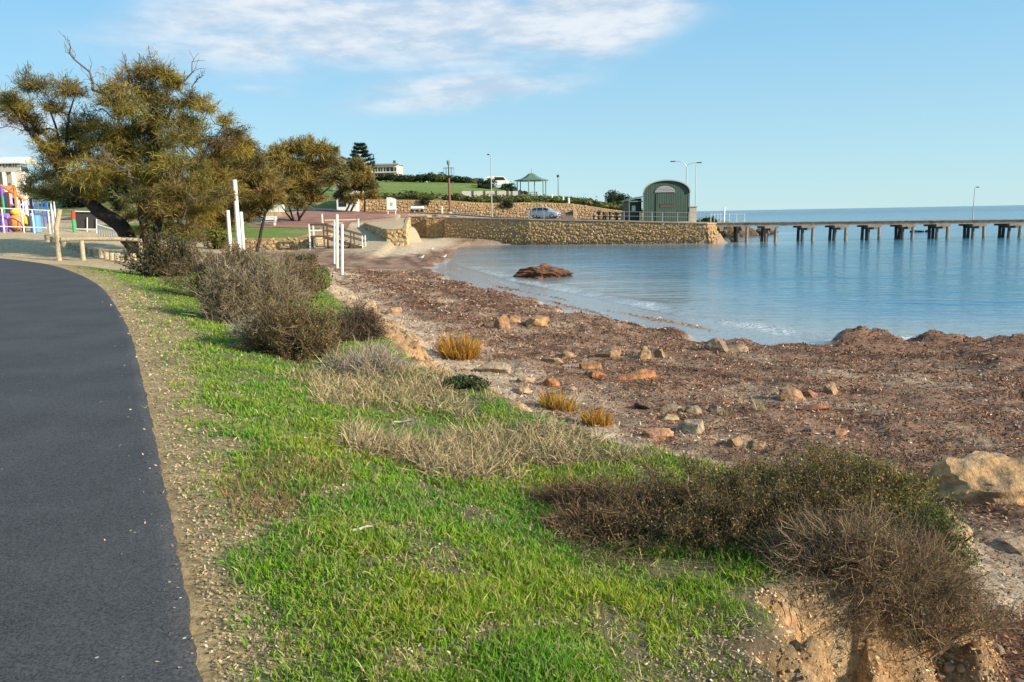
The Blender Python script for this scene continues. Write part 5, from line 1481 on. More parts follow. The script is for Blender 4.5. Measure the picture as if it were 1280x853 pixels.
# ------------------------------------------------------------------ playground and building on the left
def P_(px, py, y): return tuple(D(px, py, y))
PY = 60.0
pz = at_ground(30, PY).z
purple = principled('purple_paint', (0.22, 0.10, 0.42), 0.45); orangeP = principled('orange_paint', (0.75, 0.22, 0.03), 0.45)
blueP = principled('blue_paint', (0.03, 0.16, 0.60), 0.4); greenP = principled('green_paint', (0.03, 0.35, 0.13), 0.45)
yellowP = principled('yellow_paint', (0.75, 0.50, 0.06), 0.45); redP = principled('red_paint', (0.55, 0.06, 0.03), 0.45); lilac = principled('lilac_paint', (0.42, 0.38, 0.62), 0.5)
b = at_ground(22, PY)
root = empty('play_tower', b, 'orange and purple climbing tower with a sloping orange beam on the playground', 'playground')
def upright(px, top, y, mat, r=0.06, nm='upright'):
    m = MB(); t = D(px, top, y); m.tube([(t.x, y, hz(t.x, y) - 0.1), (t.x, y, t.z)], r, 8); return m.build(nm, mat, root)
for px, top, mt in ((1, 232, purple), (6, 238, lilac), (9.5, 240, orangeP), (13, 242, lilac), (17.5, 232, orangeP), (-3, 228, orangeP), (3, 246, greenP)): upright(px, top, PY + random.uniform(-0.8, 0.8), mt, 0.085)
m = MB(); m.tube([P_(1, 232, PY), P_(30, 250, PY - 0.5)], 0.10, 8); m.build('sloping_beam', orangeP, root)
m = MB(); m.prism([P_(3, 232, PY + 1), P_(17, 232, PY + 1), P_(22, 243, PY + 1), P_(12, 241, PY + 1)], (0, 0.1, 0)); m.build('roof_panel', principled('peach_panel', (0.75, 0.34, 0.16), 0.6), root)
m = MB(); a_ = D(9, 256, PY); m.box((a_.x, PY + 0.6, a_.z), (1.6, 1.6, 0.12)); m.build('deck', lilac, root)
m = MB(); a_ = D(8, 250, PY); m.box((a_.x - 0.2, PY + 0.2, a_.z), (0.7, 0.06, 1.0)); m.build('panel', lilac, root)
m = MB(); m.box((D(0, 250, PY).x, PY - 0.3, D(0, 250, PY).z), (0.4, 0.08, 1.1)); m.build('panel', greenP, root)
b = at_ground(11, PY - 2)
root = empty('play_drum', b, 'purple drum and orange ball climber at the foot of the tower', 'playground')
m = MB(); m.lathe((D(9, 285, PY - 2).x, PY - 2, b.z), [(0.45, 0), (0.5, 0.5), (0.48, 1.2), (0.42, 1.3)], 14); m.build('drum', purple, root, smooth=False)
m = MB(); a_ = D(19.5, 275, PY - 2); m.lathe((a_.x, PY - 2, b.z + 0.05), [(0.08, 0), (0.42, 0.25), (0.5, 0.6), (0.42, 0.95), (0.1, 1.2)], 14); m.build('ball', principled('terracotta_paint', (0.62, 0.22, 0.08), 0.5), root, smooth=True)
m = MB(); a_ = D(19, 262, PY - 2); m.lathe((a_.x, PY - 2, a_.z - 0.2), [(0.05, -0.25), (0.32, -0.1), (0.34, 0.1), (0.05, 0.3)], 12); m.build('cap', yellowP, root, smooth=True)
b = at_ground(54, PY - 1)
root = empty('play_fort', b, 'bright blue panelled play fort on the playground', 'playground')
for px0, px1, t0, t1 in ((42, 46, 250, 288), (46.5, 51, 249, 286), (51.5, 56, 250, 284), (56.5, 62, 252, 280)):
    m = MB(); a_ = D(px0, t0, PY - 1); c_ = D(px1, t1, PY - 1); m.box(((a_.x + c_.x) / 2, PY - 1, (a_.z + c_.z) / 2), (c_.x - a_.x, 0.12, a_.z - c_.z)); m.build('panel', blueP, root)
m = MB(); a_ = D(48, 282, PY - 1.3); m.lathe((a_.x, PY - 1.6, hz(a_.x, PY - 1.6)), [(0.36, 0), (0.36, 1.15), (0.3, 1.2)], 14); m.build('barrel', principled('pale_blue_paint', (0.10, 0.30, 0.62), 0.4), root)
for px in (24, 28, 35, 41, 63, 67):
    m = MB(); t = D(px, 250, PY - 0.6); m.tube([(t.x, PY - 0.6, hz(t.x, PY - 0.6) - 0.1), tuple(t)], 0.055, 8); m.build('upright', M_white if px in (28, 63, 67) else lilac, root)
m = MB(); m.lathe((D(33, 275, PY - 0.5).x, PY - 0.5, b.z + 0.3), [(0.1, 0), (0.3, 0.3), (0.28, 0.8), (0.05, 1.0)], 10); m.build('yellow_seat', yellowP, root, smooth=True)
m = MB(); m.tube([P_(28, 250, PY - 0.6), P_(36, 249.5, PY - 0.6)], 0.06, 8); m.build('top_bar', yellowP, root)
# white pipe fence in front of the playground
FY = 57.0
b = at_ground(30, FY); root = empty('pipe_fence', b, 'white pipe fence along the front of the playground', 'fence')
for px, top in ((-8, 260), (2, 260.5), (27, 262), (60, 263.5), (65.5, 263.5), (40, 262.5)):
    m = MB(); t = D(px, top, FY); m.tube([(t.x, FY, hz(t.x, FY) - 0.1), tuple(t)], 0.045, 8); m.build('post', M_white, root)
for a, c in (((-10, 260), (62, 263.5)), ((-10, 283), (58, 285))):
    m = MB(); m.tube([P_(*a, FY), P_(*c, FY)], 0.04, 8); m.build('rail', M_white, root)
# far right bits seen under the leaning trunk
b = at_ground(91, 62); root = empty('play_post', b, 'green and red play post under the leaning trunk', 'playground')
m = MB(); t = D(91.5, 274, 62); m.tube([(t.x, 62, hz(t.x, 62)), tuple(t)], 0.12, 10); m.build('lower_sleeve', greenP, root)
m = MB(); u_ = D(91.5, 264, 62); m.tube([tuple(t), tuple(u_)], 0.14, 10); m.build('upper_sleeve', redP, root)
b = at_ground(106, 64); root = empty('court_fence', b, 'dark mesh court fence with white rails behind the leaning trunk', 'fence')
m = MB(); a_ = D(94, 264, 64); c_ = D(121, 286, 64); m.box(((a_.x + c_.x) / 2, 64, (a_.z + c_.z) / 2), (c_.x - a_.x, 0.04, a_.z - c_.z)); m.build('mesh_panel', principled('dark_mesh', (0.05, 0.05, 0.045), 0.9, 0.1, 30, 0.4, 20), root)
for y0_ in (264.5, 286.5):
    m = MB(); m.tube([P_(94, y0_, 63.9), P_(121, y0_ + 0.5, 63.9)], 0.05, 6); m.build('rail', M_white, root)
for px in (109, 120.5):
    m = MB(); m.tube([P_(px, 264 + (8 if px < 115 else 10), 63.9), (D(px, 290, 63.9).x, 63.9, hz(D(px, 290, 63.9).x, 63.9))], 0.04, 6); m.build('post', M_white, root)
b = at_ground(137, 55); root = empty('ramp_railing', b, 'white balustrade sloping down behind the leaning trunk', 'railing')
for i in range(11):
    px = 122 + i * 3.0; t = D(px, 281 + i * 0.9, 55 - i * 0.1); m = MB(); m.tube([(t.x, t.y, hz(t.x, t.y) - 0.05), tuple(t)], 0.035, 6); m.build('baluster', M_white, root)
m = MB(); m.tube([P_(121, 281, 55), P_(153, 290, 54)], 0.045, 6); m.build('handrail', M_white, root)

# long pale building with a veranda behind the playground
BY = 84.0
z0 = hz(gx(10, BY), BY)
root = empty('clubhouse', (gx(5, BY), BY, z0), 'pale grey flat-fronted building with dark lettering behind the playground', 'building')
xl, xr = gx(-90, BY), gx(36, BY)
ztop = D(20, 197, BY).z; zf0 = D(20, 205, BY).z; zs1 = D(20, 215, BY).z
cream = principled('cream_render', (0.40, 0.37, 0.30), 0.85, 0.1, 5, 0.08, 1)
m = MB(); m.box(((xl + xr) / 2 - 0.5, BY + 2.2, (z0 + zf0) / 2 - 0.1), (xr - xl - 1.5, 2.4, zf0 - z0)); m.build('wall', cream, root)
m = MB(); m.prism([(xl, BY - 0.4, zf0 + 0.02), (xr + 0.2, BY - 0.4, zf0 + 0.02), (xr, BY + 2, ztop + 0.1), (xl, BY + 2, ztop + 0.1)], (0, 0, 0.12)); rf = m.build('roof', principled('pale_roof', (0.60, 0.59, 0.55), 0.6, 0.0, 1, 0.08, 2), root)
m = MB(); m.prism([(xr + 0.2, BY - 0.4, zf0 + 0.02), (xr + 0.2, BY + 3.6, zf0 + 0.02), (xr, BY + 2, ztop + 0.1)], (-0.2, 0, 0)); m.build('gable', cream, root)
m = MB(); m.box(((xl + xr) / 2, BY - 0.05, (zs1 + zf0) / 2), (xr - xl, 0.2, zf0 - zs1 - 0.02)); fa = m.build('fascia_board', principled('fascia', (0.46, 0.44, 0.38), 0.8, 0, 1, 0.08, 2), root)
for px in (-6, 4.5, 14.5, 26, 38):
    m = MB(); xx = gx(px, BY - 0.1); m.box((xx, BY - 0.1, (z0 + zs1) / 2), (0.26, 0.26, zs1 - z0 - 0.02)); m.build('column', M_white, root)
for px in (-2, 9, 20, 32):
    m = MB(); xx = gx(px, BY); m.box((xx, BY + 0.97, z0 + 1.9), (1.2, 0.1, 1.6)); wn_ = m.build('window', M_glass, root)
    m = MB(); m.box((xx, BY + 0.93, z0 + 1.05), (1.35, 0.14, 0.08)); m.build('sill', M_white, wn_)
cu = bpy.data.curves.new('lettering', 'FONT'); cu.body = 'FORIES'; cu.size = 0.62; cu.extrude = 0.02; cu.space_character = 1.25; cu.align_x = 'CENTER'
tobj = bpy.data.objects.new('lettering', cu); COL.objects.link(tobj)
dg = bpy.context.evaluated_depsgraph_get(); tme = bpy.data.meshes.new_from_object(tobj.evaluated_get(dg)); bpy.data.objects.remove(tobj)
lo = link('lettering', tme, M_dark, root); lo.rotation_euler = (math.pi / 2, 0, 0)
lp = D(14.5, 209.3, BY); lo.location = Vector((lp.x, BY - 0.18, lp.z)) - root.location
p = at_ground(12, 96); bush('far_tree', 'green tree top showing above the pale building roof', (p.x, 96, ztop - 2.2), 2.4, 1.5, 3.4, [(0.07, 0.10, 0.03), (0.05, 0.08, 0.025)], 2600, 0.16, None, 'tree')

# walls glimpsed between the trunks
for px0, px1, t0, t1, yy, lb, mt in ((250, 279, 261.5, 268, 92, 'white wall glimpsed between the trunks behind the lawn', M_white), (312, 356, 256, 267.5, 100, 'white panelled wall behind the forking tree', M_white), (300, 366, 266, 281, 96, 'tan limestone wall behind the lawn', principled('tan_wall', (0.46, 0.33, 0.18), 0.9, 0.7, 3, 0.35, 2))):
    a_ = D(px0, t0, yy); c_ = D(px1, t1, yy); n_ = 6
    root = empty('garden_wall', ((a_.x + c_.x) / 2, yy, hz((a_.x + c_.x) / 2, yy)), lb, 'wall')
    for i in range(n_):
        m = MB(); wl = (c_.x - a_.x) / n_; zlo = min(c_.z, hz(a_.x + wl * (i + 0.5), yy)) - 0.1
        m.box((a_.x + wl * (i + 0.5), yy, (a_.z + zlo) / 2), (wl - 0.05, 0.25, a_.z - zlo)); m.build('panel', mt, root)

# ------------------------------------------------------------------ wharf: green shed, railing, lamps, car
SHY = 91.5
a_ = D(804, 278, SHY); c_ = D(861, 279, SHY)
sx0, sx1 = a_.x, c_.x; scx = (sx0 + sx1) / 2; sw = sx1 - sx0
sz0 = hz(scx, SHY + 1.5) - 0.02; sze = D(832, 241, SHY).z; szt = D(832, 224.5, SHY).z
root = empty('green_shed', (scx, SHY, sz0), 'green corrugated boat shed with a curved roof on the wharf', 'shed')


def corrugated(name, col):
    m = bpy.data.materials.new(name); m.use_nodes = True; t = NT(m.node_tree); bs = m.node_tree.nodes['Principled BSDF']
    tcn = t.n('ShaderNodeTexCoord'); sp = t.n('ShaderNodeSeparateXYZ', i_0=tcn.outputs['Object'])
    wv = t.math('SINE', t.math('MULTIPLY', sp.outputs[0], 2 * math.pi / 0.20))
    mp_ = t.n('ShaderNodeMapping', i_Vector=tcn.outputs['Object']); mp_.inputs['Scale'].default_value = (2.2, 2.2, 0.25)
    n = t.n('ShaderNodeTexNoise', i_Vector=mp_.outputs[0], i_Scale=1.6, i_Detail=6.0, i_Roughness=0.65)
    k = t.n('ShaderNodeMapRange', i_0=n.outputs[0], i_1=0.3, i_2=0.7, i_3=0.72, i_4=1.28)
    g = t.n('ShaderNodeCombineColor', i_0=k.outputs[0], i_1=k.outputs[0], i_2=k.outputs[0])
    t.l(t.mix(1.0, col, g.outputs[0], 'MULTIPLY'), bs.inputs['Base Color']); bs.inputs['Roughness'].default_value = 0.55
    bp = t.n('ShaderNodeBump', i_Strength=0.3, i_Distance=0.02, i_Height=wv); t.l(bp.outputs[0], bs.inputs['Normal'])
    return m


M_cg = corrugated('green_corrugated', (0.034, 0.064, 0.042)); M_cg2 = corrugated('dark_green_corrugated', (0.022, 0.036, 0.026))
M_trim = principled('grey_trim', (0.33, 0.36, 0.33), 0.6)
def arch(inset, n=20):
    out = []
    for i in range(n + 1):
        th = math.pi * (1 - i / n); out.append((scx + (sw / 2 + 0.12 - inset) * math.cos(th), sze + (szt - sze - inset) * math.sin(th) ** 0.92))
    return out
face = [(sx0 + 0.05, sz0), (sx1 - 0.05, sz0)] + [(x_, z_) for x_, z_ in reversed(arch(0.16))]
DEP = 9.0
m = MB(); m.prism([(x_, SHY, z_) for x_, z_ in face], (DEP * 0.19, DEP, 0)); wl = m.build('wall', M_cg, root)
m = MB(); o_, i_ = arch(0.0), arch(0.14)
for k in range(len(o_) - 1):
    m.prism([(o_[k][0], SHY - 0.25, o_[k][1]), (o_[k + 1][0], SHY - 0.25, o_[k + 1][1]), (i_[k + 1][0], SHY - 0.25, i_[k + 1][1]), (i_[k][0], SHY - 0.25, i_[k][1])], (DEP * 0.19, DEP + 0.5, 0))
rf = m.build('curved_roof', M_trim, root)
m = MB()
for s_, xx in ((-1, sx0), (1, sx1)): m.box((xx + s_ * 0.03, SHY - 0.03, (sz0 + sze) / 2), (0.09, 0.09, sze - sz0))
m.build('corner_trim', principled('pale_green_trim', (0.13, 0.18, 0.13), 0.6), root)
vx = D(831, 238, SHY).x; vz0 = D(831, 241, SHY).z; vz1 = D(831, 232.5, SHY).z; vw = D(845, 238, SHY).x - D(819, 238, SHY).x
vent = [(vx + vw / 2 * math.cos(t_ * math.pi / 12) * (1.0), SHY - 0.02, vz0 + (vz1 - vz0) * math.sin(t_ * math.pi / 12)) for t_ in range(13)]
m = MB(); m.prism(vent, (0, -0.05, 0)); vn = m.build('louvre_panel', principled('grey_louvre', (0.27, 0.27, 0.26), 0.7), root)
for i in range(4):
    m = MB(); f_ = 0.1 + i * 0.21; ww = vw * math.sqrt(max(1 - f_ ** 2, 0.05)) * 0.94; m.box((vx, SHY - 0.09, vz0 + (vz1 - vz0) * f_), (ww, 0.05, 0.06), rx=0.5); m.build('slat', principled('slat_grey', (0.38, 0.38, 0.37), 0.7), vn)
dx0 = D(820, 260, SHY).x; dx1 = D(848, 260, SHY).x
m = MB(); m.box(((dx0 + dx1) / 2, SHY - 0.05, (sz0 + 0.1 + vz0 - 0.1) / 2), (dx1 - dx0, 0.06, vz0 - sz0 - 0.2)); dr = m.build('sliding_door', M_cg, root)
m = MB(); m.box((D(833, 256, SHY).x, SHY - 0.11, D(833, 255.5, SHY).z), (1.45, 0.05, 0.09)); m.build('dark_bar', M_dark, dr)
m = MB(); m.box((D(833, 258, SHY).x, SHY - 0.10, D(833, 258, SHY).z), (1.45, 0.03, 0.32)); m.build('name_board', principled('faded_board', (0.075, 0.062, 0.045), 0.8, 0, 1, 0.3, 6), dr)
m = MB(); m.box((scx, SHY - 0.04, sz0 + 0.06), (sw, 0.07, 0.12)); m.build('sill_beam', M_trim, root)
# lean-to
lx0 = D(786, 275, SHY).x; lz1 = D(786, 251.5, SHY).z; lz2 = D(804, 246.5, SHY).z
m = MB(); m.prism([(lx0 + 0.15, SHY + 1.2, sz0), (sx0, SHY + 1.2, sz0), (sx0, SHY + 1.2, lz2 - 0.1), (lx0 + 0.15, SHY + 1.2, lz1 - 0.1)], (0, 5, 0)); lt = m.build('lean_to', M_cg2, root)
m = MB(); m.prism([(lx0 - 0.05, SHY + 0.1, lz1), (sx0 - 0.02, SHY + 0.1, lz2), (sx0 - 0.02, SHY + 0.1, lz2 + 0.1), (lx0 - 0.05, SHY + 0.1, lz1 + 0.1)], (0, 6.3, 0)); m.build('lean_to_roof', principled('green_grey_roof', (0.16, 0.19, 0.16), 0.5), lt)
m = MB(); m.box((lx0 + 0.08, SHY + 0.25, (sz0 + lz1) / 2), (0.1, 0.1, lz1 - sz0)); m.build('porch_post', principled('pale_green_trim', (0.3, 0.36, 0.29)), lt)
m = MB(); m.box(((lx0 + sx0) / 2, SHY + 0.2, lz1 - 0.05), (sx0 - lx0, 0.08, 0.12)); m.build('porch_beam', principled('pale_green_trim', (0.3, 0.36, 0.29)), lt)
m = MB(); m.box((D(794, 262, SHY).x, SHY + 1.15, D(794, 260.5, SHY).z), (0.42, 0.05, 0.6)); m.build('notice', principled('notice_white', (0.6, 0.6, 0.58), 0.6), lt)
q = at_ground(864.5, 96); root = empty('small_hut', q, 'small cream hut half hidden behind the right side of the green shed', 'hut')
m = MB(); m.box((q.x, 96, q.z + 0.85), (0.9, 1.2, 1.9)); m.build('wall', cream, root)
m = MB(); m.box((q.x, 96, q.z + 1.86), (1.1, 1.4, 0.12)); m.build('roof', M_trim, root)

# wharf railing, one long thing with its posts
wall_line = lambda x: (np.interp(x, [-7.8, 2.3, 13, 23], [98, 93.3, 90.2, 87.3]) + 0.35, np.interp(x, [-7.8, 2.3, 13, 23], [1.34, 0.95, 0.58, 0.22]) + 0.12)
root = empty('wharf_railing', (2.0, wall_line(2.0)[0], wall_line(2.0)[1]), 'thin silver pipe railing along the top of the sea wall', 'railing')
pxs = [566, 580, 593, 607, 624, 642, 661, 680, 700, 720, 740, 760, 780, 800, 815, 828, 847, 861, 875, 888]
pts1, pts2 = [], []
for px in pxs:
    x_ = 0.0
    for _ in range(8): y_ = wall_line(x_)[0]; x_ = D(px, 275, y_).x
    y_, z_ = wall_line(x_)
    m = MB(); m.tube([(x_, y_, z_ - 0.1), (x_, y_, z_ + 1.0)], 0.032, 6); m.build('post', M_galv, root)
    pts1.append((x_, y_, z_ + 1.0)); pts2.append((x_, y_, z_ + 0.52))
for pp in (pts1, pts2):
    m = MB(); m.tube(pp, 0.022, 6); m.build('rail', M_galv, root)

# lamps and poles
def pole(name, label, px, top_py, y, r=0.08, mat=None, cat='lamp', base=None):
    b = base or at_ground(px, y); t = D(px, top_py, y); root = empty(name, b, label, cat)
    m = MB(); m.tube([(b.x, y, b.z - 0.1), (b.x, y, b.z + 0.4), (b.x, y, t.z)], [r * 1.4, r, r * 0.65], 8); m.build('pole', mat or M_galv, root)
    return root, Vector((b.x, y, t.z))
root, t = pole('street_lamp', 'tall grey street lamp beside the road left of the car', 615, 196, 104)
m = MB(); m.tube([t, (t.x - 0.1, t.y - 0.3, t.z + 0.15), (t.x - 0.25, t.y - 0.8, t.z + 0.2)], 0.04, 6); m.build('arm', M_galv, root)
m = MB(); m.box((t.x - 0.28, t.y - 1.0, t.z + 0.2), (0.3, 0.6, 0.12), bev=0.04); m.build('lamp_head', M_dark, root)
root, t = pole('street_lamp', 'tall double-armed street lamp behind the green shed', 857.5, 209, 100, 0.10)
for s_, hx in ((-1, 841), (1, 874)):
    e = D(hx, 202 if s_ < 0 else 203.5, 100); m = MB()
    m.tube([t, (t.x + s_ * 0.25, 100, t.z + 0.35), (t.x + s_ * 0.7, 100, e.z - 0.02), (e.x, 100, e.z)], 0.05, 6); m.build('arm', M_galv, root)
    m = MB(); m.box((e.x, 100, e.z), (0.62, 0.28, 0.12), bev=0.04); m.build('lamp_head', M_dark, root)
root, t = pole('flag_pole', 'slim grey pole right of the green shed', 869, 208, 96, 0.06, None, 'pole')
m = MB(); m.lathe((t.x, t.y, t.z), [(0.05, 0), (0.08, 0.06), (0.02, 0.14)], 8); m.build('finial', M_galv, root)
root, t = pole('lamp_post', 'short dark lamp post on the slope right of the rotunda', 698, 222, 122, 0.06, M_dark)
m = MB(); m.lathe((t.x, t.y, t.z), [(0.06, 0), (0.2, 0.05), (0.2, 0.3), (0.05, 0.42)], 8); m.build('lamp_head', M_dark, root)
root, t = pole('telegraph_pole', 'dark timber telegraph pole in front of the white house', 470, 193, 140, 0.14, M_rail, 'pole')
m = MB(); m.box((t.x, t.y, t.z - 1.4), (0.35, 0.3, 0.5)); m.build('junction_box', M_dark, root)
m = MB(); m.tube([(t.x, t.y, t.z - 0.6), (t.x + 0.4, t.y, t.z + 0.1), (t.x + 0.9, t.y, t.z + 0.25)], 0.03, 6); m.build('lamp_arm', M_galv, root)
# ship's-mast lamp with its crow's nest
q = at_ground(562.5, 106)
root = empty('mast_lamp', q, 'brown mast with a crow\'s nest platform and a lantern on top', 'lamp')
zt_ = D(562.5, 200, 106).z; zc = D(562.5, 220, 106).z
m = MB(); m.tube([(q.x, q.y, q.z - 0.1), (q.x, q.y, zc)], [0.17, 0.13], 10); m.build('mast', principled('mast_brown', (0.20, 0.075, 0.045), 0.6), root)
m = MB(); m.tube([(q.x, q.y, zc), (q.x, q.y, zt_ - 0.7)], [0.10, 0.06], 8); m.build('upper_mast', M_dark, root)
m = MB(); m.lathe((q.x, q.y, zc - 0.25), [(0.12, 0), (0.25, 0.12), (0.66, 0.22), (0.66, 0.3)], 12); pf = m.build('platform', M_dark, root)
for k in range(6):
    a = k * math.pi / 3; xx, yy = q.x + 0.68 * math.cos(a), q.y + 0.68 * math.sin(a)
    m = MB(); m.tube([(xx, yy, zc + 0.02), (xx * 1.0, yy, zc + 1.0)], 0.022, 5); m.build('stanchion', M_dark, pf)
ring = [(q.x + 0.68 * math.cos(k * math.pi / 8), q.y + 0.68 * math.sin(k * math.pi / 8), zc + 1.0) for k in range(17)]
m = MB(); m.tube(ring, 0.022, 5); m.build('hoop', M_dark, pf)
m = MB(); m.lathe((q.x, q.y, zt_ - 0.7), [(0.06, 0), (0.17, 0.1), (0.23, 0.42), (0.26, 0.45), (0.14, 0.62), (0.03, 0.72)], 8); m.build('lantern', principled('lantern_grey', (0.22, 0.23, 0.23), 0.3), root)
m = MB(); m.lathe((q.x, q.y, q.z), [(0.35, 0), (0.35, 0.12), (0.2, 0.25)], 10); m.build('footing', principled('tan_wall', (0.46, 0.33, 0.18)), root)

# silver car on the road
def wheel(m_root, c, r, axis_dir):
    root_w = bpy.data.objects.new('wheel', None)
    t = axis_dir.normalized()
    m = MB(); m.tube([c - t * 0.1, c - t * 0.1 + t * 0.02, c + t * 0.08, c + t * 0.1], [r * 0.93, r, r, r * 0.93], 18); w_ = m.build('wheel', M_rubber, m_root)
    m = MB(); m.tube([c + t * 0.095, c + t * 0.112], [r * 0.62, r * 0.55], 12); m.build('rim', M_galv, w_)


cy = 101.0; cp = at_ground(681.5, cy); cp.z += 0.09
root = empty('hatchback_car', cp, 'silver five-door car driving right along the wharf road', 'car')
silver = principled('silver_paint', (0.42, 0.45, 0.50), 0.28, metallic=0.45, coat=0.6)
ang = R(-22); ex = Vector((math.cos(ang), math.sin(ang), 0)); ey = Vector((-math.sin(ang), math.cos(ang), 0))
CS = 0.86
def C3(u, v, z): return cp + (ex * u + ey * v) * CS + Vector((0, 0, z * CS))
# body as lofted cross sections along the length u; (u, half width, z sill, z belt, z roof, roof half width)
sec = [(-2.08, 0.66, 0.42, 0.78, 0.86, 0.60), (-2.0, 0.80, 0.30, 0.92, 1.02, 0.66), (-1.85, 0.85, 0.24, 0.98, 1.45, 0.62), (-1.3, 0.87, 0.22, 0.98, 1.60, 0.62), (-0.4, 0.88, 0.22, 0.96, 1.64, 0.63), (0.35, 0.88, 0.22, 0.94, 1.58, 0.62),
       (0.95, 0.87, 0.22, 0.93, 1.26, 0.62), (1.3, 0.86, 0.22, 0.92, 1.02, 0.64), (1.75, 0.82, 0.24, 0.82, 0.88, 0.6), (2.08, 0.72, 0.3, 0.68, 0.72, 0.55), (2.16, 0.6, 0.4, 0.58, 0.6, 0.5)]
m = MB(); vs = []; fs = []
for u, hw, zs_, zbt, zr, rw in sec:
    vs += [C3(u, -hw, zs_), C3(u, -hw * 1.02, (zs_ + zbt) / 2), C3(u, -hw, zbt), C3(u, -rw, zr), C3(u, 0, zr + 0.03), C3(u, rw, zr), C3(u, hw, zbt), C3(u, hw * 1.02, (zs_ + zbt) / 2), C3(u, hw, zs_)]
for i in range(len(sec) - 1):
    for k in range(8): fs.append((i * 9 + k, i * 9 + k + 1, (i + 1) * 9 + k + 1, (i + 1) * 9 + k))
    fs.append((i * 9 + 8, i * 9, (i + 1) * 9, (i + 1) * 9 + 8))
fs.append(tuple(range(9))); fs.append(tuple(reversed(range(len(vs) - 9, len(vs)))))
m.add(vs, fs); body = m.build('body', silver, root, smooth=False)
def belt(u):
    us = [s_[0] for s_ in sec]; return [np.interp(u, us, [s_[k] for s_ in sec]) for k in (1, 3, 4, 5)]
def side_pane(us, side, nm='side_window'):
    m = MB(); lo_, hi_ = [], []
    for u in us:
        hw, zbt, zr, rw = belt(u); f0, f1 = 0.10, 0.82
        lo_.append(C3(u, side * (lerp(hw, rw, f0) + 0.012), lerp(zbt, zr, f0))); hi_.append(C3(u, side * (lerp(hw, rw, f1) + 0.012), lerp(zbt, zr, f1)))
    n = len(us); m.add(lo_ + hi_, [(i, i + 1, n + i + 1, n + i) for i in range(n - 1)]); m.build(nm, M_glass, root)
for sd in (-1, 1):
    side_pane([-1.72, -1.3, -1.08], sd); side_pane([-0.98, -0.4, -0.16], sd); side_pane([-0.04, 0.35, 0.72], sd)
m = MB(); m.add([C3(0.5, -0.56, 1.515), C3(0.5, 0.56, 1.515), C3(1.22, 0.60, 1.075), C3(1.22, -0.60, 1.075)], [(0, 1, 2, 3)]); m.build('windscreen', M_glass, root)
m = MB(); m.add([C3(-2.0, -0.56, 1.06), C3(-2.0, 0.56, 1.06), C3(-1.86, 0.54, 1.42), C3(-1.86, -0.54, 1.42)], [(0, 1, 2, 3)]); m.build('rear_window', M_glass, root)
for v in (-1, 1):
    for u in (-1.3, 1.3): wheel(root, C3(u, v * 0.82, 0.32), 0.32 * CS, ey * v)
    m = MB(); m.box(C3(2.0, v * 0.56, 0.66), (0.22, 0.3, 0.14), rz=ang, bev=0.03); m.build('headlight', principled('lamp_glass', (0.85, 0.85, 0.82), 0.1), root)
    m = MB(); m.box(C3(-2.03, v * 0.66, 0.88), (0.1, 0.16, 0.28), rz=ang); m.build('tail_light', redP, root)
    m = MB(); m.box(C3(0.75, v * 0.98, 1.0), (0.12, 0.18, 0.12), rz=ang, bev=0.03); m.build('mirror', silver, root)
    m = MB(); m.box(C3(-0.6, v * 0.905, 0.86), (0.16, 0.03, 0.03), rz=ang); m.build('door_handle', M_dark, root)
m = MB(); m.box(C3(2.13, 0, 0.5), (0.06, 0.9, 0.16), rz=ang); m.build('grille', M_dark, root)
m = MB(); m.box(C3(2.16, 0, 0.4), (0.03, 0.38, 0.1), rz=ang); m.build('number_plate', M_white, root)

# white sign board by the road
sy_ = 101.0; a_ = D(483, 247, sy_); c_ = D(495.5, 264, sy_)
q = Vector(((a_.x + c_.x) / 2, sy_, hz((a_.x + c_.x) / 2, sy_)))
root = empty('sign_board', q, 'upright white information board with a sloping top beside the road', 'sign')
m = MB(); m.prism([(a_.x, sy_, c_.z), (c_.x, sy_, c_.z), (c_.x, sy_, a_.z - 0.22), (lerp(a_.x, c_.x, 0.45), sy_, a_.z), (a_.x, sy_, a_.z - 0.02)], (0, 0.12, 0)); bd = m.build('panel', M_white, root)
m = MB(); m.box(((a_.x + c_.x) / 2 + 0.03, sy_ - 0.02, lerp(a_.z, c_.z, 0.42)), (0.28, 0.02, 0.16)); m.box(((a_.x + c_.x) / 2 + 0.03, sy_ - 0.02, lerp(a_.z, c_.z, 0.55)), (0.24, 0.02, 0.24)); tag(m.build('print', principled('print_grey', (0.42, 0.43, 0.46), 0.8), bd), kind='stuff')
m = MB(); m.box(((a_.x + c_.x) / 2, sy_ - 0.02, c_.z + 0.12), (c_.x - a_.x - 0.1, 0.02, 0.12)); m.build('dark_band', principled('band', (0.2, 0.18, 0.2), 0.8), bd)
for xx in (a_.x + 0.12, c_.x - 0.12):
    m = MB(); m.box((xx, sy_ + 0.06, (q.z + c_.z) / 2 - 0.05), (0.1, 0.1, max(c_.z - q.z, 0.1) + 0.2)); m.build('leg', M_white, root)
# white slab on dark feet beside the road
y_ = 107; a_ = D(513.5, 259.5, y_); c_ = D(530, 265, y_)
q = Vector(((a_.x + c_.x) / 2, y_, hz((a_.x + c_.x) / 2, y_) + 0.08)); root = empty('low_trailer', q, 'low white flat-sided trailer on dark wheels beside the road', 'trailer')
m = MB(); m.box((q.x, y_, q.z + 0.62), (c_.x - a_.x, 1.0, 0.36), bev=0.06); m.build('tray', M_white, root)
for k in (-0.62, 0, 0.62):
    m = MB(); m.tube([(q.x + k, y_ - 0.5, q.z + 0.2), (q.x + k, y_ - 0.3, q.z + 0.2)], 0.2, 12); m.build('wheel', M_rubber, root)
q = at_ground(553, 103); m = MB(); m.box((q.x, 103, q.z + 0.5), (0.16, 0.16, 1.0)); tag(m.build('bollard', M_white), 'small white bollard left of the mast lamp', 'bollard')

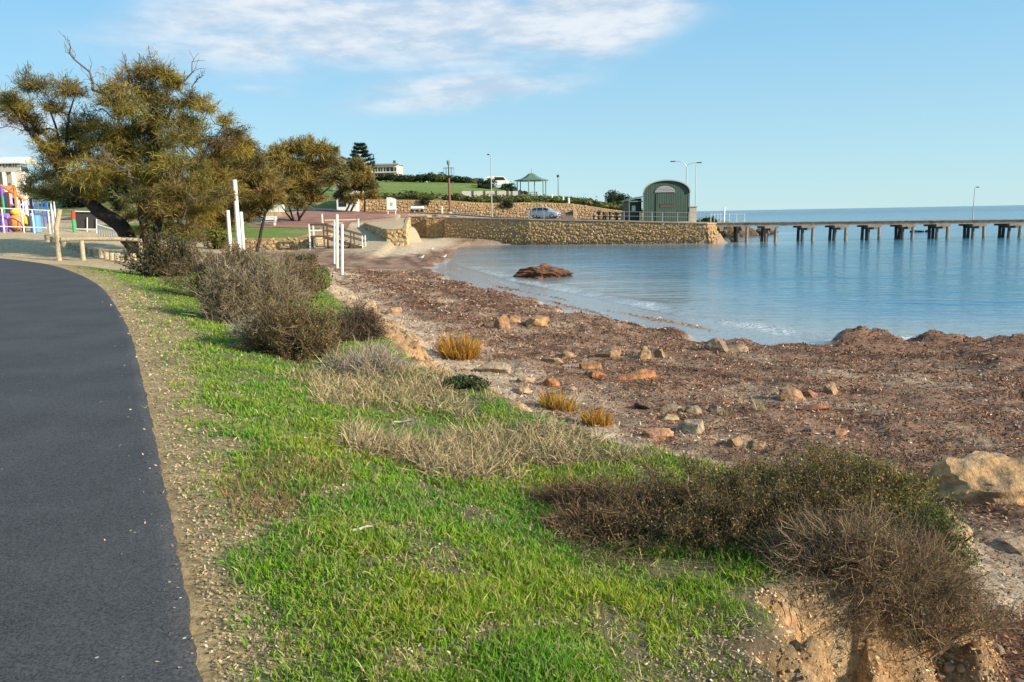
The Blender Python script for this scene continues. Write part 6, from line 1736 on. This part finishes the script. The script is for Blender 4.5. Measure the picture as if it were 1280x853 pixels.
# picnic table, brown posts and rail yard left of the shed
for px, h_, w_, lb in ((748.5, 1.25, 0.30, 'thick brown wooden sign post left of the shed'), (742, 0.75, 0.2, 'short brown bollard at the left end of the picnic corner')):
    q = at_ground(px, 95); root = empty('timber_post', q, lb, 'post'); m = MB(); m.box((q.x, 95, q.z + h_ / 2), (w_ * 0.6, w_ * 0.6, h_)); m.build('shaft', M_rail, root)
    m = MB(); m.box((q.x, 94.9, q.z + h_ * 0.78), (w_ * 1.4, 0.08, h_ * 0.36)); m.build('board', M_rail, root)
def picnic(px, y, label, z=None):
    q = at_ground(px, y); root = empty('picnic_table', q, label, 'table')
    for i in range(4):
        m = MB(); m.box((q.x, y - 0.33 + i * 0.22, q.z + 0.76), (1.9, 0.2, 0.06)); m.build('top_plank', M_rail, root)
    for s_ in (-1, 1):
        m = MB(); m.box((q.x, y + s_ * 0.75, q.z + 0.45), (1.9, 0.28, 0.06)); m.build('seat', M_rail, root)
    for s_ in (-1, 1):
        for v in (-1, 1):
            m = MB(); m.tube([(q.x + s_ * 0.7, y + v * 0.75, q.z), (q.x + s_ * 0.7, y + v * 0.15, q.z + 0.74)], 0.06, 6); m.build('leg', M_rail, root)
    return root
picnic(764, 95.5, 'dark brown picnic table left of the green shed')
q = at_ground(772, 99); root = empty('timber_rail', q, 'low dark timber rail behind the picnic table', 'fence')
for px in (754, 762, 770, 777, 784):
    g_ = at_ground(px, 99); m = MB(); m.box((g_.x, 99, g_.z + 0.5), (0.18, 0.18, 1.1)); m.build('post', M_rail if px < 776 else M_white, root)
for k in (0.45, 0.9):
    g0, g1 = at_ground(754, 99), at_ground(784, 99); m = MB(); m.tube([(g0.x, 99, g0.z + k), (g1.x, 99, g1.z + k)], 0.09, 6); m.build('rail', M_rail, root)

# ------------------------------------------------------------------ the slope: rotunda, panel wall, steps
gy = 122.0; gc = at_ground(665, gy); w2 = D(685, 240, gy).x - gc.x
root = empty('rotunda', gc, 'open picnic rotunda with a green tent-shaped roof on the slope', 'shelter')
ze = D(665, 226, gy).z; zk = D(665, 217, gy).z
for k in range(6):
    a = k * math.pi / 3 + 0.3; xx, yy = gc.x + w2 * 0.92 * math.cos(a), gy + w2 * 0.92 * math.sin(a)
    m = MB(); z0 = min(hz(xx, yy), ze - 0.5); m.tube([(xx, yy, z0 - 0.1), (xx, yy, ze)], 0.07, 6); m.build('post', principled('rotunda_green', (0.12, 0.2, 0.14), 0.5), root)
prof = [(w2 * 1.06, ze - 0.06), (w2 * 1.06, ze + 0.06), (w2 * 0.62, ze + (zk - ze) * 0.3), (w2 * 0.33, ze + (zk - ze) * 0.68), (w2 * 0.2, ze + (zk - ze) * 0.95), (0.03, zk + 0.05)]
m = MB(); m.lathe((gc.x, gy, 0), prof, 6); rf = m.build('roof', principled('rotunda_roof', (0.095, 0.16, 0.11), 0.5, 0, 1, 0.12, 2), root)
m = MB(); m.tube([(gc.x, gy, zk), (gc.x, gy, zk + 0.7)], 0.03, 5); m.build('finial', M_dark, rf)
picnic(665, gy - 0.2, 'picnic table under the green rotunda')
pwy = 121.0
root = None
for i in range(5):
    px = 577 + i * 14.6; g_ = at_ground(px + 7, pwy); t0 = D(px, 239.2, pwy); x1 = D(px + 14, 240, pwy).x
    if root is None: root = empty('panel_wall', g_, 'pale concrete panel wall with dark posts along the foot of the lawn', 'wall')
    zl_ = min(g_.z, t0.z - 0.35) - 0.15; m = MB(); m.box(((t0.x + x1) / 2, pwy, (t0.z + zl_) / 2), (x1 - t0.x - 0.1, 0.15, t0.z - zl_)); m.build('panel', principled('pale_concrete', (0.58, 0.54, 0.44), 0.85, 0, 1, 0.1, 2), root)
    m = MB(); m.box((x1 + 0.05, pwy - 0.05, (t0.z + zl_) / 2 + 0.05), (0.16, 0.25, t0.z - zl_ + 0.15)); m.build('post', M_rail, root)
for i, (px, py) in enumerate(((690, 249), (697, 252), (704, 258), (711, 262), (686, 246))):
    yy = 118 - i * 1.5; g_ = at_ground(px, yy); m = MB(); m.tube([(g_.x, yy, g_.z - 0.1), (g_.x, yy, g_.z + 0.7), (g_.x, yy, g_.z + 0.78)], [0.14, 0.14, 0.1], 8)
    tag(m.build('bollard', M_white), ['pale bollard beside the slope steps, second from the top', 'pale bollard beside the slope steps, third from the top', 'pale bollard beside the slope steps, fourth from the top', 'lowest pale bollard beside the slope steps', 'topmost pale bollard beside the slope steps below the rotunda'][i], 'bollard', 'bollards beside the slope steps')
g_ = at_ground(706, 114); root = empty('slope_steps', (g_.x, 113, hz(g_.x, 111)), 'brown stone steps through the hill wall below the rotunda', 'steps')
for i in range(8):
    m = MB(); zz = hz(g_.x, 111.0) + 0.15 + i * 0.24; m.box((g_.x + 0.3 - i * 0.2, 110.6 + i * 0.45, zz - 0.3), (1.6, 0.5, 0.6)); m.build('step', principled('brown_stone', (0.2, 0.145, 0.1), 0.9, 0.3, 8, 0.2, 4), root)
for xx in (g_.x - 1.3, g_.x + 1.2):
    m = MB(); m.box((xx, 111.3, hz(g_.x, 111) + 0.55), (0.5, 1.0, 1.3)); m.build('pier', principled('tan_wall', (0.46, 0.33, 0.18)), root)

# white van behind the crest bushes
q = at_ground(623.5, 146); root = empty('white_van', q, 'white van parked on the crest between the dark bushes', 'van')
m = MB(); sd = [(-2.2, 0.35), (2.25, 0.35), (2.3, 0.95), (1.75, 1.15), (1.1, 1.9), (-1.6, 2.0), (-2.2, 1.8)]
m.prism([(q.x + u, q.y - 0.9, q.z + v) for u, v in sd], (0, 1.8, 0)); m.build('body', M_white, root)
m = MB(); m.prism([(q.x + u, q.y - 0.93, q.z + v) for u, v in ((-0.6, 1.25), (1.35, 1.25), (0.95, 1.75), (-0.6, 1.8))], (0, 0.02, 0)); m.build('side_window', M_glass, root)
for u in (-1.4, 1.4): wheel(root, Vector((q.x + u, q.y - 0.85, q.z + 0.33)), 0.33, Vector((0, -1, 0)))

# ------------------------------------------------------------------ houses on the crest
def house_box(root, x0, x1, y0, y1, z0, z1, mat, nm='wall'):
    m = MB(); m.box(((x0 + x1) / 2, (y0 + y1) / 2, (z0 + z1) / 2), (x1 - x0, y1 - y0, z1 - z0)); return m.build(nm, mat, root)


def windows(root, xs, y, z0, z1, w_):
    for x_ in xs:
        m = MB(); m.box((x_, y - 0.02, (z0 + z1) / 2), (w_, 0.06, z1 - z0)); wn__ = m.build('window', M_glass, root)
        m = MB(); m.box((x_, y - 0.05, z0 - 0.06), (w_ + 0.15, 0.12, 0.1)); m.build('sill', M_white, wn__)
        m = MB(); m.box((x_, y - 0.055, (z0 + z1) / 2), (0.05, 0.03, z1 - z0)); m.build('mullion', M_white, wn__)


hy = 168.0
x0, x1 = D(455, 220, hy).x, D(497, 220, hy).x; z1 = D(475, 206.5, hy).z; z0 = hz((x0 + x1) / 2, hy) - 0.5
root = empty('white_house', ((x0 + x1) / 2, hy, z0), 'cream two-storey house with balconies on the crest beside the pine', 'house')
creamy = principled('cream_paint', (0.72, 0.66, 0.50), 0.8, 0, 1, 0.06, 1)
house_box(root, x0, x1, hy, hy + 9, z0, z1, creamy)
m = MB(); m.prism([(x0 - 0.4, hy - 0.7, z1 + 0.02), (x1 + 0.3, hy - 0.7, z1 + 0.02), (x1 + 0.3, hy - 0.7, z1 + 0.25), (x0 - 0.4, hy - 0.7, z1 + 0.25)], (0, 10, 0.3)); rf = m.build('roof', principled('grey_roof', (0.33, 0.34, 0.33), 0.6), root)
m = MB(); m.box((D(490.5, 205, hy).x, hy + 3, z1 + 0.6), (0.5, 0.5, 0.9)); m.build('chimney', M_rail, rf)
ww = x1 - x0; zm = (z1 + z0 + 0.8) / 2
windows(root, [x0 + ww * f for f in (0.34, 0.5, 0.66, 0.78, 0.9)], hy, z1 - 1.6, z1 - 0.5, 0.9)
windows(root, [x0 + ww * f for f in (0.12, 0.3, 0.5, 0.7)], hy, zm - 1.2, zm - 0.2, 1.1)
m = MB(); m.box(((x0 + x1) / 2, hy - 0.5, zm + 0.1), (ww, 1.0, 0.16)); bl = m.build('balcony', creamy, root)
bx1 = D(504, 212, hy).x
m = MB()
for z_ in (z1 - 0.1, z1 - 1.9): m.tube([(x1, hy, z_), (bx1, hy, z_)], 0.05, 5)
for xx in (x1 + 0.6, (x1 + bx1) / 2 + 0.3, bx1): m.tube([(xx, hy, z0), (xx, hy, z1 - 0.1)], 0.05, 5)
m.build('pergola', M_galv, root)
hy = 150.0
x0, x1 = D(402, 220, hy).x, D(452, 220, hy).x; ze = D(428, 207, hy).z; zr = D(428, 197, hy).z; z0 = hz((x0 + x1) / 2, hy) - 0.5
root = empty('gabled_house', ((x0 + x1) / 2, hy, z0), 'house with a grey-green gabled roof behind the forking tree', 'house')
house_box(root, x0 + 0.5, x1 - 0.5, hy, hy + 8, z0, ze, creamy)
xm = (x0 + x1) / 2 + 0.4
m = MB(); m.prism([(x0, hy - 0.5, ze), (x1, hy - 0.5, ze), (xm + 0.5, hy - 0.5, zr), (xm - 0.5, hy - 0.5, zr)], (0, 0.2, 0)); m.build('gable', principled('gable_green_grey', (0.30, 0.31, 0.25), 0.8), root)
m = MB(); m.prism([(x0 - 0.3, hy - 0.7, ze - 0.1), (xm, hy - 0.7, zr + 0.1), (xm, hy - 0.7, zr + 0.28), (x0 - 0.3, hy - 0.7, ze + 0.08)], (0, 9.5, 0)); m.prism([(xm, hy - 0.7, zr + 0.1), (x1 + 0.3, hy - 0.7, ze - 0.1), (x1 + 0.3, hy - 0.7, ze + 0.08), (xm, hy - 0.7, zr + 0.28)], (0, 9.5, 0)); m.build('roof', principled('grey_roof', (0.33, 0.34, 0.33)), root)
windows(root, [lerp(x0, x1, f) for f in (0.3, 0.5, 0.7)], hy, ze - 2.0, ze - 0.8, 1.2)
hy = 110.0
x0, x1 = D(420, 240, hy).x, D(445, 240, hy).x; z1 = D(430, 238, hy).z; z0 = hz((x0 + x1) / 2, hy) - 0.4
root = empty('white_cottage', ((x0 + x1) / 2, hy, z0), 'low white cottage glimpsed between the small leaning tree and the forking tree', 'house')
house_box(root, x0, x1, hy, hy + 6, z0, z1, M_white)
m = MB(); m.prism([(x0 - 0.3, hy - 0.5, z1), (x1 + 0.3, hy - 0.5, z1), (x1 - 0.6, hy + 3, z1 + 1.5), (x0 + 0.6, hy + 3, z1 + 1.5)], (0, 0, 0.12)); m.build('roof', principled('grey_roof', (0.33, 0.34, 0.33)), root)
m = MB(); m.box((lerp(x0, x1, 0.3), hy - 0.02, z0 + 1.6), (1.0, 0.06, 1.1)); m.build('window', M_glass, root)
# trees that close the view behind the lawn
for i, (px, yy, rx, h_) in enumerate(((110, 118, 4, 4.5), (165, 122, 5, 5.5), (215, 120, 5, 5), (262, 124, 4.5, 5.5), (312, 126, 4.5, 4.5), (350, 130, 4, 4.2), (395, 140, 4, 5.0))):
    p = at_ground(px, yy); bush('background_tree', 'dark leafy tree closing the view behind the lawn, ' + ['farthest left', 'second from left', 'third from left', 'fourth from left', 'behind the white panel wall', 'left of the forking tree', 'beside the gabled house'][i], p, rx, 2.5, h_, [(0.04, 0.055, 0.022), (0.06, 0.07, 0.028), (0.035, 0.045, 0.02)], 3000, 0.24, 'trees behind the lawn', 'tree')
small_tree('tamarisk_tree', 'low feathery tree in the shade between the biggest tree and its right neighbour', [(262, (258, 280), (252, 262)), (270, (276, 276), (284, 258))],
           [(252, 255, 13), (266, 248, 13), (280, 255, 12), (292, 268, 10), (258, 272, 11), (244, 268, 11), (274, 274, 10), (306, 275, 8), (286, 284, 8)], 76, 2, [(0.20, 0.15, 0.05), (0.15, 0.12, 0.045), (0.24, 0.20, 0.05)], 1.0, (0.4, 0.8), 0.06)
p = at_ground(266, 50); bush('yellow_shrub', 'yellow-green leafy shrub left of the three white posts', p, 1.0, 0.8, 1.5, [(0.17, 0.17, 0.03), (0.12, 0.13, 0.03)], 2600, 0.08, None, 'shrub')

# ------------------------------------------------------------------ jetty
J0 = Vector((21.9, 88.7, 0.26)); xe = D(1330, 275, 88.0).x; J1 = Vector((xe, 86.0, 0.0)); JW = 2.6
root = empty('jetty', (J0.x, J0.y, WZ), 'long low timber jetty on piles running out to the right across the bay', 'jetty')
def jp(t, v=0.0, z=0.0): return Vector((lerp(J0.x, J1.x, t), lerp(J0.y, J1.y, t) + v, lerp(J0.z, J1.z, t) + z))
LJ = J1.x - J0.x
nseg = 15
for i in range(nseg):
    a, b_ = jp(i / nseg), jp((i + 1) / nseg)
    m = MB(); m.prism([a + Vector((0.004, 0, 0)), b_, b_ + Vector((0, JW, 0)), a + Vector((0.004, JW, 0))], (0, 0, -0.14)); m.build('deck', M_timber, root)
for v in (0.15, JW / 2, JW - 0.15):
    m = MB(); a, b_ = jp(0, v, -0.145), jp(1, v, -0.145); m.prism([a + Vector((0, -0.09, 0)), b_ + Vector((0, -0.09, 0)), b_ + Vector((0, 0.09, 0)), a + Vector((0, 0.09, 0))], (0, 0, -0.22)); m.build('stringer', M_timber, root)
m = MB(); m.prism([jp(0, -0.08, 0.0), jp(1, -0.08, 0.0), jp(1, 0.0, 0.0), jp(0, 0.0, 0.0)], (0, 0, 0.10)); m.build('kerb_rail', M_timber, root)
pile_px = [(905, 1), (921, 2), (938, 2), (962, 2), (979, 2), (1003, 3), (1018, 2), (1044, 3), (1057, 2), (1085, 3), (1096, 2), (1126, 3), (1137, 2), (1168, 3), (1177, 2), (1212, 3), (1219, 2), (1253, 2), (1263, 2), (1296, 2)]
bents = [903, 930, 965, 1010, 1050, 1090, 1131, 1172, 1215, 1258, 1301]
weed_pile = principled('pile_timber', (0.12, 0.10, 0.085), 0.9, 0.5, 8, 0.4, 3)
for i, px in enumerate(bents):
    x_ = D(px, 290, 88).x; t = (x_ - J0.x) / LJ; d_ = 0.55 if i > 1 else 0.5
    m = MB(); c = jp(t, JW / 2, -0.48); m.box(c, (1.5 if i > 1 else 0.5, JW + 0.2, 0.24)); m.build('corbel', M_timber, root)
    m = MB(); c = jp(t, JW / 2, -0.7); m.box(c, (0.34, JW + 0.5, 0.28)); m.build('cross_head', M_timber, root)
    for k, (dx, v) in enumerate(((-d_, 0.2), (d_ * 0.95, 0.05), (-d_ * 0.4, JW - 0.2), (d_ * 0.45, JW - 0.1))):
        if i == 0 and k > 0: continue
        lean = random.uniform(-0.06, 0.06); tp = jp(t, v, -0.37); tp.x += dx
        m = MB(); m.tube([(tp.x + lean * 1.6, tp.y, WZ - 1.5), (tp.x + lean, tp.y, WZ + 0.2), (tp.x, tp.y, tp.z)], [0.19, 0.17, 0.155], 9); pl_ = m.build('pile', M_timber if k == 1 else weed_pile, root)
# raking strut and abutment at the shore end
m = MB(); m.tube([(J0.x + 1.6, J0.y + 0.3, -0.2), (J0.x + 3.0, J0.y + 0.6, WZ - 0.3)], 0.17, 8); m.build('raking_strut', M_timber, root)
for k, px in enumerate((889, 893, 897.5, 901, 905.5, 912, 921, 931)):
    t_ = D(px, 270, 88.7); m = MB(); h_ = 1.05 if px != 905.5 else 1.75; z_ = 0.25 if t_.x < J0.x else jp((t_.x - J0.x) / LJ).z
    m.tube([(t_.x, 88.75, z_ - 0.05), (t_.x, 88.75, z_ + h_)], 0.02 if px != 905.5 else 0.08, 7); m.build('rail_post', M_white, root)
m = MB(); a, b_ = D(889, 270, 88.7), D(931, 270, 88.7); m.tube([(a.x, 88.75, 1.25), (b_.x, 88.75, 1.2)], 0.014, 6); m.build('hand_rail', M_white, root)
root, t = pole('jetty_lamp', 'slim lamp post standing on the jetty near its right end', 1216, 235, 87.6, 0.05, M_galv, 'lamp', Vector((D(1216, 272, 87.6).x, 87.6, 0.06)))
m = MB(); m.tube([t, (t.x + 0.12, t.y, t.z + 0.12), (t.x + 0.3, t.y, t.z + 0.1)], 0.03, 6); m.build('arm', M_galv, root)
m = MB(); m.box((t.x + 0.3, t.y, t.z + 0.06), (0.3, 0.16, 0.1), bev=0.03); m.build('lamp_head', M_dark, root)

# gulls resting on the weed
def gull(px, py, label, s=1.0):
    q = G(px, py, True); root = empty('gull', q, label, 'bird', 'gulls on the weed')
    m = MB(); c = Vector((q.x, q.y, q.z + 0.2 * s))
    m.tube([c + Vector((-0.24, 0, 0.0)) * s, c + Vector((-0.12, 0, -0.01)) * s, c + Vector((0.02, 0, 0)) * s, c + Vector((0.13, 0, 0.05)) * s, c + Vector((0.17, 0, 0.13)) * s, c + Vector((0.21, 0, 0.15)) * s, c + Vector((0.25, 0, 0.145)) * s], [0.01 * s, 0.06 * s, 0.085 * s, 0.06 * s, 0.045 * s, 0.042 * s, 0.01 * s], 10)
    m.build('body', M_white, root, smooth=True)
    m = MB(); m.prism([c + Vector((-0.26, -0.085, 0.0)) * s, c + Vector((0.03, -0.092, 0.02)) * s, c + Vector((0.05, -0.085, 0.06)) * s, c + Vector((-0.2, -0.08, 0.05)) * s], (0, 0.02, 0)); m.build('wing', principled('gull_grey', (0.4, 0.41, 0.43), 0.8), root)
    m = MB(); m.tube([c + Vector((0.24, 0, 0.145)) * s, c + Vector((0.30, 0, 0.135)) * s], [0.012 * s, 0.003], 6); m.build('beak', orangeP, root)
    for v in (-0.03, 0.03):
        m = MB(); m.tube([c + Vector((0, v, -0.07)) * s, Vector((c.x, c.y + v, q.z - 0.01))], 0.008, 5); m.build('leg', orangeP, root)
gull(555, 324, 'white gull at the tip of the dark weed bank', 0.9)
gull(527, 325, 'white gull on the weed left of the other gull', 0.9)
gull(540, 314, 'white gull farthest back near the sand', 0.8)


# crumbled soil, roots and clods on the earth face
n = 60000
x_ = rng.uniform(0.9, 3.0, n); y_ = rng.uniform(2.5, 5.6, n); kb = grid_lookup(KB, x_, y_)
kp = (kb > 0.03) & (kb < 0.97) & (rng.random(n) < 0.55 + 0.6 * fbm(x_, y_, 4.0, 3, 97)); x_, y_ = x_[kp], y_[kp]; n = len(x_)
P = np.stack([x_, y_, grid_lookup(GZ, x_, y_)], 1); sz = rng.uniform(0.003, 0.013, n) * rng.choice([0.6, 0.8, 1, 1.35, 2.6], n, p=[0.3, 0.3, 0.25, 0.13, 0.02])
pal = np.array([[0.46, 0.29, 0.135], [0.36, 0.22, 0.10], [0.25, 0.155, 0.08], [0.52, 0.38, 0.21]])
cc = pal[rng.integers(0, 4, n)] * (1 + 0.15 * rng.normal(size=(n, 1)))
octv = np.array([[1, 0, 0], [-1, 0, 0], [0, 1, 0], [0, -1, 0], [0, 0, 1], [0, 0, -1]], float)
octf = np.array([[0, 2, 4], [2, 1, 4], [1, 3, 4], [3, 0, 4], [2, 0, 5], [1, 2, 5], [3, 1, 5], [0, 3, 5]])
Vv = (P[:, None] + octv[None] * sz[:, None, None] * rng.uniform(0.5, 1.3, (n, 6, 1))).reshape(-1, 3)
T = (np.arange(n) * 6)[:, None, None] + octf[None]
tag(link('soil_crumbs', mesh_np('soil_crumbs', Vv, tris=T.reshape(-1, 3), col=np.repeat(np.clip(cc, 0.02, 1), 6, axis=0)), principled('crumbly_soil', (1, 1, 1), 0.95, attr=True)), 'crumbling ochre soil on the face of the eroded bank', 'soil', kind='stuff')
n = 900
x_ = rng.uniform(1.2, 2.7, n); y_ = rng.uniform(3.4, 4.8, n); kb = grid_lookup(KB, x_, y_); kp = (kb > 0.4) & (kb < 0.98); x_, y_ = x_[kp], y_[kp]; n = len(x_)
b_ = np.stack([x_, y_, grid_lookup(GZ, x_, y_) + 0.01], 1); t_ = b_ + np.stack([rng.normal(size=n) * 0.06, -np.abs(rng.normal(size=n)) * 0.07, -rng.uniform(0.03, 0.22, n)], 1)
mz = (b_ + t_) / 2 + np.array([0, -0.03, 0.02])
tag(veg('hanging_roots', [blades(b_, mz, t_, rng.uniform(0.002, 0.005, n), vary((0.2, 0.14, 0.085), n, 0.3))], M_dry), 'fine brown roots hanging over the eroded bank', 'roots', kind='stuff')
